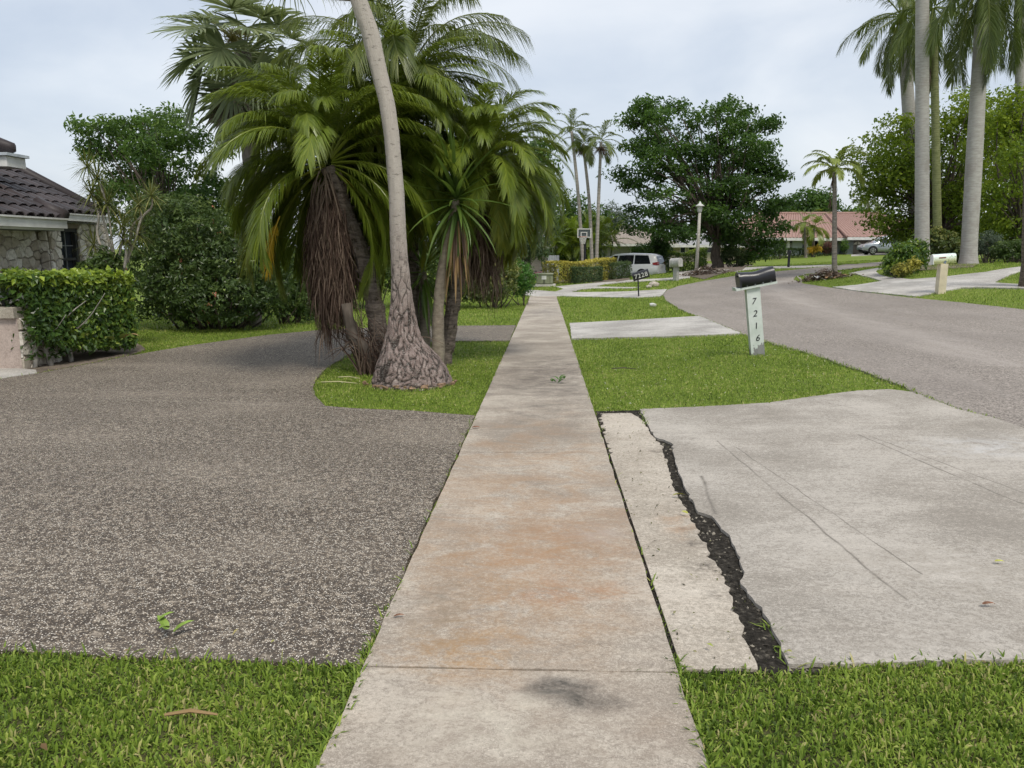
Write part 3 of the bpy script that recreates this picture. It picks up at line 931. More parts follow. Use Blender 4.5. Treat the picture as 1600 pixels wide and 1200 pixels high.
def bl(px, py, Y, rx, ry, rd=None):
    c = at(px, py, Y); s = Y / F_PX
    return (c[0], c[1], c[2], rx * s, rd if rd else rx * s, ry * s)

def broad_tree(name, label, cat, base, blobs, n, leaf, mat, bark, r0, fork, seed, group=None, aspect=.5, clump=.22, droop=.3, shell=.5, twigs=40, per=22, base_t=.5, topl=0.25, parts=('trunk', 'crown'), top=None):
    rng = np.random.default_rng(seed)
    t = thing(name, label, cat, base, group=group)
    B = np.array(blobs, float)
    P, N, tc, C = blob_points(blobs, n, clump, rng, shell, per)
    zlo, zhi = P[:, 2].min(), P[:, 2].max()
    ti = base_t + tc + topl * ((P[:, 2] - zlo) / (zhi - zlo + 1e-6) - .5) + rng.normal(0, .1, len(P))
    mb = MB()
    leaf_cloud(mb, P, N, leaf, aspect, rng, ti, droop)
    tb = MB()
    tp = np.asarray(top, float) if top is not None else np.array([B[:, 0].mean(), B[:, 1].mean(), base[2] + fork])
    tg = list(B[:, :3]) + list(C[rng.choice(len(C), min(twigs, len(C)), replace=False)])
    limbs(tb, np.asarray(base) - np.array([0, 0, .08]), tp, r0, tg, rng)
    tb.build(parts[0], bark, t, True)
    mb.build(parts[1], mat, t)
    return t

def shrub(name, label, cat, base, blobs, n, leaf, mat, bark, seed, group=None, aspect=.5, clump=.09, droop=.15, shell=.45, stems=14, per=14, base_t=.45, topl=.4, flowers=None, fol='foliage', r=.025):
    rng = np.random.default_rng(seed)
    t = thing(name, label, cat, base, group=group)
    B = np.array(blobs, float)
    P, N, tc, C = blob_points(blobs, n, clump, rng, shell, per)
    gz = H(P[:, 0], P[:, 1]); k = P[:, 2] > gz + .03
    P, N, tc = P[k], N[k], tc[k]
    zlo, zhi = P[:, 2].min(), P[:, 2].max()
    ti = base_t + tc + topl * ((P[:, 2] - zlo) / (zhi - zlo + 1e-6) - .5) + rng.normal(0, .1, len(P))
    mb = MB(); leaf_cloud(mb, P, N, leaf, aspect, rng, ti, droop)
    sb = MB()
    for c in C[rng.choice(len(C), min(stems, len(C)), replace=False)]:
        b = np.array([base[0] + (c[0] - base[0]) * rng.uniform(.1, .6), base[1] + (c[1] - base[1]) * rng.uniform(.1, .6), 0])
        b[2] = float(H(b[0], b[1])) - .05
        m1 = (b + c) / 2 + rng.normal(size=3) * .12
        sb.tube(spline([b, m1, c], 6), np.linspace(r, r * .25, 6), 5, rng=rng)
    sb.build('stems', bark, t, True)
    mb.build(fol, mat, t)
    if flowers:
        fm, fn, fs = flowers
        F = MB()
        pick = rng.choice(len(P), fn, replace=False)
        for q in pick:
            Q = P[q] + N[q] * .06 + rng.normal(size=(9, 3)) * fs * .6
            leaf_cloud(F, Q, np.repeat(N[q][None], 9, 0), fs, .8, rng, rng.uniform(0, 1, 9))
        F.build('flowers', fm, t)['kind'] = 'stuff'
    return t

def frond_mesh(name, L, elev, arch, n, ll, lw, vee=.5, droop=.25, petiole=.18, seed=0, sweep=.95, plume=0.0, rr=.012, taper=(.45, .35), twist=0.0):
    """pinnate palm leaf growing from the origin towards +X; gravity is -Z"""
    rng = np.random.default_rng(seed)
    m = 14
    s = np.linspace(0, 1, m)
    pit = elev - arch * s ** 1.25
    step = L / (m - 1)
    side = twist * s ** 2
    dirs = np.c_[np.cos(pit) * np.cos(side), np.cos(pit) * np.sin(side), np.sin(pit)]
    pts = np.r_[[[0, 0, 0]], np.cumsum(dirs[:-1] * step, 0)]
    mb = MB()
    mb.tube(pts, np.linspace(rr, rr * .25, m), 4, cap=False, tint=.85)
    u = np.linspace(petiole, 1.0, n)
    for sg in (-1, 1):
        uu = np.clip(u + rng.normal(0, .004, n), 0, 1)
        B = np.c_[[np.interp(uu, s, pts[:, k]) for k in range(3)]].T
        T = unit(np.c_[[np.interp(uu, s, dirs[:, k]) for k in range(3)]].T)
        S = unit(np.cross(T, np.array([0, 0, 1.0]) + 1e-4)) * sg
        U = np.cross(S, T) * sg
        v = (uu - petiole) / (1 - petiole)
        ln = ll * (taper[0] + (1 - taper[0]) * np.sin(np.clip(v * 2.2, 0, math.pi / 2))) * (1 - (1 - taper[1]) * np.clip((v - .55) / .45, 0, 1) ** 1.5) * rng.uniform(.88, 1.1, n)
        ang = sweep * (1 - .62 * v) + rng.normal(0, .07, n)
        ve = vee + (rng.uniform(-1, 1, n) * plume) + rng.normal(0, .08, n)
        D = unit(T * np.cos(ang)[:, None] + (S * np.cos(ve)[:, None] + U * np.sin(ve)[:, None]) * np.sin(ang)[:, None])
        g = np.array([0, 0, -1.0]) * (droop * ln * rng.uniform(.7, 1.3, n))[:, None]
        Wd = unit(np.cross(D, U)) * (lw / 2)
        mid = B + D * (ln * .5)[:, None] + g * .25
        tip = B + D * (ln * .95)[:, None] + g
        V = np.stack([B - Wd * .5, B + Wd * .5, mid + Wd, mid - Wd, tip], 1).reshape(-1, 3)
        k = np.arange(n) * 5
        ti = np.repeat(np.clip(rng.normal(.5, .12, n) + .15 * (v - .5), 0, 1), 5)
        mb.add(V, tris=np.c_[k + 3, k + 2, k + 4], quads=np.c_[k, k + 1, k + 2, k + 3], tint=ti)
    return mb.mesh(name)

def frond_set(name, L, n, ll, lw, elevs, arch, vee=.5, droop=.25, seed=0, **kw):
    return [(e, frond_mesh(name, L * (1 - .04 * (i % 3)), e, arch * (1.0 - .35 * max(0, -e)), n, ll, lw, vee, droop, seed=seed + i, twist=.25 * (-1) ** i, **kw)) for i, e in enumerate(elevs)]

def crown(t, top, fset, count, mat, rng, name='frond', scale=(.85, 1.12), r0=.06, weights=None, mats=None, az0=0.0, part=None):
    """fronds in a spiral round the trunk top"""
    k = np.linspace(0, len(fset) - .01, count).astype(int) if weights is None else np.repeat(np.arange(len(fset)), weights)
    for i, q in enumerate(k):
        e, me = fset[q]
        az = az0 + i * 2.39996 + rng.normal(0, .15)
        if any(e < q_[2] and abs((az - q_[0] + math.pi) % (2 * math.pi) - math.pi) < q_[1] for q_ in (part or ())): continue   # parted above the skirt
        p = np.asarray(top) + np.array([math.cos(az) * r0, math.sin(az) * r0, .05 + .10 * math.sin(e)])
        mm = mat
        if mats and q >= len(fset) - mats[1] and rng.uniform() < mats[2]: mm = mats[0]
        inst(me, name, mm, t, TRS(p, az, rng.uniform(*scale), rx=rng.normal(0, .1)))

def dead_mesh(name, L, n, ll, lw, seed, spread=.12):
    """withered leaf hanging straight down"""
    rng = np.random.default_rng(seed)
    mb = MB()
    m = 9
    s = np.linspace(0, 1, m)
    pts = np.c_[.20 * np.sin(s * 2.0) * (1 - .5 * s), .04 * np.sin(s * 5 + seed), .10 * np.sin(s * math.pi) - L * s ** 1.15]
    mb.tube(pts, np.linspace(.014, .004, m), 4, cap=False, tint=.95)
    u = rng.uniform(.2, 1, n)
    B = np.c_[[np.interp(u, s, pts[:, k]) for k in range(3)]].T
    D = unit(np.c_[rng.normal(0, spread * 1.6, n), rng.normal(0, spread * 1.6, n), -np.ones(n)])
    ln = ll * rng.uniform(.6, 1.25, n)
    Wd = unit(np.cross(D, rng.normal(size=(n, 3)))) * lw / 2
    mid = B + D * (ln * .5)[:, None] + rng.normal(size=(n, 3)) * .03
    tip = B + D * ln[:, None]; tip[:, :2] *= .96
    V = np.stack([B - Wd * .5, B + Wd * .5, mid + Wd, mid - Wd, tip], 1).reshape(-1, 3)
    k = np.arange(n) * 5
    mb.add(V, tris=np.c_[k + 3, k + 2, k + 4], quads=np.c_[k, k + 1, k + 2, k + 3], tint=np.repeat(rng.uniform(0, 1, n), 5))
    return mb.mesh(name)

def strap_mesh(name, L, w, elev, arch, seed=0, segs=6, stiff=1.4):
    """single sword-like leaf towards +X"""
    s = np.linspace(0, 1, segs + 1)
    pit = elev - arch * s ** stiff
    d = np.c_[np.cos(pit), np.zeros(segs + 1), np.sin(pit)] * (L / segs)
    c = np.r_[[[0, 0, 0]], np.cumsum(d[:-1], 0)]
    wd = w * np.array([.55 if i == 0 else (1.0 - (x ** 3)) * (.75 + .5 * min(x * 3, .5)) for i, x in enumerate(s)]) / 2
    up = np.c_[-np.sin(pit), np.zeros(segs + 1), np.cos(pit)]
    Lf = c + np.c_[np.zeros(segs + 1), wd, np.zeros(segs + 1)] + up * (wd * .45)[:, None]
    Rt = c - np.c_[np.zeros(segs + 1), wd, np.zeros(segs + 1)] + up * (wd * .45)[:, None]
    V = np.stack([Lf, c, Rt], 1).reshape(-1, 3)
    Q = []
    for i in range(segs):
        a = i * 3
        Q += [[a, a + 1, a + 4, a + 3], [a + 1, a + 2, a + 5, a + 4]]
    ti = np.repeat(.35 + .3 * s, 3)
    return mesh_np(name, V, None, Q, ti)

def fan_mesh(name, rp, rb, elev, arch, n=38, seed=0, w=.05, droop=.5):
    """costapalmate fan leaf on a stalk, towards +X"""
    rng = np.random.default_rng(seed)
    mb = MB()
    s = np.linspace(0, 1, 8)
    pit = elev - arch * s
    d = np.c_[np.cos(pit), np.zeros(8), np.sin(pit)] * rp / 7
    c = np.r_[[[0, 0, 0]], np.cumsum(d[:-1], 0)]
    mb.tube(c, np.linspace(.025, .014, 8), 5, cap=False, tint=.8)
    hub = c[-1]; e = pit[-1]
    T = np.array([math.cos(e), 0, math.sin(e)]); S = np.array([0, 1.0, 0]); U = np.cross(T, S)
    a = np.linspace(-2.2, 2.2, n) + rng.normal(0, .03, n)
    fold = .35 * np.abs(a)
    D = unit(np.cos(a)[:, None] * T + np.sin(a)[:, None] * (S * np.cos(fold)[:, None]) - U * (np.abs(np.sin(a)) * np.sin(fold) * -.5)[:, None])
    B = hub + T * (.25 * np.cos(a / 2.2 * 1.4))[:, None]
    ln = rb * (1 - .28 * np.abs(a) / 2.2) * rng.uniform(.9, 1.1, n)
    Wd = unit(np.cross(D, U + rng.normal(0, .25, (n, 3)))) * w / 2
    m1 = B + D * (ln * .45)[:, None]; m1[:, 2] -= ln * droop * .08
    m2 = B + D * (ln * .78)[:, None]; m2[:, 2] -= ln * droop * .30
    tp = B + D * (ln * .98)[:, None]; tp[:, 2] -= ln * droop * rng.uniform(.5, 1.0, n)
    V = np.stack([B - Wd * .3, B + Wd * .3, m1 + Wd, m1 - Wd, m2 + Wd * .55, m2 - Wd * .55, tp], 1).reshape(-1, 3)
    k = np.arange(n) * 7
    mb.add(V, tris=np.c_[k + 5, k + 4, k + 6], quads=np.r_[np.c_[k, k + 1, k + 2, k + 3], np.c_[k + 3, k + 2, k + 4, k + 5]], tint=np.repeat(np.clip(rng.normal(.5, .15, n), 0, 1), 7))
    return mb.mesh(name)

# ------------------------------------------------------------------ leaf and bark materials
L_DATE = leafy('date palm leaf', (0.073, 0.113, 0.014), (0.162, 0.223, 0.026), (0.294, 0.348, 0.046), rough=.34, spec=.55, trans=.42)
L_DATE_Y = leafy('yellowing palm leaf', (0.10, 0.15, 0.022), (0.19, 0.23, 0.03), (0.32, 0.31, 0.04), rough=.4, trans=.42)
L_GOLD = leafy('golden dying leaf', (0.4, 0.26, 0.02), (0.55, 0.36, 0.03), (0.6, 0.42, 0.07), rough=.5, trans=.3)
L_FEATHER = leafy('feathery palm leaf', (0.064, 0.097, 0.020), (0.127, 0.172, 0.036), (0.251, 0.276, 0.056), rough=.36, spec=.55, trans=.4)
L_DEAD = leafy('withered frond', (0.050, 0.032, 0.026), (0.126, 0.084, 0.066), (0.245, 0.184, 0.140), rough=.9, spec=.1, trans=.12, scale=4)
L_TAN = leafy('dry tan leaf', (0.2, 0.12, 0.06), (0.33, 0.22, 0.11), (0.48, 0.36, 0.2), rough=.9, spec=.1, trans=.15)
L_YUCCA = leafy('yucca leaf', (0.046, 0.086, 0.018), (0.089, 0.152, 0.026), (0.190, 0.267, 0.050), rough=.36, spec=.55, trans=.3)
L_SABAL = leafy('sabal fan leaf', (0.095, 0.128, 0.062), (0.178, 0.219, 0.104), (0.326, 0.362, 0.178), rough=.45, trans=.35)
L_SABAL_D = leafy('grey drying fan leaf', (0.11, 0.09, 0.07), (0.19, 0.16, 0.125), (0.3, 0.26, 0.2), rough=.8, trans=.15)
L_ROYAL = leafy('royal palm leaf', (0.058, 0.095, 0.022), (0.119, 0.164, 0.037), (0.230, 0.267, 0.065), rough=.4, trans=.38)
L_DARKTREE = leafy('dark tree leaf', (0.022, 0.053, 0.012), (0.053, 0.113, 0.020), (0.122, 0.216, 0.033), rough=.4, spec=.45, trans=.42, scale=.35)
L_IXORA = leafy('shrub leaf', (0.036, 0.067, 0.019), (0.082, 0.136, 0.035), (0.196, 0.258, 0.070), rough=.38, spec=.5, trans=.36, scale=.8)
L_MIDTREE = leafy('mid green tree leaf', (0.034, 0.077, 0.021), (0.085, 0.160, 0.034), (0.187, 0.288, 0.058), rough=.4, trans=.42, scale=.6)
L_HEDGE = leafy('glossy hedge leaf', (0.030, 0.067, 0.019), (0.081, 0.158, 0.033), (0.400, 0.504, 0.066), rough=.3, spec=.5, trans=.35, scale=1.5)
L_LIME = leafy('lime tree leaf', (0.073, 0.129, 0.015), (0.170, 0.250, 0.025), (0.355, 0.440, 0.039), rough=.45, trans=.48, scale=.3)
L_YELLOWH = leafy('yellow variegated hedge leaf', (0.10, 0.115, 0.03), (0.33, 0.31, 0.055), (0.62, 0.54, 0.11), rough=.45, trans=.25, scale=1.0)
L_DKHEDGE = leafy('dull dark hedge leaf', (0.031, 0.056, 0.022), (0.063, 0.105, 0.036), (0.126, 0.175, 0.060), rough=.6, trans=.15, scale=1.5)
L_BRIGHT = leafy('bright green bush leaf', (0.028, 0.087, 0.014), (0.070, 0.182, 0.024), (0.140, 0.308, 0.048), rough=.4, trans=.25, scale=2)
L_CROTON = leafy('variegated bush leaf', (0.03, 0.06, 0.015), (0.1, 0.14, 0.03), (0.42, 0.40, 0.12), rough=.4, trans=.25, scale=2)
L_RED = leafy('red-leaved bush leaf', (0.06, 0.025, 0.022), (0.14, 0.06, 0.05), (0.25, 0.12, 0.09), rough=.5, trans=.2)
L_GREY = leafy('grey-green distant leaf', (0.05, 0.075, 0.05), (0.09, 0.125, 0.08), (0.15, 0.19, 0.12), rough=.7, trans=.2, scale=.3)
L_DRAC = leafy('dragon tree leaf', (0.065, 0.098, 0.024), (0.143, 0.169, 0.042), (0.273, 0.260, 0.084), rough=.45, trans=.25)
L_FLOWER = leafy('coral flower', (0.45, 0.1, 0.06), (0.6, 0.2, 0.12), (0.7, 0.35, 0.25), rough=.6, trans=.2)
B_GREY = m_bark('grey bark', (0.12, 0.10, 0.085), (0.26, 0.23, 0.2), .35, 7, .7)
B_DARK = m_bark('dark bark', (0.06, 0.05, 0.04), (0.14, 0.115, 0.095), .4, 8, .7)
B_PALM = m_bark('fibrous palm trunk', (0.07, 0.055, 0.045), (0.2, 0.165, 0.135), 3.0, 12, .9, ring=2.4)
B_SLIM = m_bark('slim grey palm trunk', (0.27, 0.25, 0.22), (0.42, 0.39, 0.35), 2.5, 4, .4, ring=1.6)
B_ROYAL = m_bark('royal palm trunk', (0.31, 0.295, 0.27), (0.43, 0.415, 0.39), 3.0, 5, .35, ring=3.2, spots=((0.27, 0.245, 0.22), 1.1), ringamt=.28)
B_PALE = m_bark('pale cane stem', (0.3, 0.265, 0.22), (0.52, 0.48, 0.42), 1.5, 12, .3)
B_SHAFT = leafy('green crownshaft', (0.05, 0.08, 0.02), (0.085, 0.12, 0.03), (0.13, 0.16, 0.05), trans=.02)

# ------------------------------------------------------------------ the palm island
# -- ponytail palm with swollen cracked foot
def ponytail():
    rng = np.random.default_rng(3)
    base = gp(641, 10.05); bz = base[2] - .05
    t = thing('ponytail_palm', 'tall leaning ponytail palm with swollen cracked bark foot on the grass island', 'palm tree', base)
    # centre line and radius against height, read from the photograph at this distance
    rows = [(613, 642, 67), (600, 642, 65), (587, 642, 60), (573, 641, 55), (560, 639, 48), (546, 635, 39), (533, 631, 31), (512, 629, 24), (480, 628, 18.5), (450, 627, 15.5), (427, 626, 14), (373, 622.6, 12.5), (300, 619.5, 11.8), (213, 612, 11.6), (160, 604, 12.2), (107, 591, 12.6), (53, 579, 14), (16, 566, 14), (-30, 550, 12), (-70, 538, 11)]
    c, r = [], []
    for py, px, hw in rows:
        a = at(px, py, 10.05); b = at(px + hw, py, 10.05)
        c.append(a); r.append(b[0] - a[0])
    c = np.array(c); r = np.array(r)
    c[0, 2] = min(c[0, 2], bz)
    u = np.r_[0, np.cumsum(np.linalg.norm(np.diff(c, axis=0), axis=1))]
    M, NA = 330, 150
    uu = np.r_[np.linspace(0, 1.5, 210, endpoint=False), np.linspace(1.5, u[-1], M - 210)]
    cc = np.c_[[np.interp(uu, u, c[:, k]) for k in range(3)]].T
    ker = np.ones(9) / 9
    rr = np.interp(uu, u, r)
    rs = np.convolve(np.r_[np.full(4, rr[0]), rr, np.full(4, rr[-1])], ker, 'valid')
    a = np.linspace(0, 2 * math.pi, NA, endpoint=False)
    # plates: cells over (arc length, height), getting long and thin up the trunk
    n = 1700
    su = rng.uniform(0, 1, n) ** 1.5 * 3.4
    sa = rng.uniform(0, 2 * math.pi, n)
    keep = rng.uniform(size=n) < np.clip(np.interp(su, uu, rs) / .5, .2, 1) * 0.62
    su, sa = su[keep], sa[keep]
    S = np.c_[np.cos(sa), np.sin(sa)]
    V = np.zeros((M, NA, 3)); ti = np.zeros((M, NA))
    for i in range(M):
        loc = np.abs(su - uu[i]) < .5
        rad = rs[i]
        stretch = np.interp(uu[i], [0, .12, .35, .7, 1.6, 3], [.95, .7, .36, .28, .28, .5])
        if loc.sum() > 3:
            aw = a + .07 * np.sin(uu[i] * 15 + a * 4) + .025 * np.sin(uu[i] * 37 - a * 9)
            q = np.c_[np.cos(aw), np.sin(aw)]
            d = np.sqrt((((q[:, None, :] - S[None, loc]) * rad) ** 2).sum(-1) + ((uu[i] - su[loc])[None, :] * stretch) ** 2)
            d.sort(1)
            e = (d[:, 1] - d[:, 0])
        else:
            e = np.full(NA, .1)
        wid = np.interp(uu[i], [0, .8, 2.5], [.026, .02, .011])
        e = np.clip(e / wid, 0, 1)
        amp = np.interp(uu[i], [0, .5, 1.0, 1.8, 3, 6], [.026, .026, .017, .008, .003, .002])
        e = 1 - (1 - e) * np.interp(uu[i], [0, 1.4, 2.4, 3.2], [1, .9, .45, 0.0])
        lump = 1 + .025 * np.sin(a * 3 + uu[i] * 2) + .015 * np.sin(a * 7 - uu[i] * 5)
        rad_a = rad * lump - amp * (1 - e) + rng.normal(0, .0015, NA)
        V[i] = cc[i] + np.c_[np.cos(a) * rad_a, np.sin(a) * rad_a, np.zeros(NA)]
        ti[i] = e
    k = np.arange(NA); k2 = (k + 1) % NA
    Q = np.concatenate([np.c_[i * NA + k, i * NA + k2, (i + 1) * NA + k2, (i + 1) * NA + k] for i in range(M - 1)])
    obj('trunk', mesh_np('trunk', V.reshape(-1, 3), None, Q, ti.ravel(), True), m_ponytail(), t)
    # branches above the frame, with strappy leaves hanging into its top edge
    top = c[-1]
    br = MB()
    tips = []
    fork = at(556, -4, 10.05)
    for dx, dy, dz in ((-1.1, -.2, .12), (-.8, .5, .6), (.9, .1, .55), (.35, -.4, .9)):
        e = top + np.array([dx, dy, dz])
        s0 = fork if dz < .3 else top
        if dz < .3: e = at(455, -16, 9.95)
        br.tube(spline([s0, (s0 + e) / 2 + np.array([0, 0, -.02 if dz < .3 else .1]), e], 7), np.linspace(.05, .03, 7), 8)
        tips.append(e)
    br.build('branch', m_bark('ponytail branch', (0.3, 0.26, 0.22), (0.48, 0.43, 0.37), 1, 10, .3), t, True)
    lm = [strap_mesh('leaf', 1.0, .018, e, ar, segs=8, stiff=.8) for e, ar in ((1.2, 2.6), (.7, 2.1), (.3, 1.75), (0, 1.5))]
    for q in tips:
        for i in range(42):
            az = i * 2.399 + rng.normal(0, .2)
            inst(lm[i % 4], 'leaf', L_FEATHER, t, TRS(q + np.array([0, 0, .03]), az, rng.uniform(.55, .95)))
    # ring of chipped orange bark round the foot
    ch = MB()
    for i in range(24):
        az = rng.uniform(math.pi * 1.05, 2 * math.pi)
        rad = rs[6] + rng.uniform(-.01, .05)
        p = np.array([cc[6, 0] + math.cos(az) * rad, cc[6, 1] + math.sin(az) * rad, 0]); p[2] = float(H(p[0], p[1])) + rng.uniform(0, .035)
        ch.box(p, (rng.uniform(.03, .09), rng.uniform(.015, .03), rng.uniform(.01, .035)), rotm('Z', az + math.pi / 2 + rng.normal(0, .3)) @ rotm('X', rng.normal(0, .4)))
    ch.build('bark_chips', plain('chipped orange bark', (0.30, 0.20, 0.13), .9, .1, var=.4, scale=20), t)['kind'] = 'stuff'
    return t
ponytail()

def date_palm(name, label, crown_px, base_px, fset, count, mat, seed, skirt=None, bend=(0, 0), r=.12, extra=None, yellow=None, part=None):
    rng = np.random.default_rng(seed)
    base = gp(*base_px); top = at(*crown_px)
    t = thing(name, label, 'palm tree', base)
    mid = (base + top) / 2 + np.array([bend[0], bend[1], 0])
    c = spline([base - np.array([0, 0, .1]), mid, top], 26)
    tb = MB()
    rad = r * (1 + .10 * np.sin(np.arange(26) * 2.6)) * np.linspace(1.25, .9, 26)
    tb.tube(c, rad, 12, jit=.06, rng=rng)
    # old leaf-base stubs
    for i in range(90):
        k = rng.uniform(2, 24); p = c[int(k)]
        az = i * 2.399; d = np.array([math.cos(az), math.sin(az), .9]); d /= np.linalg.norm(d)
        q = p + np.array([math.cos(az), math.sin(az), 0]) * r * .85
        tb.tube([q, q + d * rng.uniform(.05, .11)], [.022, .010], 4, rng=rng)
    tb.build('trunk', B_PALM, t)
    crown(t, top, fset, count, mat, rng, mats=yellow, part=part)
    if skirt:
        n, L, spread, scl = skirt
        dm = [dead_mesh('dead_frond', L * (1 - .08 * i), 110, .62, .014, seed * 10 + i, .10) for i in range(5)]
        for i in range(n):
            az = i * 2.399; k = rng.uniform(0, spread)
            p = top + np.array([math.cos(az) * k, math.sin(az) * k, rng.uniform(-.38, -.02)])
            inst(dm[i % 5], 'dead_frond', L_DEAD, t, TRS(p, az + rng.normal(0, .4), rng.uniform(*scl)))
    return t

_EL = [R(a) for a in (78, 62, 48, 34, 20, 6, -8, -22, -38)]
FS_MAIN = frond_set('frond', 1.9, 112, .44, .0175, _EL, 1.7, vee=.36, droop=.55, seed=20, rr=.014, taper=(.6, .42))
FS_RIGHT = frond_set('frond', 1.6, 98, .40, .0165, _EL, 1.7, vee=.42, droop=.40, seed=50, rr=.012, taper=(.6, .42))
FS_FEATH = frond_set('frond', 2.3, 100, .55, .017, [R(a) for a in (80, 66, 52, 40, 28, 14, 0, -20)], 1.45, vee=.25, droop=.75, seed=70, rr=.015, taper=(.55, .5))
main_palm = date_palm('date_palm', 'bushy date palm with wide glossy crown and long brown skirt of dead fronds', (512, 262, 11.2), (603, 11.1), FS_MAIN, 112, L_DATE, 31,
          skirt=(60, 1.72, .17, (.85, 1.1)), bend=(.12, .1), yellow=(L_DATE_Y, 3, .35), part=[(R(-88), R(34), R(24)), (R(-42), R(20), R(70))])
mid_palm = date_palm('date_palm', 'date palm behind the slim leaning trunk, its crown half hidden', (612, 205, 12.5), (640, 12.1), FS_MAIN, 74, L_DATE, 32,
          skirt=(16, 1.2, .2, (.7, 1.0)), bend=(.1, .1), yellow=(L_DATE_Y, 2, .5), part=[(R(-80), R(22), R(70))])
feather_palm = date_palm('feather_palm', 'tallest feathery palm of the island rising behind the slim trunk', (636, 128, 13.4), (655, 13.0), FS_FEATH, 46, L_FEATHER, 33,
          bend=(-.05, 0), yellow=(L_DATE_Y, 2, .7), r=.11)
right_palm = date_palm('date_palm', 'smaller date palm at the sidewalk side with a short dead skirt', (752, 268, 12.4), (692, 12.0), FS_RIGHT, 84, L_DATE, 34,
          skirt=(24, 1.45, .20, (.75, 1.05)), bend=(-.05, .1), yellow=(L_DATE_Y, 3, .55), r=.10)
# one golden leaf hanging from the big crown
_g = frond_mesh('frond', .75, R(-60), .5, 26, .26, .02, .3, .5, seed=99, taper=(.6, .5))
inst(_g, 'frond', L_GOLD, main_palm, TRS(at(437, 338, 10.6), R(160), 1.0))

def yucca(name, label, centre, base_px, leaves, L, w, seed, dead=0, r=.07, elo=-1.25, ehi=1.3, mat=None):
    rng = np.random.default_rng(seed)
    base = gp(*base_px); top = at(*centre)
    t = thing(name, label, 'yucca', base)
    tb = MB()
    c = spline([base - np.array([0, 0, .08]), (base + top) / 2 + rng.normal(size=3) * np.array([.08, .08, 0]), top], 14)
    tb.tube(c, np.linspace(r * 1.5, r * .8, 14), 9, jit=.08, rng=rng)
    tb.build('trunk', m_bark('yucca trunk', (0.16, 0.13, 0.1), (0.3, 0.26, 0.2), 2, 10, .8), t, True)
    ms = [strap_mesh('leaf', L, w, e, .35 + .25 * max(0, .6 - e), segs=6) for e in np.linspace(ehi, elo, 9)]
    for i in range(leaves):
        q = int(9 * (i / leaves) ** .9)
        az = i * 2.399 + rng.normal(0, .12)
        inst(ms[min(q, 8)], 'leaf', mat or L_YUCCA, t, TRS(top + np.array([0, 0, .12 - .30 * i / leaves]), az, rng.uniform(.8, 1.15), rx=rng.normal(0, .15)))
    if dead:
        md = strap_mesh('leaf', L * .9, w * .7, -1.35, .2, segs=5)
        for i in range(dead):
            az = i * 2.399
            inst(md, 'dead_leaf', L_TAN if rng.uniform() < .6 else L_DEAD, t, TRS(top + np.array([math.cos(az) * .06, math.sin(az) * .06, rng.uniform(-.75, -.2)]), az, rng.uniform(.6, 1.0)))
    return t
yucca('yucca', 'yucca with long dark sword leaves standing in front of the smaller date palm', (713, 312, 11.3), (683, 11.3), 72, .95, .062, 41, dead=40)
yucca('yucca', 'dark yucca tuft half hidden behind the brown frond skirt', (484, 392, 12.0), (585, 11.8), 48, .8, .05, 42)
yucca('yucca', 'low dark yucca tuft in the shade behind the slim trunk', (662, 425, 12.3), (662, 12.2), 46, .85, .055, 43, elo=-1.3)
# tangled stubs and suckers round the old trunks
def tangle():
    rng = np.random.default_rng(44)
    b = gp(595, 11.0)
    t = thing('sucker_clump', 'tangle of dry grey suckers and leaf stubs behind the swollen foot', 'plant', b)
    mb = MB()
    for i in range(170):
        p = gp(rng.uniform(560, 635), rng.uniform(10.7, 11.3))
        d = np.array([rng.normal(-.12, .3), rng.normal(-.1, .25), 1.0])
        L = rng.uniform(.3, .95)
        q = p + d * L * .6; e = q + np.array([d[0] * .5 + rng.normal(0, .2), d[1] * .4, .35 * rng.normal(.2, .8)]) * L
        mb.tube(spline([p - np.array([0, 0, .03]), q, e], 5), np.linspace(.011, .003, 5), 4, cap=False, tint=rng.uniform(0, 1))
    mb.build('suckers', L_DEAD, t)
    mb = MB()
    p = gp(598, 10.95)
    mb.tube(spline([p - np.array([0, 0, .05]), p + np.array([-.22, 0, .30]), p + np.array([-.42, -.02, .55]), p + np.array([-.5, -.02, 1.0])], 9), np.linspace(.12, .07, 9), 9, jit=.1, rng=rng)
    mb.tube([p + np.array([-.38, 0, .5]), p + np.array([-.5, -.08, .42]), p + np.array([-.55, -.1, .32])], [.03, .02, .012], 6)
    mb.build('stump', B_DARK, t, True)
tangle()

# ------------------------------------------------------------------ the stone house and its planting

MAT_STONE = m_shells()
MAT_MORTAR = plain('mortar', (0.27, 0.24, 0.2), .95, .1)
MAT_PINK = m_concrete('pink stucco', (0.40, 0.325, 0.285), (0.50, 0.42, 0.375), fine=50, blot=(0.35, 0.28, 0.245), grit=.25)
MAT_WHITE = plain('white painted trim', (0.62, 0.62, 0.59), .5, .3, var=.12, scale=3)
MAT_TILE_DK = m_rooftile('dark brown roof tile', (0.022, 0.018, 0.019), (0.058, 0.046, 0.046), .5)
MAT_DARKFRAME = plain('dark bronze frame', (0.05, 0.05, 0.05), .5)

def clip_cell(poly, a, b):
    """keep the side of polygon nearer a than b"""
    m = (a + b) / 2; n = b - a
    out = []
    for i in range(len(poly)):
        p, q = poly[i], poly[(i + 1) % len(poly)]
        dp, dq = (p - m) @ n, (q - m) @ n
        if dp <= 0: out.append(p)
        if dp * dq < 0: out.append(p + (q - p) * dp / (dp - dq))
    return out

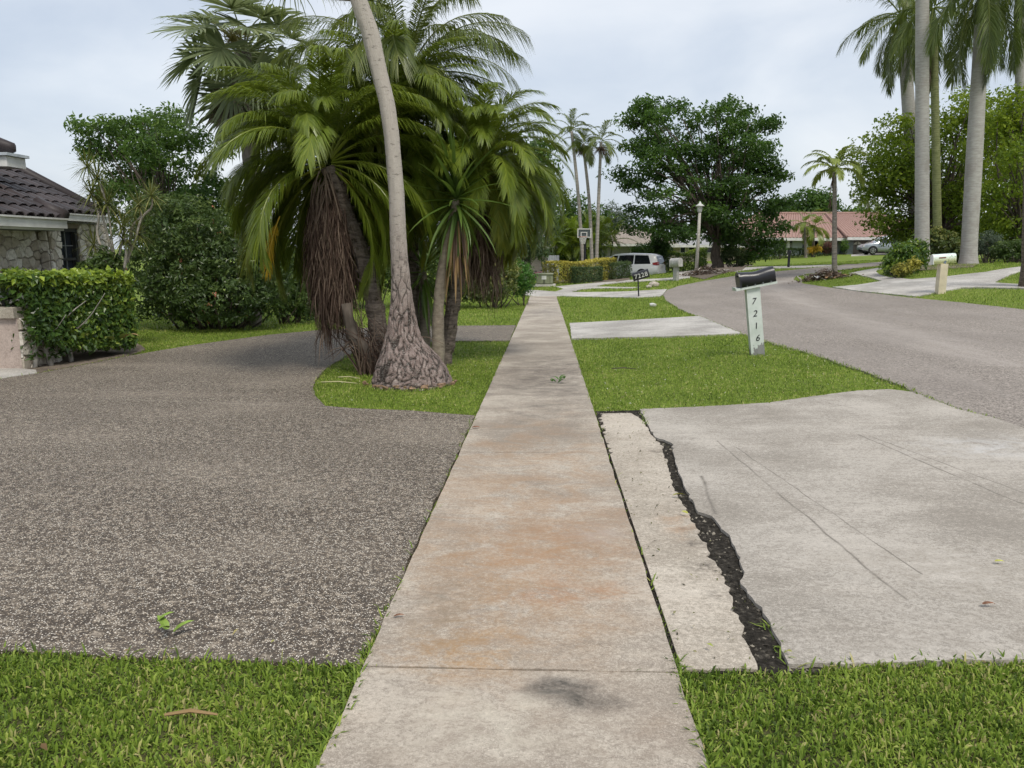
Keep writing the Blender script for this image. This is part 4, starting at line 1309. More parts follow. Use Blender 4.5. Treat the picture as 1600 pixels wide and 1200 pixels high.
def stones(parent, org, U, V_, Nrm, w, h, size, seed, holes=(), depth=.035, joined=False):
    """irregular flat stones over a w x h patch: each its own piece"""
    rng = np.random.default_rng(seed)
    org, U, V_, Nrm = [np.asarray(k, float) for k in (org, U, V_, Nrm)]
    nx, ny = max(1, int(w / size)), max(1, int(h / size))
    S = []
    for i in range(-1, nx + 1):
        for j in range(-1, ny + 1):
            S.append(((i + .5 + rng.uniform(-.45, .45)) * w / nx, (j + .5 + rng.uniform(-.45, .45)) * h / ny))
    S = np.array(S); allm = MB()
    for i, s in enumerate(S):
        poly = [np.array(p, float) for p in ((0, 0), (w, 0), (w, h), (0, h))]
        near = np.argsort(((S - s) ** 2).sum(1))[1:18]
        for j in near:
            poly = clip_cell(poly, s, S[j])
            if len(poly) < 3: break
        if len(poly) < 3: continue
        P = np.array(poly); c = P.mean(0)
        if any(x0 < c[0] < x1 and y0 < c[1] < y1 for x0, x1, y0, y1 in holes): continue
        ext = P.max(0) - P.min(0)
        if min(ext) < .03: continue
        k = 1 - .016 / max(.05, min(ext))
        P = c + (P - c) * k
        d = depth * rng.uniform(.5, 1.3)
        til = rng.normal(0, .06, 2)
        base = np.array([org + U * p[0] + V_ * p[1] for p in P])
        top = np.array([org + U * (c[0] + (p[0] - c[0]) * .9) + V_ * (c[1] + (p[1] - c[1]) * .9) + Nrm * (d + til @ (p - c)) for p in P])
        n = len(P); a = np.arange(n); b = (a + 1) % n
        kk = np.arange(1, n - 1)
        if joined:
            allm.add(np.r_[base, top], tris=np.c_[np.full(n - 2, n), n + kk, n + kk + 1], quads=np.c_[a, b, b + n, a + n]); continue
        me = mesh_np('stone', np.r_[base, top], np.c_[np.full(n - 2, n), n + kk, n + kk + 1], np.c_[a, b, b + n, a + n])
        obj('stone', me, MAT_STONE, parent)
    if joined: allm.build('stonework', MAT_STONE, parent)['kind'] = 'stuff'

def left_house():
    XW, XE = -9.35, -8.85
    gz = -.28
    t = thing('stone_house', 'house with irregular stone wall, dark tiled roof and white gutter behind the clipped hedge', 'house', (XW, 14, gz))
    wall = MB()
    wall.box((XW - .15, 10.6, 1.0), (.3, 7.6, 2.6))                      # up to the window
    wall.box((XW - .15, 15.8, 1.0), (.3, 1.06, 2.6))
    wall.box((XW - .15, 14.835, .15), (.3, .87, .9))
    wall.box((XW - .15, 14.835, 2.13), (.3, .87, .34))
    wall.box((XW - 3, 16.2, 1.0), (5.7, .26, 2.6))
    w = wall.build('wall', MAT_MORTAR, t)
    stones(w, (XW, 12.1, 0.4), (0, 1, 0), (0, 0, 1), (1, 0, 0), 4.2, 1.85, .165, 5, holes=[(1.92, 3.20, .1, 1.6)])
    stones(w, (XW, 7.0, 0.0), (0, 1, 0), (0, 0, 1), (1, 0, 0), 5.1, 2.25, .17, 15, joined=True)
    stones(w, (XW, 12.1, -.2), (0, 1, 0), (0, 0, 1), (1, 0, 0), 4.2, .6, .17, 16, joined=True)
    pil = MB(); pil.box((XW + .09, 14.22, 1.0), (.18, .34, 2.5))
    pb = pil.build('pilaster', MAT_MORTAR, t)
    stones(pb, (XW + .181, 14.05, 0.0), (0, 1, 0), (0, 0, 1), (1, 0, 0), .34, 2.2, .16, 6, depth=.03)
    stones(pb, (XW, 14.049, 0.0), (1, 0, 0), (0, 0, 1), (0, -1, 0), .18, 2.2, .16, 8, depth=.03)
    # window with bars
    wi = MB(); y0, y1, z0, z1 = 14.41, 15.26, .62, 1.95
    for a, b in (((XW - .06, (y0 + y1) / 2, z0 + .03), (.08, y1 - y0, .06)), ((XW - .06, (y0 + y1) / 2, z1 - .03), (.08, y1 - y0, .06)),
                 ((XW - .06, y0 + .03, (z0 + z1) / 2), (.08, .06, z1 - z0 - .12)), ((XW - .06, y1 - .03, (z0 + z1) / 2), (.08, .06, z1 - z0 - .12)),
                 ((XW - .07, (y0 + y1) / 2, 1.36), (.06, y1 - y0 - .12, .05))):
        wi.box(a, b)
    win = wi.build('window', MAT_DARKFRAME, t)
    mu = MB()
    for yy in (y0 + .26, y0 + .54): mu.box((XW - .085, yy, (z0 + z1) / 2), (.02, .02, z1 - z0 - .13))
    for zz in (.85, 1.1, 1.62): mu.box((XW - .0855, (y0 + y1) / 2, zz), (.018, y1 - y0 - .13, .018))
    mu.build('glazing_bars', plain('grey bars', (0.22, 0.23, 0.24), .5), win)
    pa = MB(); pa.box((XW - .12, (y0 + y1) / 2, (z0 + z1) / 2), (.01, y1 - y0 - .08, z1 - z0 - .08))
    pa.build('pane', m_glass('dark window glass', (0.035, 0.04, 0.05)), win)
    # roof: two eave sections, tiles one by one
    sl = math.atan(.53); ru = np.array([-math.cos(sl), 0, math.sin(sl)]); rn = np.array([math.sin(sl), 0, math.cos(sl)])
    Ms = Matrix(((ru[0], 0, rn[0]), (0, 1, 0), (ru[2], 0, rn[2])))
    rf = MB()
    e1 = np.array([XE, 0, 2.12]); e2 = np.array([XE - .27, 0, 2.25])
    def slab(o, y0, y1, L, th):
        c = o + ru * L / 2 + np.array([0, (y0 + y1) / 2, 0])
        rf.box(c - rn * th / 2, (L, y1 - y0, th), Ms)
    slab(e1, 6.5, 13.95, 6.5, .12); slab(e2, 13.953, 15.75, 6.2, .12)
    roof = rf.build('roof', plain('roof underlay', (0.04, 0.034, 0.032), .8), t)
    # barrel tile: arched strip, slightly tapered, with thickness
    a = np.linspace(0, math.pi, 6)
    def ring(u, k): return np.c_[np.full(6, u), np.cos(a) * .125 * k, np.sin(a) * .075 * k + .01]
    v = np.r_[ring(0, 1.06), ring(.40, .92), ring(0, .88), ring(.40, .76)]
    q = [[i, i + 1, i + 7, i + 6] for i in range(5)] + [[12 + i, 18 + i, 19 + i, 13 + i] for i in range(5)] + [[i, 12 + i, 13 + i, i + 1] for i in range(5)] + [[0, 6, 18, 12], [5, 17, 23, 11]]
    tm = mesh_np('tile', v, None, q, smooth=False)
    M4 = Ms.to_4x4()
    rng = np.random.default_rng(9)
    for o, ys in ((e1, np.arange(11.15, 13.9, .27)), (e2, np.arange(14.08, 15.75, .27))):
        for r_ in range(13):
            for y in ys:
                p = o + ru * (r_ * .34 - .06) + rn * .012 + np.array([0, y + rng.normal(0, .006), 0])
                inst(tm, 'tile', MAT_TILE_DK, roof, Matrix.Translation(Vector(p)) @ M4 @ Matrix.Rotation(rng.normal(.05, .015), 4, 'Y'))
    rest = MB(); A3 = np.array(Ms)
    for r_ in range(13):
        for y in np.arange(7.0, 11.1, .27):
            rest.add(v @ A3.T + e1 + ru * (r_ * .34 - .06) + rn * .012 + np.array([0, y, 0]), quads=q)
    rest.build('tiling', MAT_TILE_DK, roof)['kind'] = 'stuff'
    # end ridge along the step in the eaves
    rd = MB()
    p0 = e1 + np.array([0, 13.95, 0]) + rn * .05; rd.tube([p0 - ru * .08, p0 + ru * .5], [.13, .11], 10)
    rd.build('ridge_tile', MAT_TILE_DK, roof, True)
    rk = MB(); p0 = e2 + np.array([0, 15.72, 0]) + rn * .05
    rk.tube([p0, p0 + ru * 4.6], [.11, .11], 8); rk.build('ridge_tile', MAT_TILE_DK, roof, True)
    gt = MB()
    gt.box((XE + .06, 10.2, 2.0), (.13, 7.5, .15)); gt.box((XE + .075, 10.2, 2.09), (.17, 7.54, .03)); gt.box((XE + .02, 10.2, 1.91), (.08, 7.48, .05))
    gt.build('gutter', MAT_WHITE, t)
    gt = MB(); gt.box((XE - .2, 14.9, 2.14), (.12, 1.88, .11)); gt.box((XE - .19, 14.9, 2.21), (.15, 1.9, .025))
    gt.build('gutter', MAT_WHITE, t)
    sf = MB(); sf.box(((XW + XE) / 2 - .1, 11.0, 1.885), (.5, 5.85, .02)); sf.box(((XW + XE) / 2 - .2, 14.9, 2.06), (.36, 1.8, .02))
    sf.build('soffit', plain('grey soffit', (0.2, 0.21, 0.2), .8), t)
    # chimney block behind the slope
    ch = MB(); c = at(8, 262, 13.9)
    ch.box((c[0] - .28, 13.9, 3.09), (1.0, .5, .18)); cb = ch.build('chimney', MAT_WHITE, t)
    cp = MB(); cp.box((c[0] - .28, 13.9, 3.21), (1.1, .6, .05)); cp.build('cap', plain('pale blue-grey cap', (0.46, 0.5, 0.53), .6), cb)
    q0 = at(-30, 226, 13.9); q1 = at(18, 232, 13.9)
    rt = MB()
    rt.tube([q0, (q0 + q1) / 2 + np.array([0, 0, .05]), q1, q1 + np.array([.03, 0, -.06])], [.12, .14, .11, .05], 10); rt.build('ridge_tile', MAT_TILE_DK, cb, True)
left_house()

def planter():
    p = G(35, 576)
    x1, y0 = p[0], p[1]
    gz = p[2] - .05; zt = at(25, 497, y0)[2]
    t = thing('planter_wall', 'pink stucco planter wall with beige cap and stone side at the drive edge', 'wall', (x1 - .8, y0 + .5, gz))
    b = MB(); b.box((x1 - .9, y0 + .45, (gz + zt) / 2), (1.8, .9, zt - gz)); w = b.build('wall', MAT_PINK, t)
    c = MB(); zc = at(25, 481, y0)[2]
    c.box((x1 - .93, y0 + .43, (zc + zt) / 2), (1.86, .98, zc - zt)); c.build('cap', m_concrete('beige cap', (0.38, 0.34, 0.27), (0.48, 0.44, 0.37), fine=50), t)
    stones(w, (x1, y0, gz), (0, 1, 0), (0, 0, 1), (1, 0, 0), .9, zt - gz, .17, 12, depth=.04)
    # lantern standing on the cap
    q = at(6, 470, y0 + .3)
    L = thing('lantern', 'black post lantern with pale glass on the pink planter wall', 'lantern', (q[0], q[1], zc))
    f = MB()
    for dx in (-.09, .09):
        for dy in (-.09, .09): f.tube([(q[0] + dx * .7, q[1] + dy * .7, zc + .12), (q[0] + dx, q[1] + dy, zc + .36)], .009, 5)
    f.box((q[0], q[1], zc + .11), (.17, .17, .03)); f.tube([(q[0], q[1], zc), (q[0], q[1], zc + .1)], .03, 8)
    f.build('frame', MAT_DARKFRAME, L)
    r_ = MB(); r_.lathe([(.15, zc + .36), (.15, zc + .375), (.10, zc + .44), (.02, zc + .46)], (q[0], q[1], 0), 12); r_.build('roof', plain('pewter', (0.4, 0.41, 0.43), .4, metal=.3), L, True)
    fi = MB(); fi.lathe([(.015, zc + .46), (.05, zc + .50), (.055, zc + .52), (.01, zc + .535)], (q[0], q[1], 0), 10); fi.build('finial', plain('rust brown', (0.08, 0.05, 0.04), .6), L, True)
    g = MB(); g.box((q[0], q[1], zc + .24), (.11, .11, .22)); g.build('glass', plain('milky glass', (0.55, 0.57, 0.58), .2, .5), L)
planter()

def near_hedge():
    rng = np.random.default_rng(61)
    a = G(64, 577)[:2] + np.array([0, .12]); b = G(205, 552)[:2] + np.array([.0, .1])
    d = b - a; Ln = np.linalg.norm(d); d /= Ln; n = np.array([d[1], -d[0]])     # outward, towards the drive
    base = on_ground(*((a + b) / 2))
    t = thing('hedge', 'clipped leafy hedge with lime top and bare woody stems beside the pink planter', 'hedge', base)
    m = 13000
    u = rng.uniform(-.1, Ln + .12, m); v = rng.uniform(-.95, .0, m); z = rng.uniform(.35, 1.0, m)
    face = rng.uniform(size=m)
    top = face < .46; front = (face >= .46) & (face < .86); end = face >= .86
    ztop = 1.36 + .04 * np.sin(u * 5) + rng.normal(0, .03, m)
    z[top] = ztop[top] - np.abs(rng.normal(0, .06, top.sum()))
    v[front] = -np.abs(rng.normal(0, .09, front.sum()))
    zf = 1.36 - (rng.uniform(size=front.sum()) ** 1.05) * np.interp(u[front], [0, .5, Ln], [.95, 1.1, 1.25])
    z[front] = zf
    u[end] = Ln + .12 - np.abs(rng.normal(0, .08, end.sum())); z[end] = 1.36 - rng.uniform(size=end.sum()) * 1.25
    P2 = a + u[:, None] * d + v[:, None] * n
    P = np.c_[P2, H(P2[:, 0], P2[:, 1]) + z]
    N = np.where(top[:, None], np.array([0, 0, 1.0]), np.where(front[:, None], np.r_[n, .35], np.r_[d, .3]))
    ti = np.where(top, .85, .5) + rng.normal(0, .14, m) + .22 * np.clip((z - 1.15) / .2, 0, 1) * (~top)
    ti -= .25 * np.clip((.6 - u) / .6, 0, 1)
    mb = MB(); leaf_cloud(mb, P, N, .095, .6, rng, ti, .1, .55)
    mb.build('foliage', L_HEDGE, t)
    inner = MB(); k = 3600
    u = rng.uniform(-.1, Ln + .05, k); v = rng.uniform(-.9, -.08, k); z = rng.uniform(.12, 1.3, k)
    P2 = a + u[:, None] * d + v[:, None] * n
    leaf_cloud(inner, np.c_[P2, H(P2[:, 0], P2[:, 1]) + z], rng.normal(size=(k, 3)), .09, .55, rng, rng.normal(.15, .1, k))  # same leaves tinted dark, the shade inside the hedge put into their colour
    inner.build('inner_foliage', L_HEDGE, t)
    for i, uu in enumerate((.05, .33, .8)):
        s = MB()
        p2 = a + uu * d + rng.uniform(-.35, -.06) * n
        b0 = on_ground(p2[0], p2[1], -.05)
        r = rng.uniform(.018, .034)
        k1 = b0 + np.array([rng.normal(0, .05), rng.normal(0, .05), .45]); k2 = k1 + np.array([rng.normal(0, .14), rng.normal(0, .14), .45]); k3 = k2 + np.array([rng.normal(0, .15), rng.normal(0, .15), .3])
        s.tube(spline([b0, k1, k2, k3], 10), np.linspace(r * 1.5, r * .35, 10), 8, jit=.08, rng=rng)
        for _ in range(4):
            e = k1 + np.array([rng.normal(0, .3), rng.normal(0, .3), rng.uniform(.25, .7)])
            s.tube(spline([k1, (k1 + e) / 2 + rng.normal(size=3) * .06, e], 6), np.linspace(r * .55, r * .15, 6), 5, rng=rng)
        s.build('stem', m_bark('lichen-grey stem', (0.17, 0.155, 0.13), (0.42, 0.4, 0.36), .8, 9, .5), t, True)
    # a few big paddle leaves low in the hedge
    pl = strap_mesh('paddle_leaf', .42, .12, .5, 1.0)
    for uu, az, s_ in ((1.72, -.6, 1.0), (1.75, -.2, .85), (1.5, -1.4, .8), (.9, -1.0, .6)):
        p2 = a + uu * d + .02 * n
        inst(pl, 'paddle_leaf', L_CROTON if uu < 1.74 else L_TAN, t, TRS(on_ground(p2[0], p2[1], .28 if uu > 1 else .4), az, s_))
near_hedge()

def dragon_tree():
    rng = np.random.default_rng(62)
    base = gp(188, 14.1)
    t = thing('dragon_tree', 'spindly dragon tree with bare pale canes and spiky tufts at the house corner', 'plant', base)
    Y = 14.1
    paths = [[(182, 440), (182, 413), (176, 385), (173, 360), (168, 318)], [(181, 413), (165, 357), (156, 318)], [(180, 430), (153, 372), (154, 337), (143, 303)], [(193, 440), (193, 421), (210, 379), (221, 341), (237, 324), (237, 306)],
             [(200, 410), (206, 357), (221, 337), (217, 322)], [(186, 430), (185, 407), (192, 374)], [(165, 440), (155, 423), (146, 383)], [(168, 318), (160, 293), (146, 275), (136, 260)], [(194, 420), (197, 390), (192, 356)],
             [(168, 325), (160, 300), (152, 278)], [(205, 385), (213, 376), (217, 366)]]
    for i, p in enumerate(paths):
        mb = MB()
        pts = np.array([at(x, y, Y + .12 * math.sin(i * 2.1)) for x, y in p])
        mb.tube(spline(pts, 14), np.linspace(.026, .015, 14) * (.75 if i in (7, 9, 10) else 1), 7, jit=.05, rng=rng)
        mb.build('cane', B_PALE, t, True)
        tip = pts[-1]
        lf = MB()
        for k in range(64):
            el = R(80) - R(125) * (k / 64) ** .8; az = k * 2.399
            Lk = rng.uniform(.32, .54)
            me_d = np.array([math.cos(az) * math.cos(el), math.sin(az) * math.cos(el), math.sin(el)])
            sd = unit(np.cross(me_d, np.array([0, 0, 1.0]) + .01)) * .011
            m1 = tip + me_d * Lk * .5; e = tip + me_d * Lk; e[2] -= Lk * .16 * math.cos(el)
            lf.add([tip - sd * .6, tip + sd * .6, m1 + sd, m1 - sd, e], tris=[[3, 2, 4]], quads=[[0, 1, 2, 3]], tint=rng.uniform(.1, .9))
        lf.build('leaf_tuft', L_DRAC, t)
dragon_tree()

broad_tree('shade_tree', 'loose mid green tree rising behind the stone house and shrubs', 'tree', gp(275, 21.5),
           pads([(140, 195), (165, 190), (190, 205), (225, 175), (255, 165), (262, 190), (300, 205), (345, 225), (360, 330), (330, 370), (230, 360), (160, 330), (165, 270), (150, 235)], 34, 21, 28, 17, 1.6, 5),
           17000, .14, L_MIDTREE, B_DARK, .13, 2.2, 71, clump=.17, droop=.2, aspect=.42, shell=.35)
shrub('flowering_shrub', 'big dark shrub with small coral flowers behind the drive and lawn', 'shrub', gp(345, 18.4),
      [bl(300, 365, 18.4, 66, 60), bl(360, 400, 18.2, 70, 68), bl(285, 440, 18.0, 62, 60), bl(350, 462, 17.8, 80, 45), bl(250, 345, 18.8, 48, 45), bl(410, 440, 18.2, 46, 58), bl(232, 410, 18.6, 34, 50), bl(228, 465, 18.3, 30, 40)],
      26000, .105, L_IXORA, B_DARK, 72, clump=.09, stems=40, per=12, base_t=.42, topl=.35, shell=.55, flowers=(L_FLOWER, 40, .035), r=.03)
shrub('shrub', 'dark rounded shrub between the flowering shrub and the palm island', 'shrub', gp(448, 20), [bl(450, 440, 20, 38, 55), bl(425, 400, 20.3, 36, 50), bl(480, 455, 20.2, 34, 45)],
      8000, .1, L_IXORA, B_DARK, 73, clump=.1, stems=16)
shrub('shrub', 'small dark shrub under the house window behind the hedge', 'shrub', gp(165, 13.9), [bl(162, 415, 13.9, 24, 28), bl(140, 428, 13.8, 22, 20)], 1600, .1, L_IXORA, B_DARK, 74, clump=.06, stems=8)

def sabal():
    rng = np.random.default_rng(75)
    base = gp(396, 19.2); top = at(380, 82, 19.2)
    t = thing('sabal_palm', 'fan-leaved sabal palm with ragged greying crown behind the island', 'palm tree', base)
    mb = MB(); mb.tube(spline([base - np.array([0, 0, .1]), (base + top) / 2 + np.array([.1, 0, 0]), top], 20), np.full(20, .19) * (1 + .06 * np.sin(np.arange(20) * 2.3)), 12, jit=.05, rng=rng)
    mb.build('trunk', B_GREY, t, True)
    el = [R(a) for a in (72, 50, 28, 8, -14, -34, -55)]
    fm = [fan_mesh('fan_leaf', .95, 1.15, e, 1.15 + .2 * (e < .2), 34, 80 + i, .085, .22) for i, e in enumerate(el)]
    for i in range(36):
        q = min(6, int(7 * i / 36)); az = i * 2.399 + rng.normal(0, .15)
        mm = L_SABAL_D if (q >= 5 and rng.uniform() < .75) else L_SABAL
        inst(fm[q], 'fan_leaf', mm, t, TRS(top + np.array([math.cos(az) * .12, math.sin(az) * .12, .1 - .012 * i]), az, rng.uniform(.85, 1.1), rx=rng.normal(0, .2)))
    fl = MB()
    for i in range(90):
        p = top + np.array([-.05, -.5, .15]); e = p + np.array([rng.normal(.1, .25), rng.normal(-.2, .2), rng.uniform(-.1, .45)])
        fl.tube(spline([p, (p + e) / 2 + rng.normal(size=3) * .08, e], 4), [.008, .006, .005, .003], 3, cap=False, tint=rng.uniform())
    fl.build('flower_stalks', leafy('pale flower stalk', (0.3, 0.26, 0.09), (0.42, 0.36, 0.13), (0.5, 0.45, 0.2), rough=.8, trans=.2), t)
sabal()

# ------------------------------------------------------------------ planting down the street
shrub('variegated_bush', 'cream and green variegated bush just past the palm island', 'bush', gp(770, 27.5), [bl(775, 440, 27.3, 32, 30), bl(745, 448, 27, 26, 26), bl(790, 425, 27.8, 22, 26)], 5200, .13, L_CROTON, B_DARK, 101, clump=.1, stems=10, aspect=.4)
shrub('round_bush', 'bright green rounded bush where the sidewalk meets the next drive', 'bush', gp(816, 29), [bl(815, 436, 29, 21, 27), bl(806, 430, 29.2, 16, 24)], 5200, .08, L_BRIGHT, B_DARK, 102, clump=.07, stems=6)
shrub('shrub', 'dark shrub in the shade directly behind the yuccas', 'shrub', gp(715, 28), [bl(715, 435, 28, 32, 36), bl(690, 420, 28.5, 30, 40), bl(650, 430, 29, 40, 40)], 5000, .14, L_IXORA, B_DARK, 103, clump=.12, stems=8)
shrub('shrub', 'tall dark shrub filling the gap behind the island trunks', 'shrub', gp(560, 26), [bl(560, 420, 26, 55, 60), bl(500, 430, 25, 45, 50), bl(620, 390, 27, 50, 70), bl(545, 350, 27, 60, 60)], 9000, .14, L_IXORA, B_DARK, 104, clump=.14, stems=14)
broad_tree('shade_tree', 'rounded green tree just above the smaller date palm', 'tree', gp(800, 46), [bl(845, 248, 45, 30, 32), bl(805, 265, 45, 46, 50), bl(825, 315, 45, 42, 45), bl(770, 300, 46, 50, 60), bl(850, 300, 45.5, 24, 30)], 9000, .26, L_MIDTREE, B_GREY, .28, 3.5, 105, clump=.32)
broad_tree('shade_tree', 'drooping dark tree over the parked bicycles', 'tree', gp(822, 42), [bl(822, 372, 42, 26, 24), bl(842, 388, 42, 18, 16), bl(800, 390, 42, 26, 26), bl(850, 350, 43, 24, 26)], 4200, .2, L_DKHEDGE, B_GREY, .12, 1.8, 106, clump=.2, droop=.5, aspect=.35)
broad_tree('shade_tree', 'dark leafy tree behind the basketball hoop', 'tree', gp(880, 60), [bl(870, 335, 60, 30, 40), bl(900, 350, 60, 32, 40), bl(925, 355, 61, 28, 36), bl(888, 390, 60, 50, 24)], 7500, .28, L_DARKTREE, B_DARK, .25, 3.0, 107, clump=.35)
broad_tree('wispy_tree', 'pale wispy distant tree above the tan roof', 'tree', gp(955, 105), [bl(955, 335, 105, 17, 20), bl(940, 345, 105, 14, 16), bl(972, 345, 105, 14, 16), bl(958, 355, 105, 26, 14)], 3000, .45, L_GREY, B_GREY, .25, 4.5, 108, clump=.6, aspect=.22)

_ELS = [R(a) for a in (76, 55, 36, 18, 0, -22)]
FS_SMALL = frond_set('frond', 1.7, 26, .55, .05, _ELS, 1.35, vee=.3, droop=.35, seed=130, rr=.02, taper=(.7, .5))
FS_ARECA = frond_set('frond', 2.2, 26, .55, .05, [R(a) for a in (82, 70, 58, 46, 32, 15)], 1.2, vee=.5, droop=.3, seed=150, rr=.02, taper=(.7, .5))
FS_ROYAL = frond_set('frond', 3.6, 90, .78, .035, [R(a) for a in (80, 52, 28, 4, -20, -45, -68)], 1.25, vee=.15, droop=.6, seed=170, rr=.045, plume=.7, taper=(.6, .4))

def slim_palm(name, label, cpx, bpx, Y, r, count, fset, mat, seed, scale=1.0, group=None, bark=None, mid=None, spear=False, fruit=False, hang=0, cat='palm tree'):
    rng = np.random.default_rng(seed)
    base = gp(bpx, Y); top = at(cpx[0], cpx[1], Y)
    t = thing(name, label, cat, base, group=group)
    m = at(mid[0], mid[1], Y) if mid else (base + top) / 2
    c = spline([base - np.array([0, 0, .1]), m, top], 30)
    mb = MB(); rad = np.linspace(r * 1.15, r * .8, 30); rad[:2] *= (1.5, 1.2)
    mb.tube(c, rad * (1 + .03 * np.sin(np.arange(30) * 2.5)), 10, rng=rng)
    mb.build('trunk', bark or B_SLIM, t, True)
    crown(t, top, fset, count, mat, rng, scale=(.85 * scale, 1.1 * scale), r0=.05)
    if spear:
        s = MB(); s.tube([top, top + np.array([-.12, 0, 1.3 * scale])], [.03, .006], 5); s.build('spear_leaf', mat, t)
    if fruit:
        f = MB()
        for i in range(130):
            e = top + np.array([rng.normal(0, .28), rng.normal(0, .28), rng.uniform(-.85, -.35)])
            f.tube([top + np.array([0, 0, -.25]), e], [.012, .008], 3, cap=False, tint=rng.uniform())
        f.build('fruit_stalks', L_DEAD, t)
    if hang:
        dm = dead_mesh('dead_frond', 1.5, 40, .45, .03, seed + 5, .06)
        for i in range(hang):
            inst(dm, 'dead_frond', L_DEAD, t, TRS(top - np.array([0, 0, .1]), i * 3.0 + .1, rng.uniform(.8, 1.2)))
    return t
slim_palm('slim_palm', 'leftmost of the three tall slender palms behind the hoop', (893, 205), 913, 50, .11, 13, FS_SMALL, L_FEATHER, 201, .95, mid=(903, 300), spear=True)
slim_palm('slim_palm', 'middle one of the three tall slender palms, its crown partly hidden', (911, 225), 926, 51, .11, 12, FS_SMALL, L_FEATHER, 202, .95, mid=(921, 320), fruit=True)
slim_palm('slim_palm', 'rightmost of the three tall slender palms with dangling fruit stalks', (939, 222), 931, 49, .11, 14, FS_SMALL, L_FEATHER, 203, .95, mid=(935, 320), fruit=True)

def areca(px, Y, h, seed, label):
    rng = np.random.default_rng(seed)
    base = gp(px, Y)
    t = thing('areca_palm', label, 'palm tree', base, group='clumping palms behind the hoop')
    for i in range(5):
        b = base + np.array([rng.normal(0, .5), rng.normal(0, .5), -.05]); tp = b + np.array([rng.normal(0, .4), rng.normal(0, .3), h * rng.uniform(.6, 1.0)])
        mb = MB(); mb.tube([b, (b + tp) / 2 + rng.normal(size=3) * .08, tp], [.06, .05, .045], 6); mb.build('stem', B_SHAFT, t, True)
        crown(t, tp, FS_ARECA, 8, L_DATE if rng.uniform() < .7 else L_LIME, rng, scale=(.8, 1.15), az0=rng.uniform(0, 6))
areca(868, 55, 2.6, 211, 'clumping palm with arching leaves at the bicycles end of the thicket')
areca(888, 56, 3.2, 212, 'clumping palm with arching leaves directly left of the hoop')
areca(905, 55, 2.8, 213, 'clumping palm with arching leaves directly behind the hoop backboard')
areca(928, 57, 3.4, 214, 'clumping palm with arching leaves between the slender palm trunks')

# hedges clipped to boxes
def box_hedge(name, label, a, b, depth, h, n, leaf, mat, seed, cat='hedge', top_t=.75, side_t=.4, wob=.06, group=None, stems=True, rnd=0.0):
    rng = np.random.default_rng(seed)
    a = np.asarray(a)[:2]; b = np.asarray(b)[:2]
    d = b - a; Ln = np.linalg.norm(d); d /= Ln; nn = np.array([-d[1], d[0]])
    if nn[1] > 0: nn = -nn              # towards the viewer
    base = on_ground(*((a + b) / 2 - nn * depth / 2))
    t = thing(name, label, cat, base, group=group)
    w = np.array([Ln * depth, Ln * h, depth * h * 2]); f = rng.choice(3, n, p=w / w.sum())
    u = rng.uniform(0, Ln, n); v = rng.uniform(-depth, 0, n); z = h * rng.uniform(0.02, 1, n)
    ht = h * (1 + wob * np.sin(u * 1.9 + seed) - rnd * (2 * np.abs(u / Ln - .5)) ** 3)
    z = np.where(f == 0, ht - np.abs(rng.normal(0, .05, n)), z * ht / h)
    v = np.where(f == 1, -np.abs(rng.normal(0, .07, n)), v)
    u = np.where(f == 2, np.where(rng.uniform(size=n) < .5, np.abs(rng.normal(0, .07, n)), Ln - np.abs(rng.normal(0, .07, n))), u)
    P2 = a + u[:, None] * d + v[:, None] * nn
    P = np.c_[P2, H(P2[:, 0], P2[:, 1]) + z]
    N = np.where((f == 0)[:, None], np.array([0, 0, 1.0]), np.where((f == 1)[:, None], np.r_[nn, .4], np.r_[d, .3]))
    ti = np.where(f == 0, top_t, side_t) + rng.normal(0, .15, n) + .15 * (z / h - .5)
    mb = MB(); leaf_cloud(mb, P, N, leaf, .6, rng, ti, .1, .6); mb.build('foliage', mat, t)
    if stems:
        s = MB()
        for i in range(max(5, int(Ln * 3))):
            q = a + rng.uniform(.1, Ln - .1) * d + rng.uniform(-depth * .8, -.12) * nn
            p = on_ground(q[0], q[1], -.05); e = p + np.array([rng.normal(0, .2), rng.normal(0, .2), h * .8])
            s.tube([p, (p + e) / 2 + rng.normal(size=3) * .05, e], [.03, .02, .01], 5)
        s.build('stems', B_DARK, t)
    return t
box_hedge('hedge', 'long clipped hedge with yellow variegated leaves in front of the white minivan', gp(868, 43.5), gp(963, 45.5), 1.6, 1.18, 7500, .1, L_YELLOWH, 221, side_t=.42, top_t=.85)
box_hedge('hedge', 'dark lower front face of the yellow hedge, built as a dull green section', gp(898, 43.3), gp(942, 44.1), .5, .86, 3000, .09, L_DKHEDGE, 222, side_t=.45, top_t=.6)  # dark lower face of the same hedge, its shade put into the leaf colour
box_hedge('hedge', 'dark green hedge end next to the minivan wheel', gp(958, 45.0), gp(986, 46.2), 1.1, 1.0, 3000, .09, L_DKHEDGE, 223, side_t=.5, top_t=.65)

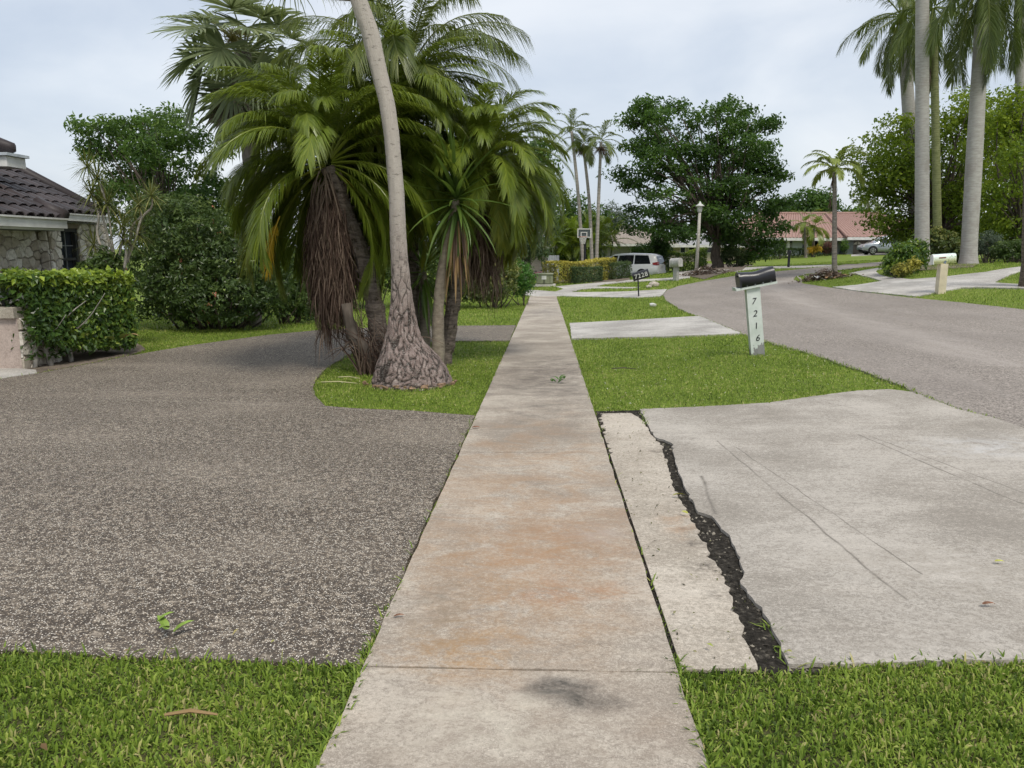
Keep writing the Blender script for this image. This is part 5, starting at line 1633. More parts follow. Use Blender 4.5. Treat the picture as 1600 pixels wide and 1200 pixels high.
# the big dark street tree
broad_tree('street_tree', 'large dark spreading tree on bare ground at the bend of the street', 'tree', gp(1120, 51.5),
           pads([(985, 172), (1020, 160), (1060, 164), (1090, 172), (1112, 158), (1160, 160), (1178, 180), (1208, 195), (1212, 215), (1196, 238), (1222, 278), (1212, 305), (1224, 330), (1212, 395), (1185, 400), (1160, 378), (1080, 362), (1040, 372), (990, 352), (985, 328), (1005, 305), (962, 268), (990, 255), (980, 205)], 76, 52, 25, 11, 3.6, 8),
           32000, .25, L_DARKTREE, B_DARK, .36, 3.2, 231, clump=.3, droop=.3, per=20, shell=.25, topl=.3, twigs=40, base_t=.5, top=gp(1112, 51.5) + np.array([0, 0, 3.6]))
broad_tree('small_tree', 'small dark tree in front of the tan roofed house behind the minivan', 'tree', gp(1026, 58), [bl(1005, 392, 58, 18, 9), bl(1030, 390, 58, 18, 12), bl(1036, 375, 58, 18, 14)], 3800, .2, L_DARKTREE, B_DARK, .16, 1.6, 232, clump=.22)
shrub('shrub', 'dark shrub at the rear of the minivan', 'shrub', gp(1036, 57), [bl(1036, 415, 57, 12, 12), bl(1022, 412, 57.5, 12, 14)], 1500, .13, L_DKHEDGE, B_DARK, 233, clump=.1, stems=5)
box_hedge('hedge', 'yellow-green hedge behind the street lamp', gp(1042, 57), gp(1104, 58), 1.5, 1.5, 5000, .13, L_HEDGE, 234, side_t=.35, top_t=.75, wob=.1)
shrub('shrub', 'dark mounded shrub right beside the big street tree trunk', 'shrub', gp(1147, 52), [bl(1147, 402, 52, 22, 16), bl(1137, 396, 52.5, 14, 14), bl(1160, 406, 52, 12, 11)], 3200, .14, L_DKHEDGE, B_DARK, 235, clump=.12, stems=7, base_t=.55)
shrub('red_bush', 'clipped reddish bush left of the red roofed house front', 'bush', gp(1173, 62), [bl(1173, 393, 62, 11, 9)], 1100, .12, L_RED, B_DARK, 236, clump=.08, stems=4)

# street side opposite: small palm, royal palms, lime trees and beds
FS_LIGHT = frond_set('frond', 1.55, 36, .46, .06, [R(a) for a in (80, 62, 45, 30, 15)], 1.55, vee=.3, droop=.5, seed=190, rr=.02, taper=(.7, .5))
sp = slim_palm('small_palm', 'small light green palm on the grass island across the street', (1304, 268), 1304, 36, .105, 16, FS_LIGHT, leafy('light palm leaf', (0.17, 0.23, 0.04), (0.3, 0.37, 0.08), (0.44, 0.48, 0.14), trans=.35), 241, .95, bark=m_bark('small palm trunk', (0.14, 0.12, 0.1), (0.3, 0.27, 0.24), 2.5, 7, .6, ring=1.4), hang=2)

def royal(name, label, cpx, bpx, Y, rpx, seed, count=13, bulge=0.0, mat=None, dark=False, dead=0, shaft=True, scale=1.0, az0=0.0, group=None, bark=None):
    rng = np.random.default_rng(seed)
    base = gp(bpx, Y); top = at(cpx[0], cpx[1], Y)
    t = thing(name, label, 'palm tree', base, group=group)
    r = rpx * Y / F_PX
    n = 60
    c = spline([base - np.array([0, 0, .12]), (base + top) / 2, top], n)
    u = np.linspace(0, 1, n)
    rad = r * (1 + bulge * np.exp(-((u - .45) / .25) ** 2) - .16 * u)
    rad *= 1 + .42 * np.exp(-u / .03)
    mb = MB(); mb.tube(c, rad * (1 + .006 * np.sin(np.arange(n) * 2.9)), 20, rng=rng); mb.build('trunk', bark or B_ROYAL, t, True)
    st = top.copy()
    if shaft:
        d = unit(c[-1] - c[-3])
        st = top + d * 1.5 * scale
        cs = MB(); cs.tube([top, top + d * .25, top + d * .8 * scale, st], [rad[-1] * 1.02, rad[-1] * 1.15, rad[-1] * .85, rad[-1] * .5], 14); cs.build('crownshaft', B_SHAFT, t, True)
    crown(t, st, FS_ROYAL, count, mat or L_ROYAL, rng, scale=(.88 * scale, 1.1 * scale), r0=.1, az0=az0)
    if dead:
        dm = dead_mesh('dead_frond', 3.0, 120, .7, .03, seed, .05)
        for i in range(dead): inst(dm, 'dead_frond', L_DEAD, t, TRS(st - np.array([0, 0, .4]), -.6 + i * 2.0, rng.uniform(.9, 1.1)))
    return t
royal('royal_palm', 'smooth grey royal palm trunk rising out of the top, nearest the painted mailbox', (1441, -95), 1441, 33, 10.2, 251, 11, scale=.9)
royal('royal_palm', 'thick royal palm trunk with fronds hanging down over its upper part', (1534, 38), 1513, 33, 11.2, 252, 22, bulge=.08, dead=1, scale=1.05, az0=1.1)
royal('royal_palm', 'distant royal palm with dark drooping crown in the upper sky', (1413, 72), 1436, 46, 10.0, 253, 20, mat=L_FEATHER, scale=1.0)
royal('royal_palm', 'royal palm half hidden behind the front trunk with a mossy green stem', (1459, 62), 1466, 40, 6.2, 254, 18, scale=.95, dead=1, bark=m_bark('mossy royal trunk', (0.13, 0.15, 0.06), (0.25, 0.26, 0.13), 2.0, 5, .4, ring=3.0))
royal('royal_palm', 'royal palm beyond the lime trees at the edge of the picture', (1592, 30), 1598, 40, 7.0, 255, 18, scale=1.0, dead=1)
et = slim_palm('edge_palm', 'dark palm trunk cut by the picture edge beside the street', (1618, -210), 1605, 23.6, .14, 10, FS_SMALL, L_ROYAL, 256, 1.2, bark=B_PALM)

broad_tree('lime_tree', 'broad yellow-green tree behind the royal palm trunks', 'tree', gp(1470, 45),
           pads([(1375, 225), (1400, 205), (1440, 215), (1475, 180), (1510, 160), (1560, 165), (1580, 250), (1570, 360), (1500, 375), (1430, 370), (1390, 362), (1358, 345), (1362, 260)], 40, 45.5, 32, 22, 2.5, 6),
           24000, .22, L_LIME, B_DARK, .32, 3.0, 261, clump=.34, per=16, base_t=.45, topl=.45, twigs=70)
broad_tree('lime_tree', 'yellow-green tree with a rounded low crown at the far side of the lawn', 'tree', gp(1585, 38),
           pads([(1535, 310), (1560, 275), (1548, 200), (1575, 140), (1640, 150), (1680, 250), (1670, 370), (1600, 372), (1550, 365)], 30, 39, 28, 20, 1.8, 7),
           14000, .2, L_LIME, B_DARK, .28, 2.4, 262, clump=.28, per=16, base_t=.55, topl=.3, twigs=50)
shrub('mixed_bush', 'leafy green and yellow bush at the foot of the royal palms', 'bush', gp(1412, 30), [bl(1412, 405, 30, 24, 24), bl(1400, 415, 29.6, 15, 18), bl(1430, 398, 30.4, 20, 24)], 4200, .15, L_HEDGE, B_DARK, 263, clump=.12, stems=10, base_t=.4, topl=.3)
shrub('croton', 'small yellow variegated plant at the corner of the planting bed', 'bush', gp(1408, 28.6), [bl(1408, 422, 28.6, 11, 9), bl(1425, 414, 28.8, 8, 8)], 700, .14, L_YELLOWH, B_DARK, 264, clump=.08, stems=5)
shrub('mixed_bush', 'reddish-green bush between the two front royal palm trunks', 'bush', gp(1475, 36), [bl(1475, 385, 36, 26, 22), bl(1462, 370, 36, 14, 14), bl(1492, 392, 36, 16, 18)], 3800, .16, L_CROTON, B_DARK, 265, clump=.13, stems=8, base_t=.3, topl=.5)
shrub('grey_shrub', 'twiggy grey-green shrub right of the thick royal palm', 'shrub', gp(1543, 36), [bl(1543, 380, 36, 20, 18), bl(1555, 392, 36, 13, 12)], 2600, .1, L_GREY, B_GREY, 266, clump=.09, stems=16)
shrub('shrub', 'low dark shrub row behind the lawn at the picture edge', 'shrub', gp(1580, 34), [bl(1580, 390, 34, 24, 14), bl(1606, 388, 34, 20, 16)], 2600, .13, L_IXORA, B_DARK, 267, clump=.1, stems=8)
broad_tree('shade_tree', 'dark tree mass low behind the lime trees', 'tree', gp(1500, 55), [bl(1500, 370, 55, 60, 26), bl(1570, 365, 55, 50, 30), bl(1440, 372, 55, 40, 20), bl(1620, 350, 55, 50, 50)], 5000, .3, L_DARKTREE, B_DARK, .25, 2.0, 268, clump=.35)
broad_tree('shade_tree', 'distant dark green tree behind the red roof', 'tree', gp(1265, 105), [bl(1262, 312, 105, 24, 14), bl(1285, 318, 105, 20, 16), bl(1240, 322, 105, 20, 12), bl(1215, 330, 105, 26, 12), bl(1275, 330, 105, 40, 12)], 5500, .5, L_DARKTREE, B_DARK, .3, 5, 269, clump=.6)
slim_palm('coconut_palm', 'distant coconut palm showing left of the lime trees', (1356, 312), 1358, 92, .18, 12, FS_SMALL, L_FEATHER, 270, 1.7)
broad_tree('shade_tree', 'distant round tree between the red roof and the coconut palm', 'tree', gp(1335, 100), [bl(1340, 338, 100, 20, 10), bl(1365, 345, 100, 20, 12)], 1800, .5, L_MIDTREE, B_DARK, .25, 4, 271, clump=.5)
# wood beyond the gardens, too far to tell apart
def far_wood():
    rng = np.random.default_rng(272)
    mb = MB()
    B = []
    for x in np.arange(-130, 240, 5.5):
        y = 150 + 16 * math.sin(x * .07) + rng.uniform(-8, 8)
        B.append((x, y, 2.0 + rng.uniform(0, 1.6), rng.uniform(3.5, 6), rng.uniform(3, 5), rng.uniform(2.4, 4.2)))
    P, N, tc, C = blob_points(B, 30000, .8, rng, .5, 14)
    leaf_cloud(mb, P, N, .95, .7, rng, .4 + tc + rng.normal(0, .12, len(P)))
    o = mb.build('far_wood', L_DKHEDGE)
    tag(o, 'low dark belt of distant trees along the horizon', 'wood', kind='stuff')
far_wood()

# ------------------------------------------------------------------ houses down the street
MAT_TILE_RED = m_rooftile('red clay tile', (0.26, 0.15, 0.125), (0.40, 0.265, 0.225))
MAT_TILE_TAN = m_rooftile('tan shingle', (0.22, 0.185, 0.155), (0.33, 0.285, 0.24))
MAT_WALL_BLUE = plain('blue-grey wall', (0.43, 0.46, 0.49), .85, .15, var=.06)
MAT_WALL_GREY = plain('grey wall', (0.33, 0.32, 0.31), .85, .15)
MAT_WALL_BEIGE = plain('beige wall', (0.5, 0.44, 0.36), .85, .15)
GL = m_glass('window glass')

def corr_roof(mb, e0, e1, r0, r1, pitch, amp):
    """ribbed roof slope: eave e0-e1, ridge r0-r1"""
    e0, e1, r0, r1 = [np.asarray(k, float) for k in (e0, e1, r0, r1)]
    n = max(2, int(np.linalg.norm(e1 - e0) / pitch) * 6)
    nr = unit(np.cross(e1 - e0, (r0 + r1) / 2 - (e0 + e1) / 2));
    if nr[2] < 0: nr = -nr
    m = 2 + int(np.linalg.norm((r0 + r1) / 2 - (e0 + e1) / 2) / .42)
    u = np.linspace(0, 1, n + 1)
    h = np.abs(np.sin(u * n / 6 * math.pi)) * amp
    rows = []
    for j in range(m):
        v = j / (m - 1)
        for st in ((0.0, .03) if j < m - 1 else (0.0,)):
            P = (e0 + (e1 - e0) * u[:, None]) * (1 - v) + (r0 + (r1 - r0) * u[:, None]) * v
            rows.append(P + nr * (h + (0.0 if st == 0 else -st))[:, None])
    rows = rows[:1] + rows[1:]
    V = np.concatenate(rows); k = np.arange(n)
    Q = np.concatenate([np.c_[j * (n + 1) + k, j * (n + 1) + k + 1, (j + 1) * (n + 1) + k + 1, (j + 1) * (n + 1) + k] for j in range(len(rows) - 1)])
    mb.add(V, quads=Q)

def frame_rect(mb, c, U, Nn, w, h, th, dep):
    """rectangular frame in a wall plane"""
    c = np.asarray(c, float); U = np.asarray(U, float); Nn = np.asarray(Nn, float); Z = np.array([0, 0, 1.0])
    M = Matrix(np.c_[U, Nn, Z].tolist())
    for o, s in ((Z * (h / 2 - th / 2), (w, dep, th)), (-Z * (h / 2 - th / 2), (w, dep, th)), (U * (w / 2 - th / 2), (th, dep, h - 2 * th)), (-U * (w / 2 - th / 2), (th, dep, h - 2 * th))):
        mb.box(c + o, s, M)
    return M

def red_house():
    A = gp(1150, 76); B = gp(1475, 77)            # front wall line
    gz = min(A[2], B[2]) - .1
    t = thing('red_roof_house', 'low blue-grey house with red clay tile roof and brown garage door', 'house', (A[0], A[1], gz))
    U = unit(B - A); U[2] = 0; U = unit(U); Nn = np.array([U[1], -U[0], 0])
    Z = np.array([0, 0, 1.0])
    ez = at(1300, 372, 76)[2]; rz = at(1300, 334, 80)[2]
    Ln = np.linalg.norm((B - A)[:2])
    M = Matrix(np.c_[U, -Nn, Z].tolist())
    o = np.array([A[0], A[1], 0])
    def W_(u, d, z): return o + U * u + Nn * d + Z * z
    pu = lambda px: np.interp(px, [1150, 1475], [0, Ln])
    def wall(mb, u0, u1, d, z0=gz, z1=ez, th=.2): mb.box(W_((u0 + u1) / 2, d, (z0 + z1) / 2), (u1 - u0, th, z1 - z0), M)
    w = MB()
    wall(w, 0, pu(1222), 0); wall(w, pu(1236), pu(1252), 0); wall(w, pu(1285), Ln, -.8)
    wall(w, pu(1252), pu(1285), -2.2)
    w.box(W_(Ln / 2, -4.0, (gz + ez) / 2), (Ln, .2, ez - gz), M)
    w.box(W_(0.1, -2.0, (gz + ez) / 2), (.2, 3.8, ez - gz), M)
    w.build('wall', MAT_WALL_BLUE, t)
    # front wing with garage
    g = MB(); g0, g1 = pu(1316), pu(1470)
    wall(g, g0, pu(1327), .6); wall(g, pu(1382), g1, .6); wall(g, pu(1327), pu(1382), .6, z0=at(1350, 374.5, 76)[2]); g.box(W_(g0 + .1, -.2, (gz + ez) / 2), (.2, 1.4, ez - gz), M)
    g.build('wall', plain('slate-grey wall', (0.2, 0.22, 0.235), .85, .15), t)
    zt = at(1350, 375, 76)[2]
    gd = MB(); gd.box(W_((pu(1327) + pu(1382)) / 2, .5, (gz + zt) / 2), (pu(1382) - pu(1327), .06, zt - gz), M)
    door = gd.build('garage_door', plain('weathered brown door', (0.155, 0.135, 0.12), .7, .2, var=.3, scale=1.5), t)
    for k in range(4):
        s = MB(); s.box(W_((pu(1327) + pu(1382)) / 2, .54, gz + (zt - gz) * (k + .5) / 4), (pu(1382) - pu(1327) - .1, .03, (zt - gz) / 4 - .05), M); s.build('panel', MATS['weathered brown door'], door)
    for k, px in enumerate((1330.5, 1338, 1347.5, 1355, 1364, 1371)):   # fan-shaped lights
        q = W_(pu(px), .575, zt - .42); dr = 1 if k % 2 == 0 else -1
        s = MB(); s.prism([q + U * dr * -.2, q + U * dr * .2, q + U * dr * .2 + Z * .30, q + U * dr * .02 + Z * .2], Nn * .02); s.build('pane', plain('pale fan light', (0.6, 0.57, 0.5), .4), door)
    # windows and dark entry
    for px0, px1, y0, y1 in ((1222, 1236, 380, 400), (1200, 1206, 384, 396)):
        c = W_((pu(px0) + pu(px1)) / 2, .03 if px0 < 1210 else -.1, (at(1230, y0, 76)[2] + at(1230, y1, 76)[2]) / 2)
        wd, hh = pu(px1) - pu(px0), at(1230, y0, 76)[2] - at(1230, y1, 76)[2]
        f = MB(); frame_rect(f, c + Nn * .05, U, -Nn, wd, hh, .08, .08); fo = f.build('window', MAT_WHITE, t)
        p = MB(); p.box(c, (wd, .04, hh), M); p.build('pane', GL, fo)
    c = W_((pu(1253) + pu(1284)) / 2, -2.05, (gz + ez) / 2 - .1)
    p = MB(); p.box(c, (pu(1284) - pu(1253) - .4, .05, (ez - gz) * .8), M); p.build('entry_glass', m_glass('dark entry', (0.012, 0.012, 0.02)), t)
    c = W_((pu(1236) + pu(1252)) / 2, .13, 0)
    for px in (1228, 1258, 1290):
        cl = MB(); cl.box(W_(pu(px), .35, (gz + ez) / 2), (.28, .28, ez - gz), M); cl.build('column', MAT_WHITE, t)
    # roof: hip with a forward wing
    r = MB()
    ov = .8
    corr_roof(r, W_(-ov, ov + .2, ez), W_(pu(1316), ov + .2, ez), W_(3.0, -4, rz), W_(pu(1316), -4, rz), .33, .09)
    corr_roof(r, W_(g0 - .3, 1.5, ez + .05), W_(g1 + 1, 1.5, ez + .05), W_(g0 - .3, -4, rz + .03), W_(g1 - 4.5, -4, rz + .03), .33, .09)
    corr_roof(r, W_(-ov, ov + .2, ez), W_(-ov, -9, ez), W_(3.0, -4, rz), W_(3.0, -4.1, rz), .33, .09)
    corr_roof(r, W_(g1 + 1, 1.5, ez + .05), W_(g1 + 1, -9, ez + .05), W_(g1 - 4.5, -4, rz + .03), W_(g1 - 4.5, -4.1, rz + .03), .33, .09)
    corr_roof(r, W_(-ov, -9, ez), W_(g1 + 1, -9, ez), W_(3, -4, rz), W_(g1 - 4.5, -4, rz), .33, .09)
    ro = r.build('roof', MAT_TILE_RED, t)
    rg = MB(); rg.tube([W_(3, -4, rz + .05), W_(g1 - 4.5, -4, rz + .08)], .14, 8); rg.tube([W_(g0 - .3, 1.5, ez + .12), W_(g0 - .3, -4, rz + .09)], .12, 8); rg.build('ridge_tile', MAT_TILE_RED, ro)
    f = MB(); f.box(W_((pu(1316) - ov) / 2, ov + .22, ez - .12), (pu(1316) + ov, .06, .26), M); f.box(W_((g0 + g1 + .7) / 2, 1.52, ez - .06), (g1 + 1.3 - g0, .06, .26), M)
    f.build('fascia', MAT_WHITE, t)
    sf = MB(); sf.box(W_((pu(1316) - ov) / 2, -.4, ez - .2), (pu(1316) + ov - .1, 2.4, .03), M); sf.build('soffit', MAT_WALL_GREY, t)
red_house()
# planting in front of it
box_hedge('hedge', 'low clipped hedge along the front of the red roofed house', gp(1178, 67.5), gp(1302, 72.5), 1.0, .75, 5500, .13, L_DKHEDGE, 301, side_t=.55, top_t=.8, rnd=.1)
slim_palm('garden_palm', 'left one of two short garden palms before the red roofed house', (1257, 352), 1259, 69, .11, 12, FS_SMALL, L_DATE, 302, 1.15, bark=B_GREY)
slim_palm('garden_palm', 'right one of two short garden palms before the red roofed house', (1272, 356), 1270, 70, .10, 12, FS_SMALL, L_DATE, 303, 1.15, bark=B_GREY)
shrub('red_bush', 'reddish bush between garden palms and garage', 'bush', gp(1292, 72), [bl(1292, 386, 72, 13, 9)], 1300, .15, L_RED, B_DARK, 304, clump=.1, stems=4)
shrub('bromeliad', 'orange-leaved plants under the garden palms', 'plant', gp(1270, 69.5), [bl(1267, 389, 69.5, 5, 5), bl(1276, 390, 69.5, 5, 5)], 260, .3, L_GOLD, B_DARK, 305, clump=.1, stems=3, aspect=.25)
shrub('shrub', 'round topiary shrub in front of the house windows', 'shrub', gp(1218, 68), [bl(1218, 387, 68, 9, 9)], 1000, .14, L_DKHEDGE, B_DARK, 306, clump=.1, stems=4)
shrub('climber', 'green climber on the wall left of the garage door', 'plant', gp(1320, 74), [bl(1320, 384, 74.2, 5, 10, .4)], 800, .14, L_MIDTREE, B_DARK, 307, clump=.1, stems=3)

def hip_house(name, label, Y, pxa, pxb, eave_py, ridge_py, depth, wallm, roofm, ridge_in=(3, 3), wins=(), fascia=True, ang=0.0):
    A = gp(pxa, Y); B = gp(pxb, Y)
    gz = min(A[2], B[2]) - .15
    ez = at((pxa + pxb) / 2, eave_py, Y)[2]; rz = at((pxa + pxb) / 2, ridge_py, Y + depth / 2)[2]
    t = thing(name, label, 'house', ((A[0] + B[0]) / 2, Y, gz))
    w = MB()
    x0, x1, y0, y1 = A[0], B[0], Y, Y + depth
    w.box(((x0 + x1) / 2, y0 + .1, (gz + ez) / 2), (x1 - x0, .2, ez - gz)); w.box(((x0 + x1) / 2, y1 - .1, (gz + ez) / 2), (x1 - x0, .2, ez - gz))
    w.box((x0 + .1, (y0 + y1) / 2, (gz + ez) / 2), (.2, depth - .4, ez - gz)); w.box((x1 - .1, (y0 + y1) / 2, (gz + ez) / 2), (.2, depth - .4, ez - gz))
    w.build('wall', wallm, t)
    r = MB(); ov = .6; ym = (y0 + y1) / 2
    a, b, c, d = (x0 - ov, y0 - ov, ez), (x1 + ov, y0 - ov, ez), (x1 + ov, y1 + ov, ez), (x0 - ov, y1 + ov, ez)
    p, q = (x0 + ridge_in[0], ym, rz), (x1 - ridge_in[1], ym, rz)
    q2 = (q[0] - .01, ym, rz); 
    corr_roof(r, a, b, p, q, .4, .035); corr_roof(r, b, c, q, (q[0], ym + .05, rz), .4, .035); corr_roof(r, c, d, q, p, .4, .035); corr_roof(r, d, a, (p[0], ym + .05, rz), p, .4, .035)
    r.build('roof', roofm, t)
    f = MB(); f.box(((x0 + x1) / 2, y0 - ov - .02, ez - .1), (x1 - x0 + 2 * ov, .05, .2)); f.box(((x0 + x1) / 2, y0 - ov / 2, ez - .19), (x1 - x0 + ov, ov, .02)); f.build('fascia', MAT_WHITE, t)
    for (wa, wb, pa, pb) in wins:
        X0, X1 = at(wa, pa, Y)[0], at(wb, pa, Y)[0]; Z1, Z0 = at(wa, pa, Y)[2], at(wa, pb, Y)[2]
        f = MB(); frame_rect(f, ((X0 + X1) / 2, Y - .03, (Z0 + Z1) / 2), (1, 0, 0), (0, 1, 0), X1 - X0, Z1 - Z0, .09, .1); fo = f.build('window', MAT_WHITE, t)
        g = MB(); g.box(((X0 + X1) / 2, Y - .01, (Z0 + Z1) / 2), (X1 - X0 - .1, .04, Z1 - Z0 - .1)); g.build('pane', GL, fo)
    return t
hip_house('tan_roof_house', 'low grey house with tan hipped roof behind the minivan', 66, 935, 1046, 381, 352, 9, MAT_WALL_GREY, MAT_TILE_TAN, (2.2, 3.0), wins=[(985, 1000, 388, 400)])
hip_house('porch_house', 'pale house with white porch windows behind the big street tree', 72, 1036, 1160, 383, 362, 8, MAT_WALL_BEIGE, plain('pale grey roof', (0.34, 0.34, 0.34), .8), (3, 3),
          wins=[(1062, 1072, 384, 396), (1075, 1086, 384, 396), (1100, 1115, 385, 396)])
hip_house('pink_house', 'pale pink house wall glimpsed past the drooping tree', 58, 796, 862, 386, 372, 7, plain('pale pink wall', (0.52, 0.44, 0.40), .85, .15), MAT_TILE_TAN, (1.2, 1.2))

# pale board fence panel with a dark bin in front of it
def gate():
    p = gp(864, 52)
    t = thing('fence_panel', 'grey board fence panel between pink house and yellow hedge', 'fence', p)
    for i in range(5):
        b = MB(); x = p[0] - .32 + i * .16; zt = at(864, 399, 52)[2]
        b.box((x, 52, (p[2] - .05 + zt) / 2), (.145, .03, zt - p[2] + .05)); b.build('board', plain('weathered grey board', (0.42, 0.44, 0.47), .8), t)
    r = MB(); r.box((p[0], 52.04, p[2] + .5), (.82, .04, .08)); r.box((p[0], 52.04, p[2] + 1.4), (.82, .04, .08)); r.build('rail', MATS['weathered grey board'], t)
    q = gp(863, 50.5)
    u = thing('bin', 'dark grey wheeled bin in front of the board fence panel', 'bin', q)
    b = MB(); b.box(q + np.array([0, 0, .5]), (.52, .5, 1.0), taper=1.0); b.build('body', plain('dark grey plastic', (0.07, 0.085, 0.1), .5), u)
    b = MB(); b.box(q + np.array([0, -.02, 1.03]), (.58, .6, .06)); b.build('lid', MATS['dark grey plastic'], u)
    b = MB(); b.box(q + np.array([.03, -.256, .75]), (.16, .012, .22)); b.build('label_sticker', MAT_WHITE, u)
    for s in (-1, 1):
        b = MB(); b.lathe([(.0, -.03), (.1, -.03), (.1, .03), (.0, .03)], q + np.array([s * .22, .24, .1]), 12, rotm('Y', math.pi / 2)); b.build('wheel', plain('black rubber', (0.015, 0.015, 0.015), .8), u)
gate()

def bicycle(px, Y, rz, label, col):
    p = gp(px, Y)
    t = thing('bicycle', label, 'bicycle', p, rz, local=True)
    for x in (-.42, .42):
        w = MB(); a = np.linspace(0, 2 * math.pi, 25)
        w.tube(np.c_[x + .28 * np.cos(a), np.zeros(25), .28 + .28 * np.sin(a)], .022, 6, cap=False); wo = w.build('wheel', MATS['black rubber'], t)
        s = MB()
        for k in range(8): s.tube([(x, 0, .28), (x + .27 * math.cos(k * .785), 0, .28 + .27 * math.sin(k * .785))], .004, 3)
        s.tube([(x, -.04, .28), (x, .04, .28)], .03, 6); s.build('spokes', plain('steel', (0.5, 0.5, 0.52), .3, metal=.8), wo)
    f = MB()
    for a_, b_ in (((-.42, 0, .28), (-.05, 0, .28)), ((-.05, 0, .28), (-.18, 0, .62)), ((-.42, 0, .28), (-.17, 0, .58)), ((-.17, 0, .58), (.3, 0, .62)), ((-.05, 0, .28), (.3, 0, .56)), ((.29, 0, .7), (.42, 0, .28))):
        f.tube([a_, b_], .022, 6)
    f.build('frame', plain('bike ' + label, col, .4), t)
    s = MB(); s.box((-.2, 0, .67), (.24, .13, .05), taper=.8); s.build('saddle', MATS['black rubber'], t)
    h = MB(); h.tube([(.28, 0, .66), (.26, 0, .85)], .016, 6); h.tube([(.2, -.26, .88), (.26, -.1, .85), (.26, .1, .85), (.2, .26, .88)], .016, 6); h.build('handlebar', MATS['steel'], t)
bicycle(841, 47.5, R(15), 'small pink bicycle parked by the pink house', (0.55, 0.16, 0.25))
bicycle(852, 48.2, R(-20), 'small white bicycle parked beside the pink one', (0.5, 0.5, 0.52))

def utility_box():
    p = G(851, 447); Y = p[1]
    t = thing('utility_box', 'squat olive-green utility transformer box beside the drive', 'utility box', p)
    w = at(865, 440, Y)[0] - at(839, 440, Y)[0]; h = at(850, 428.5, Y)[2] - p[2]
    g = plain('olive paint', (0.22, 0.24, 0.15), .6, .3)
    b = MB(); b.box(p + np.array([0, .45, h / 2 + .04]), (w, .9, h - .08)); b.build('body', g, t)
    b = MB(); b.box(p + np.array([0, .45, .03]), (w + .3, 1.2, .12)); b.build('pad', MAT_FAR, t)
    b = MB(); b.box(p + np.array([0, .43, h + .02]), (w + .05, .98, .05)); b.build('lid', plain('pale olive paint', (0.33, 0.35, 0.24), .6), t)
    b = MB(); b.box(p + np.array([-.04, -.008, h * .72]), (.26, .012, .2)); b.build('sticker', MAT_WHITE, t)
    b = MB(); b.box(p + np.array([w * .32, -.006, h * .5]), (.03, .012, h * .6)); b.box(p + np.array([0, -.006, h * .22]), (w * .92, .012, .03)); b.build('seam', plain('dark olive', (0.1, 0.11, 0.07), .7), t)
    b = MB(); b.box(p + np.array([-.03, -.02, h * .4]), (.1, .04, .2)); b.build('latch', MATS['dark olive'], t)
utility_box()

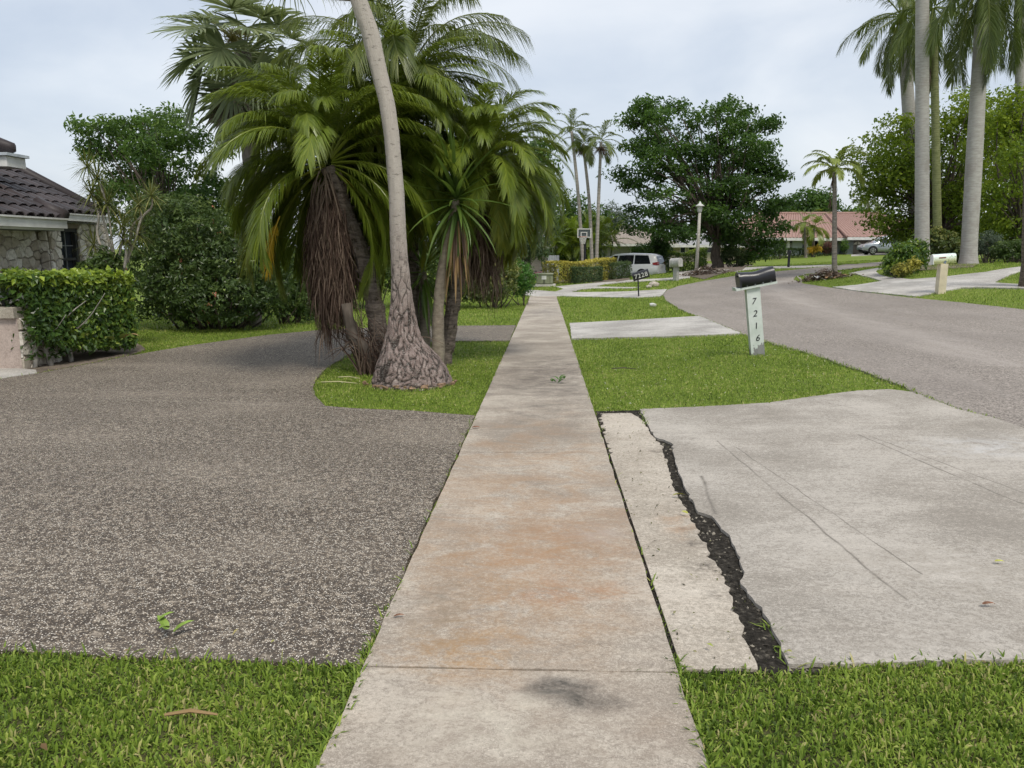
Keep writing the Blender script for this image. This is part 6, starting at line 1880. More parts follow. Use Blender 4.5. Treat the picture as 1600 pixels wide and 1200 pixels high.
# ------------------------------------------------------------------ vehicles
TYRE = plain('tyre rubber', (0.018, 0.018, 0.018), .85)
RIM = plain('alloy rim', (0.45, 0.45, 0.47), .3, .5, metal=.7)
CARGLASS = m_glass('tinted car glass', (0.012, 0.014, 0.018), .05)
def car(name, label, loc, rz, prof, L, Wd, wheel_x, wr, paint, wins, tail, screen, rear, head=None):
    """prof: list of (x, z_low, z_belt, z_roof, half_w_roof_factor); +x is forward"""
    t = thing(name, label, 'car', loc, rz, local=True)
    P = np.array(prof, float)
    xs = np.linspace(P[0, 0], P[-1, 0], 44)
    def sec(x):
        lo, be, ro, kw = [np.interp(x, P[:, 0], P[:, k]) for k in (1, 2, 3, 4)]
        s = (x - P[0, 0]) / L
        w = Wd / 2 * (1 - .16 * max(0, (s - .86) / .14) ** 2 - .10 * max(0, (.1 - s) / .1) ** 2)
        wr_ = w * kw
        return lo, be, ro, w, wr_
    V = []
    for x in xs:
        lo, be, ro, w, wr_ = sec(x)
        h = [(w * .86, lo), (w * .985, lo + .1), (w, lo + (be - lo) * .45), (w * .985, be - .03), (w * .97, be), ((wr_ * .62 + w * .36), be + (ro - be) * .55), (wr_, ro - .05 * (ro > be + .1)), (wr_ * .8, ro), (0, ro + .02)]
        for y, z in h: V.append((x, y, z))
        for y, z in h[-2::-1]: V.append((x, -y, z))
    V = np.array(V); k = 17; n = len(xs)
    Q = []
    for i in range(n - 1):
        for j in range(k - 1):
            a = i * k + j
            Q.append([a, a + 1, a + k + 1, a + k])
    mb = MB(); mb.add(V, quads=Q)
    for i in (0, n - 1): mb.poly(V[i * k:(i + 1) * k][::-1] if i else V[:k])
    body = mb.build('body', paint, t, True)
    under = MB(); under.box((0, 0, .30), (L * .9, Wd * .86, .16)); under.build('underbody', TYRE, t)
    def sp(x, v):      # point on the glass side, v 0 belt .. 1 roof
        lo, be, ro, w, wr_ = sec(x)
        y = np.interp(v, [0, .55, 1], [w * .97, wr_ * .62 + w * .36, wr_]); z = np.interp(v, [0, .55, 1], [be, be + (ro - be) * .55, ro - .05])
        return y, z
    for (x0, x1, xt0, xt1) in wins:
        for s in (-1, 1):
            g = MB(); vv = np.linspace(.06, .9, 4); pts = []
            for v in vv:
                for f in np.linspace(0, 1, 5):
                    x = (x0 + (x1 - x0) * f) * (1 - v) + (xt0 + (xt1 - xt0) * f) * v
                    y, z = sp(x, v); pts.append((x, s * (y + .012), z))
            q = [[a * 5 + b, a * 5 + b + 1, a * 5 + b + 6, a * 5 + b + 5] for a in range(3) for b in range(4)]
            g.add(pts, quads=q); g.build('window', CARGLASS, t)
    def screen_(nm, xb, xt, zb, zt, wb, wt, off):
        g = MB(); g.add([(xb + off, -wb, zb), (xb + off, wb, zb), (xt + off, wt, zt), (xt + off, -wt, zt)], quads=[[0, 1, 2, 3]]); g.build(nm, CARGLASS, t)
    screen_('windscreen', *screen, .03); screen_('rear_window', *rear, -.03)
    for x in wheel_x:
        for s in (-1, 1):
            ar = MB(); a = np.linspace(0, 2 * math.pi, 22, endpoint=False)
            c = np.c_[x + (wr * 1.16) * np.cos(a), np.full(22, s * (Wd / 2 + .006)), wr + (wr * 1.16) * np.sin(a)]; c[:, 2] = np.maximum(c[:, 2], .2)
            ar.poly(c if s < 0 else c[::-1]); ar.build('wheel_arch', TYRE, t)
            M = rotm('X', s * -math.pi / 2)
            w = MB(); w.lathe([(.0, -.2), (wr * .9, -.2), (wr, -.17), (wr, -.02), (wr * .93, .02), (wr * .66, .02), (wr * .64, -.01)], (x, s * (Wd / 2 + .005), wr), 26, M); wo = w.build('wheel', TYRE, t, True)
            r = MB(); r.lathe([(wr * .66, .016), (wr * .6, .022), (wr * .6, -.02), (0, -.02)], (x, s * (Wd / 2 + .005), wr), 24, M)
            for j in range(5):
                an = j * 1.2566 + .3; d = np.array([math.cos(an), 0, math.sin(an)])
                r.box(np.array([x, s * (Wd / 2 + .012), wr]) + d * wr * .32, (wr * .58, .03, wr * .17), Matrix(np.c_[d, [0, 1, 0], np.cross(d, [0, 1, 0])].tolist()))
            r.build('rim', RIM, wo)
    for s in (-1, 1):
        x, z, dy, h = tail
        g = MB(); y0 = s * Wd / 2 * .93
        g.add([(x + .30, y0 * 1.075, z + .02), (x - .01, y0 * .98, z - .02), (x - .035, y0 * .62, z + .0), (x - .02, y0 * .62, z + h), (x + .03, y0 * .985, z + h), (x + .34, y0 * 1.06, z + h * .7)], tris=[[0, 1, 5], [1, 4, 5], [1, 2, 3], [1, 3, 4]])
        g.build('tail_light', plain('tail light red', (0.3, 0.02, 0.02), .25, .5), t)
        m = MB(); m.box((P[-1, 0] - L * .33, s * (Wd / 2 + .1), np.interp(P[-1, 0] - L * .33, P[:, 0], P[:, 2]) + .06), (.2, .2, .14)); m.build('mirror', paint, t)
        if head:
            hl = MB(); hl.box((head[0], s * Wd / 2 * .72, head[1]), (.12, .34, .14)); hl.build('headlight', plain('headlight glass', (0.6, 0.6, 0.58), .15, .6), t)
    b = MB(); b.box((P[0, 0] - .02, 0, .52), (.1, Wd * .82, .18)); b.build('bumper', paint, t)
    p = MB(); p.box((P[0, 0] - .045, 0, .86), (.02, .32, .16)); p.build('number_plate', MAT_WHITE, t)
    return t
WHITE_CAR = m_paint('white car paint', (0.86, 0.86, 0.86)); SILVER = m_paint('silver car paint', (0.33, 0.36, 0.40), metal=.4)
_p = gp(977, 54.5)
car('minivan', 'white minivan parked behind the yellow hedge with its rear towards the street', (_p[0], _p[1], _p[2]), R(155),
    [(-2.58, .42, .95, .98, .9), (-2.5, .34, 1.0, 1.35, .84), (-2.3, .3, 1.02, 1.66, .80), (-2.0, .26, 1.02, 1.73, .80), (-.5, .24, .98, 1.76, .8), (.55, .24, .96, 1.70, .79), (1.0, .24, .97, 1.5, .8), (1.55, .25, .99, 1.03, .9), (2.1, .3, .92, .94, .86), (2.5, .36, .72, .76, .8), (2.58, .42, .6, .62, .78)],
    5.16, 2.0, (-1.5, 1.5), .34, WHITE_CAR, [(-2.1, -.95, -1.85, -.95), (-.86, .3, -.86, .15), (.38, 1.15, .25, .72)], (-2.56, .98, .2, .22), (1.5, .75, 1.02, 1.6, .82, .66), (-2.565, -2.37, 1.06, 1.58, .78, .66))
_p = gp(1383, 71.5)
SUV = [(-2.3, .45, .95, 1.0, .9), (-2.2, .36, 1.0, 1.35, .82), (-1.9, .3, 1.02, 1.56, .78), (-1.5, .28, 1.0, 1.64, .78), (-.2, .26, .97, 1.68, .78), (.4, .26, .96, 1.6, .78), (.85, .26, .97, 1.35, .8), (1.25, .27, 1.0, 1.03, .9), (1.9, .32, .9, .92, .86), (2.2, .38, .72, .76, .8), (2.28, .44, .6, .62, .78)]
SUVW = [(-1.95, -1.0, -1.6, -1.0), (-.92, .1, -.92, .05), (.18, .98, .13, .55)]
car('silver_suv', 'silver hatchback SUV parked before the brown garage door', (_p[0], _p[1], _p[2]), R(176), SUV, 4.58, 1.84, (-1.32, 1.38), .36, SILVER, SUVW, (-2.28, .95, .2, .2), (1.2, .62, 1.02, 1.5, .76, .62), (-2.29, -2.07, 1.06, 1.46, .72, .62), head=(2.16, .74))
_p = gp(1425, 73.8)
car('white_suv', 'white SUV mostly hidden by the bush next to the silver one', (_p[0], _p[1], _p[2]), R(178), SUV, 4.58, 1.84, (-1.32, 1.38), .36, WHITE_CAR, SUVW, (-2.28, .95, .2, .2), (1.2, .62, 1.02, 1.5, .76, .62), (-2.29, -2.07, 1.06, 1.46, .72, .62), head=(2.16, .74))

# ------------------------------------------------------------------ mailboxes, lamp, hoop
BLACK = plain('black enamel', (0.018, 0.018, 0.024), .32, .5, var=.3, scale=3)
def text_mesh(ch, size, thick=.002, shear=0.0):
    cu = bpy.data.curves.new('digit', 'FONT')
    cu.body = ch; cu.size = size; cu.extrude = thick; cu.align_x = 'CENTER'; cu.align_y = 'CENTER'; cu.shear = shear
    o = bpy.data.objects.new('digit_tmp', cu); COL.objects.link(o)
    dg = bpy.context.evaluated_depsgraph_get()
    me = bpy.data.meshes.new_from_object(o.evaluated_get(dg))
    bpy.data.objects.remove(o)
    me.name = 'digit'
    return me

def arch_box(mb, L, w, h, n=9, dent=0.0, x0=0.0):
    """mailbox tunnel along X: straight sides with half-round top, closed ends"""
    hs = h - w / 2
    a = np.linspace(0, math.pi, n)
    sec = np.r_[[(w / 2, 0)], np.c_[np.cos(a) * w / 2, hs + np.sin(a) * w / 2], [(-w / 2, 0)]]
    xs = np.linspace(-L / 2, L / 2, 13)
    V = []
    for x in xs:
        d = dent * (math.exp(-((x + .02) / .13) ** 2))
        for y, z in sec:
            k = max(0, (z - hs * .8)) / (h - hs * .8)
            V.append((x + x0, y * (1 - .12 * d / .03 * k), z - d * k))
    m = len(sec); k = np.arange(m - 1)
    Q = np.concatenate([np.c_[i * m + k, i * m + k + 1, (i + 1) * m + k + 1, (i + 1) * m + k] for i in range(len(xs) - 1)])
    Q = np.r_[Q, [[i * m, (i + 1) * m, (i + 1) * m + m - 1, i * m + m - 1] for i in range(len(xs) - 1)]]
    V = np.array(V)
    mb.add(V, quads=Q); mb.poly(V[:m][::-1]); mb.poly(V[-m:])

def mailbox_7216():
    b = G(1183, 553); Y = b[1]
    lean = R(-7.5)                               # whole thing tips towards the sidewalk
    t = thing('mailbox', 'black dented mailbox on a leaning pale green post numbered 7216', 'mailbox', b, R(4), local=True)
    t.rotation_euler = (0, lean, R(4))
    s = Y / F_PX
    hp = 103 * s
    pw, pd = .205, .095
    k = NT('flaking pale green paint', .75, .25); p = k.obj()
    f = k.noise(k.mapv(p, (1, 1, .35)), 14, 5, .65); z = k.n('SeparateXYZ', {0: p}).outputs[2]
    c = k.mix(k.ramp(k.noise(p, 4, 4), [(.35, 0.0), (.7, 1.0)]), (0.50, 0.55, 0.50), (0.66, 0.69, 0.66))
    worn = k.math('GREATER_THAN', k.math('ADD', f, k.math('MULTIPLY', z, -.9)), .40)
    c = k.mix(worn, c, k.mix(f, (0.10, 0.10, 0.095), (0.34, 0.34, 0.33)))
    k.color(c).bump(f, .3, .01)
    PM = k.m
    m = MB(); m.box((0, 0, hp / 2 - .04), (pw, pd, hp + .08)); m.build('post', PM, t)
    bt = R(-3.5); M = rotm('Y', bt)
    pm = MB(); pm.box((.04, 0, hp + .025), (.62, .19, .035), M); pm.box((-.27, 0, hp + .018), (.012, .16, .05), M); pm.build('board', PM, t)
    bx = MB(); arch_box(bx, .52, .20, .225, dent=.03); me = bx.mesh('box', True)
    o = obj('box', me, BLACK, t); o.matrix_basis = Matrix.Translation((.075, 0, hp + .046)) @ M.to_4x4()
    dr = MB(); arch_box(dr, .022, .212, .232, x0=-.268); d = dr.build('door', BLACK, o)
    h = MB(); h.box((-.288, 0, .17), (.02, .05, .02)); h.build('handle', BLACK, d)
    fl = MB(); fl.box((.0, .106, .11), (.16, .006, .03)); fl.build('flag', plain('faded red flag', (0.3, 0.04, 0.04), .6), o)
    for i in range(4):
        q = MB(); q.lathe([(0, .0), (.007, .0), (.007, .006), (0, .006)], (-.18 + i * .12, -.103, .012), 8, rotm('X', math.pi / 2)); q.build('rivet', plain('dull steel', (0.4, 0.42, 0.45), .4, metal=.6), o)
    for i, ch in enumerate('7216'):
        dm = text_mesh(ch, .135, .002, .25 if ch != '1' else .1)
        q = obj('digit', dm, BLACK, t)
        q.matrix_basis = Matrix.Translation((-.012 + .006 * i, -pd / 2 - .003, hp * (.80 - .185 * i))) @ Matrix.Rotation(math.pi / 2, 4, 'X')
    return t
mailbox_7216()

def mailbox_simple(name, label, base, h, post, pw, box, boxm, postm, rz=0.0, bt=0.0, lean=0.0, plate=None, flag=False, wide=None, off=(0, 0)):
    t = thing(name, label, 'mailbox', base, rz, local=True)
    t.rotation_euler = (0, lean, rz)
    m = MB(); m.box((0, 0, post / 2 - .04), (pw, wide or pw, post + .08)); m.build('post', postm, t)
    b = MB(); arch_box(b, *box); o = b.build('box', boxm, t, True); o.matrix_basis = Matrix.Translation((off[0], off[1], post + .002)) @ rotm('Y', bt).to_4x4()
    d = MB(); arch_box(d, .02, box[1] * 1.05, box[2] * 1.03, x0=-box[0] / 2 - .008); d.build('door', boxm, o)
    if flag:
        f = MB(); f.box((.05, -box[1] / 2 - .006, box[2] * .55), (.18, .01, .04)); f.build('flag', plain('faded red flag', (0.3, 0.04, 0.04), .6), o)
    return t, o
b = G(998, 463.5); Yb = b[1]; s = Yb / F_PX
t, o = mailbox_simple('mailbox', 'black mailbox on a thin leaning post, lettered 7228 in white', b, 0, 43 * s * .62, .055, (.66, .2, .34), BLACK, BLACK, R(-4), R(-12), R(-4), off=(.16, 0))
for i, ch in enumerate('7228'):
    dm = text_mesh(ch, .24, .002); q = obj('digit', dm, MAT_WHITE, o)
    q.matrix_basis = Matrix.Translation((-.215 + .142 * i, -.104, .15)) @ Matrix.Rotation(math.pi / 2, 4, 'X') @ Matrix.Scale(1.05, 4)
b = G(1056, 437.5); s = b[1] / F_PX
t, o = mailbox_simple('mailbox', 'bulky pale grey moulded mailbox on a wide post before the lamp', b, 0, 20 * s, .24, (.60, .36, .46), plain('pale grey plastic', (0.42, 0.41, 0.39), .6), plain('pale grey post', (0.38, 0.37, 0.355), .7), R(-50), R(-4), wide=.2)
nb = MB(); nb.box((-.1, -.184, .2), (.1, .01, .05)); nb.build('name_plate', MAT_WHITE, o)
b = G(1232, 417.5); s = b[1] / F_PX
mailbox_simple('mailbox', 'small all black mailbox on a black post by the far lawn', b, 0, 19 * s, .13, (.45, .2, .24), BLACK, BLACK, R(70))

def cream_mailbox():
    b = G(1469, 457); s = b[1] / F_PX
    t = thing('mailbox', 'cream mailbox painted with garden flowers on a chunky cream post', 'mailbox', b, R(0), local=True)
    hp = 43 * s
    cm = plain('cream paint', (0.62, 0.54, 0.40), .6, .3, var=.1)
    m = MB(); m.box((0, 0, hp / 2 - .04), (.22, .22, hp + .08)); m.build('post', cm, t)
    k = NT('hand-painted garden scene', .5, .35); p = k.obj()
    z = k.n('SeparateXYZ', {0: p}).outputs[2]; x = k.n('SeparateXYZ', {0: p}).outputs[0]
    c = k.mix(k.ramp(k.math('ADD', z, k.math('MULTIPLY', k.noise(p, 9, 3), .1)), [(.12, 0.0), (.27, 1.0)]), (0.78, 0.76, 0.45), (0.72, 0.82, 0.78))
    c = k.mix(k.math('MULTIPLY', k.ramp(k.noise(p, 17, 3), [(.55, 0.0), (.62, .8)]), k.ramp(x, [(.0, 0.0), (.1, 1.0)])), c, (0.25, 0.36, 0.12))
    c = k.mix(k.ramp(k.vor(p, 16), [(.12, .8), (.17, 0.0)]), c, (0.2, 0.27, 0.45))
    k.color(c)
    bx = MB(); arch_box(bx, .66, .18, .30, n=5); o = bx.build('box', k.m, t, True); o.matrix_basis = Matrix.Translation((0.02, 0, hp + .002)) @ rotm('Y', R(-4)).to_4x4()
    d = MB(); arch_box(d, .02, .188, .306, n=5, x0=-.34); d.build('door', plain('white box paint', (0.68, 0.68, 0.64), .5), o)
    f = MB(); f.box((-.08, -.096, .19), (.2, .008, .032)); f.build('flag', plain('brown red flag', (0.25, 0.08, 0.05), .6), o)
    bi = MB(); bi.prism([(-.06, -.092, .02), (.02, -.092, .0), (.04, -.092, .08), (-.01, -.092, .1)], (0, -.006, 0)); bi.build('painted_bird', plain('slate blue', (0.16, 0.2, 0.24), .6), o)
cream_mailbox()

def street_lamp():
    b = G(1088, 425.5); s = b[1] / F_PX
    t = thing('street_lamp', 'pale concrete lamp post with a white hat lantern in front of the big tree', 'street lamp', b)
    h = (425 - 335) * s
    c = m_concrete('lamp post concrete', (0.40, 0.375, 0.33), (0.50, 0.475, 0.43), fine=30)
    m = MB(); m.tube([b - np.array([0, 0, .1]), b + np.array([.03, 0, h * .5]), b + np.array([.05, 0, h])], [.105, .095, .08], 10); m.build('post', c, t, True)
    o = b + np.array([.05, 0, h])
    g = MB(); g.lathe([(.10, 0), (.13, .04), (.15, .30), (.16, .32)], o, 14); g.build('globe', plain('frosted glass', (0.5, 0.5, 0.5), .25, .5), t, True)
    r = MB(); r.lathe([(.10, .30), (.25, .33), (.25, .36), (.12, .45), (.06, .50), (.05, .56), (.0, .62)], o, 16); r.build('hat', MAT_WHITE, t, True)
street_lamp()

def hoop():
    b = gp(913, 48.5); Y = 48.5; s = Y / F_PX
    t = thing('basketball_hoop', 'black basketball stand with white-framed backboard and net behind the yellow hedge', 'basketball hoop', b)
    m = MB(); zt = at(913, 366, Y)[2]; m.tube([b - np.array([0, 0, .1]), (b[0], Y, zt)], .07, 8); m.tube([(b[0], Y, zt - .25), (b[0], Y - .45, zt - .15)], .04, 6); m.build('pole', BLACK, t)
    c0, c1 = at(902, 371.5, Y - .5), at(924, 357, Y - .5)
    cx, cz, w, h = (c0[0] + c1[0]) / 2, (c0[2] + c1[2]) / 2, c1[0] - c0[0], c1[2] - c0[2]
    bb = MB(); bb.box((cx, Y - .5, cz), (w, .02, h)); bo = bb.build('backboard', m_glass('smoky acrylic', (0.06, 0.075, 0.075), .2), t)
    f = MB(); frame_rect(f, (cx, Y - .53, cz), (1, 0, 0), (0, 1, 0), w, h, .06, .04); f.build('border', MAT_WHITE, bo)
    f = MB(); frame_rect(f, (cx - .02, Y - .53, cz - .08), (1, 0, 0), (0, 1, 0), .4, .3, .05, .03); f.build('target_square', MAT_WHITE, bo)
    r = MB(); a = np.linspace(0, 2 * math.pi, 21); rc = np.array([cx - .1, Y - .8, c0[2] + .05])
    r.tube(rc + np.c_[.23 * np.cos(a), .23 * np.sin(a), 0 * a], .018, 6, cap=False); r.tube([rc + np.array([0, .23, 0]), rc + np.array([.02, .32, 0])], .03, 5); r.build('rim', plain('orange red rim', (0.4, 0.1, 0.05), .5), t)
    n = MB()
    for k in range(14):
        for sg in (-1, 1):
            pts = [rc + np.array([.23 * (1 - .45 * v) * math.cos(k * .449 + sg * v * 1.1), .23 * (1 - .45 * v) * math.sin(k * .449 + sg * v * 1.1), -.42 * v]) for v in np.linspace(0, 1, 5)]
            n.tube(pts, .011, 4, cap=False)
    n.build('net', MAT_WHITE, t)
hoop()

# ------------------------------------------------------------------ debris and litter
def debris(px, py, w, seed, label, orange=False, h=.3):
    rng = np.random.default_rng(seed)
    b = G(px, py)
    t = thing('brush_pile', label, 'brush pile', b)
    for i in range(26):
        p = b + np.array([rng.normal(0, w * .5), rng.normal(0, w * .3), 0]); p[2] = float(H(p[0], p[1])) + rng.uniform(.02, h) * max(.1, 1 - abs(p[0] - b[0]) / w)
        d = unit(np.array([rng.normal(0, 1), rng.normal(0, .6), rng.normal(0, .25)])); L = rng.uniform(.25, .8)
        m = MB(); m.tube([p - d * L / 2, p + rng.normal(size=3) * .04, p + d * L / 2], [.02, .03, .012], 6, rng=rng)
        m.build('branch', B_GREY if i % 3 else B_PALE, t)
    lm = MB(); n = 700
    P = b + np.c_[rng.normal(0, w * .5, n), rng.normal(0, w * .3, n), np.zeros(n)]; P[:, 2] = H(P[:, 0], P[:, 1]) + rng.uniform(0, h, n) * np.clip(1 - np.abs(P[:, 0] - b[0]) / w, .05, 1)
    leaf_cloud(lm, P, np.tile([0, 0, 1.0], (n, 1)), .16, .3, rng, rng.uniform(0, 1, n)); lm.build('dry_leaves', L_DEAD, t)
    if orange:
        for k, (dx, L) in enumerate(((.55, 1.0), (.25, .9), (-.1, .5))):
            m = strap_mesh('frond_sheath', L, .22, .25, .5, segs=5)
            inst(m, 'frond_sheath', plain('orange palm sheath', (0.5, 0.32, 0.17), .7) if k < 2 else MAT_WHITE, t, TRS(b + np.array([dx - .3, -.35, .05]), R(20 + 30 * k), 1.0))
debris(1100, 428, 1.3, 401, 'pile of cut branches and dry leaves beside the lamp post', h=.45)
debris(1288, 436, .9, 402, 'pile of brown cuttings and orange palm sheaths under the small palm', True, .4)

def small_litter():
    rng = np.random.default_rng(410)
    lf = strap_mesh('leaf', .09, .035, .35, .7, segs=4)
    def scatter(name, label, cat, spots, mat, s0, lift=.012, group=None):
        for (px, py, az, sc), lb in zip(spots, label):
            p = G(px, py)
            o = bpy.data.objects.new(name, lf.copy()); COL.objects.link(o); o.data.materials.append(mat)
            o.location = Vector(p) + Vector((0, 0, lift + .012)); o.rotation_euler = (rng.normal(0, .2), .15, az); o.scale = (sc,) * 3
            tag(o, lb, cat)
    br = plain('dead brown leaf', (0.2, 0.1, 0.06), .8, var=.3, scale=30); gn = plain('fresh fallen leaf', (0.2, 0.3, 0.05), .5, var=.2, scale=30); yl = plain('yellow fallen leaf', (0.42, 0.42, 0.1), .6, var=.2, scale=30)
    scatter('fallen_leaf', ['curled brown leaf lying at the sidewalk edge by the pebble drive', 'tan leaf lying alone on the concrete driveway', 'small brown leaf on the sidewalk edge near the island'], 'leaf', [(616, 971, .3, .55), (1535, 952, .1, .7), (738, 672, .2, .9)], br, 1)
    scatter('fallen_leaf', ['long green leaf lying across the broken concrete strip', 'green leaf lying alone on the concrete driveway', 'yellowish leaf in the dark gap of the broken strip'], 'leaf', [(1052, 779, .1, .95), (1554, 884, 0.0, .55), (1074, 808, 2.2, .6)], yl, 1)
    def sprig(px, py, n, sc, label, mat):
        p = G(px, py)
        t = thing('leaf_sprig', label, 'leaf sprig', p)
        for i in range(n):
            o = inst(lf, 'leaf', mat, t, TRS(p + np.array([rng.normal(0, .035), rng.normal(0, .02), .02 + .012 * i]), i * 2.1 + .4, sc * rng.uniform(.8, 1.2), ry=-.3))
        m = MB(); m.tube([p + np.array([.0, 0, .018]), p + np.array([.09 * sc, .02, .025])], [.003, .002], 4); m.build('twig', B_PALE, t)
    sprig(262, 991, 4, .95, 'small sprig of fresh green leaves on the pebble drive', gn)
    sprig(872, 601, 7, 1.1, 'dark green leaf sprig lying on the middle of the sidewalk', L_BRIGHT)
    # twigs on the lawns
    for (px, py, L, az, lb) in ((975, 580, .35, -.1, 'short dark twig on the verge grass'), (300, 1131, .18, .05, 'thin brown twig lying in the near lawn'), (530, 602, .5, -.15, 'straw-coloured palm stalk on the island grass'), (545, 594, .32, -.25, 'short pale stalk beside the longer palm stalk')):
        p = G(px, py); m = MB(); d = np.array([math.cos(az), math.sin(az), 0])
        c0 = p + np.array([0, 0, .035])
        m.tube([c0 - d * L / 2, c0 + np.array([0, 0, .015]), c0 + d * L / 2], [.006, .008, .004], 5)
        o = m.build('twig', B_DARK if 'dark' in lb else (L_TAN if 'brown' in lb else plain('straw', (0.5, 0.45, 0.26), .8))); tag(o, lb, 'twig')
    # crumpled paper on the verge
    p = G(1020, 479); m = MB(); n = 14
    v = unit(rng.normal(size=(60, 3))) * rng.uniform(.6, 1.0, (60, 1)) * np.array([.17, .13, .08])
    bm = bmesh.new()
    for q in v: bm.verts.new(Vector(p) + Vector(q) + Vector((0, 0, .05)))
    bmesh.ops.convex_hull(bm, input=bm.verts)
    me = bpy.data.meshes.new('paper'); bm.to_mesh(me); bm.free()
    o = obj('crumpled_paper', me, MAT_WHITE); tag(o, 'crumpled white paper lying on the verge beyond the second drive', 'paper')
    # pale rock pair on the far verge
    for i, (px, py, r, lb) in enumerate(((1022, 447, .32, 'pale rounded rock on the verge by the grey mailbox'), (1014, 449, .18, 'smaller white rock next to the pale rounded one'))):
        p = G(px, py); bm = bmesh.new()
        for q in unit(rng.normal(size=(50, 3))): bm.verts.new(Vector(p) + Vector(q * np.array([r, r * .7, r * .55]) * rng.uniform(.8, 1.0)) + Vector((0, 0, r * .25)))
        bmesh.ops.convex_hull(bm, input=bm.verts)
        me = bpy.data.meshes.new('rock'); bm.to_mesh(me); bm.free()
        tag(obj('rock', me, plain('pale rock', (0.45, 0.4, 0.34), .9, var=.3)), lb, 'rock')
    # dry and yellow leaves lying in the near lawn, loose crumbs in the gap
    mb = MB(); n = 46
    P = np.c_[rng.uniform(-2.2, 2.2, n), rng.uniform(2.0, 3.0, n)]
    P = P[(P[:, 0] < SW_L - .05) | (P[:, 0] > SW_R + .05)]
    Q = np.c_[P, H(P[:, 0], P[:, 1]) + .03]
    leaf_cloud(mb, Q, np.tile([0, 0, 1.0], (len(Q), 1)), .034, .4, rng, rng.uniform(0, 1, len(Q)), 0, .3)
    o = mb.build('leaf_litter', leafy('lawn litter', (0.2, 0.12, 0.06), (0.42, 0.36, 0.16), (0.4, 0.5, 0.1), rough=.8)); tag(o, 'scattered dry and yellow leaves in the near grass', 'leaves', kind='stuff')
    mb = MB(); n = 420
    P = np.r_[np.c_[rng.uniform(.6, 4.0, n), rng.uniform(7.9, 13.2, n)], np.c_[rng.uniform(-3, -.8, 160), rng.uniform(8.2, 14, 160)]]
    for pl in PAVED: P = P[~pip(P, pl)]
    Q = np.c_[P, H(P[:, 0], P[:, 1]) + .022]
    leaf_cloud(mb, Q, np.tile([0, 0, 1.0], (len(Q), 1)), .03, .35, rng, rng.uniform(0, 1, len(Q)), 0, .4)
    o = mb.build('leaf_litter', leafy('verge litter', (0.10, 0.06, 0.03), (0.4, 0.38, 0.2), (0.7, 0.7, 0.6), rough=.8)); tag(o, 'tiny pale flowers and dry bits scattered over the verge and island grass', 'litter', kind='stuff')
    mb = MB(); n = 900
    gpl = gap[:, :2]
    lo, hi = gpl.min(0), gpl.max(0)
    P = np.c_[rng.uniform(lo[0], hi[0], n * 3), rng.uniform(lo[1], hi[1], n * 3)]; P = P[pip(P, gpl)]
    P = P[~pip(P, apron[:, :2])]
    Q = np.c_[P, H(P[:, 0], P[:, 1]) - .018]; on = pip(P, strip[:, :2]); Q[on, 2] += .026
    keep = ~on | (rng.uniform(size=len(P)) < .10)
    leaf_cloud(mb, Q[keep], np.tile([0, 0, 1.0], (keep.sum(), 1)), .022, .4, rng, rng.uniform(0, 1, keep.sum()), 0, .5)
    o = mb.build('clippings', leafy('dry clippings', (0.03, 0.03, 0.02), (0.12, 0.13, 0.05), (0.4, 0.38, 0.22), rough=.9)); tag(o, 'dry grass clippings lying in the broken gap of the drive', 'clippings', kind='stuff')
small_litter()

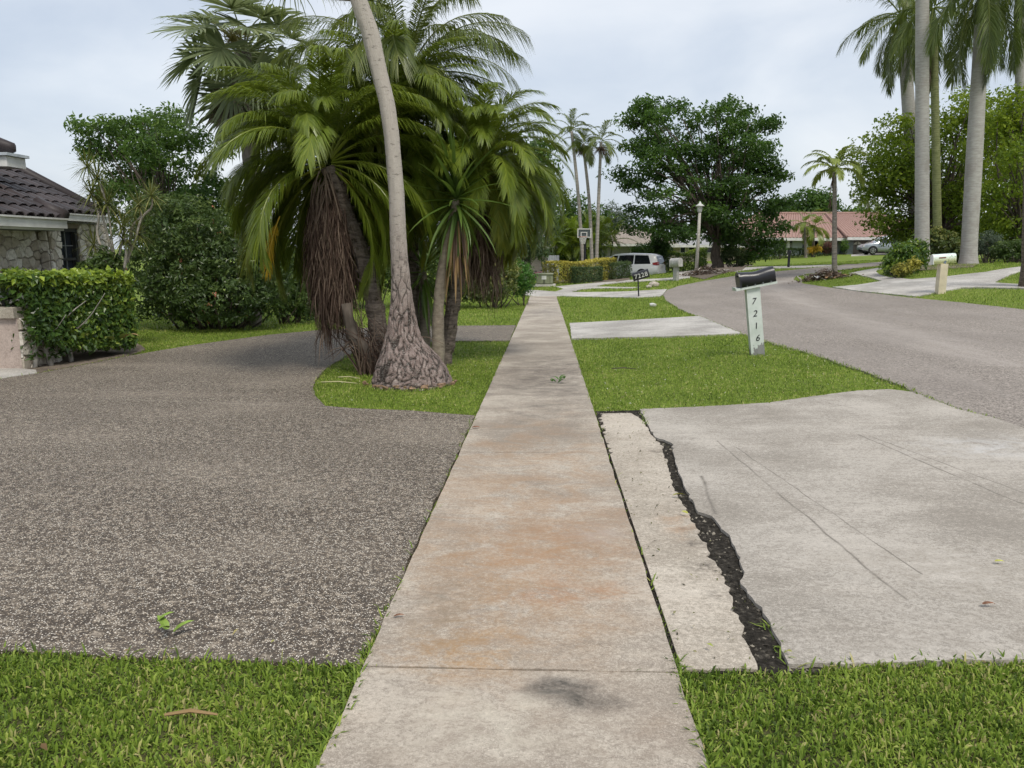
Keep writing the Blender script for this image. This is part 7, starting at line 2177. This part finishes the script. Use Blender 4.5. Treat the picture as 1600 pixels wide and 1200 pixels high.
def gap_crumbs():
    rng = np.random.default_rng(420)
    gpl = gap[:, :2]; lo, hi = gpl.min(0), gpl.max(0)
    P = np.c_[rng.uniform(lo[0], hi[0], 5000), rng.uniform(lo[1], hi[1], 5000)]
    P = P[pip(P, gpl) & ~pip(P, apron[:, :2]) & ~pip(P, strip[:, :2])][:320]
    mb = MB()
    for q in P:
        r = rng.uniform(.003, .012)
        v = unit(np.array([[1, 0, 0], [-1, 0, 0], [0, 1, 0], [0, -1, 0], [0, 0, 1], [0, 0, -1.0]]) + rng.normal(0, .25, (6, 3))) * r * rng.uniform(.6, 1.2, (6, 1))
        mb.add(v + np.array([q[0], q[1], float(H(q[0], q[1])) - .009]), tris=[[0, 2, 4], [2, 1, 4], [1, 3, 4], [3, 0, 4], [2, 0, 5], [1, 2, 5], [3, 1, 5], [0, 3, 5]], tint=rng.uniform())
    o = mb.build('gravel', leafy('loose gap gravel', (0.03, 0.027, 0.022), (0.08, 0.07, 0.058), (0.3, 0.27, 0.22), rough=.95, spec=.1, trans=0.0))
    tag(o, 'loose gravel crumbs in the broken gap of the drive', 'gravel', kind='stuff')
    # blades creeping out along the paving edges and the joints
    mb = MB()
    E = []
    for (x, y0, y1, n) in ((SW_L - .01, 1.2, 2.9, 500), (SW_R + .012, 1.2, 2.85, 500), (SW_R + .012, 3.0, 7.5, 60), (SW_L - .008, 3.0, 7.5, 90), (SW_L - .01, 7.9, 15, 500), (SW_R + .012, 7.9, 14, 500)):
        E.append(np.c_[x + rng.normal(0, .012, n), rng.uniform(y0, y1, n)])
    for pl, n in ((apron, 500), (drive_a, 700), (road, 900)):
        b = densify(pl, .05)[:, :2]; b = b[(b[:, 1] < 3.2) | (b[:, 1] > 7.2)]
        b = b[(b[:, 1] < (14 if pl is not road else 20)) & (b[:, 0] < 4.5)]
        E.append(b[rng.integers(0, len(b), n)] + rng.normal(0, .012, (n, 2)))
    P = np.concatenate(E); n = len(P)
    B = np.c_[P, H(P[:, 0], P[:, 1]) - .004]
    a = rng.uniform(0, 2 * math.pi, n); tl = rng.uniform(.5, 1.45, n); L = rng.uniform(.025, .075, n)
    d = np.c_[np.cos(a) * np.sin(tl), np.sin(a) * np.sin(tl), np.cos(tl)]
    s = np.c_[-np.sin(a), np.cos(a), 0 * a] * .0035
    mid = B + d * (L * .55)[:, None]; tip = B + d * L[:, None]; tip[:, 2] -= L * .15
    tip[:, 2] = np.maximum(tip[:, 2], B[:, 2] + .016)
    V = np.stack([B - s, B + s, mid + s, mid - s, tip], 1).reshape(-1, 3); k = np.arange(n) * 5
    mb.add(V, tris=np.c_[k + 3, k + 2, k + 4], quads=np.c_[k, k + 1, k + 2, k + 3], tint=np.repeat(np.clip(rng.normal(.42, .25, n), 0, 1), 5))
    o = mb.build('edge_grass', MAT_GRASS); tag(o, 'straggling grass runners along the paving edges', 'grass', kind='stuff')
gap_crumbs()
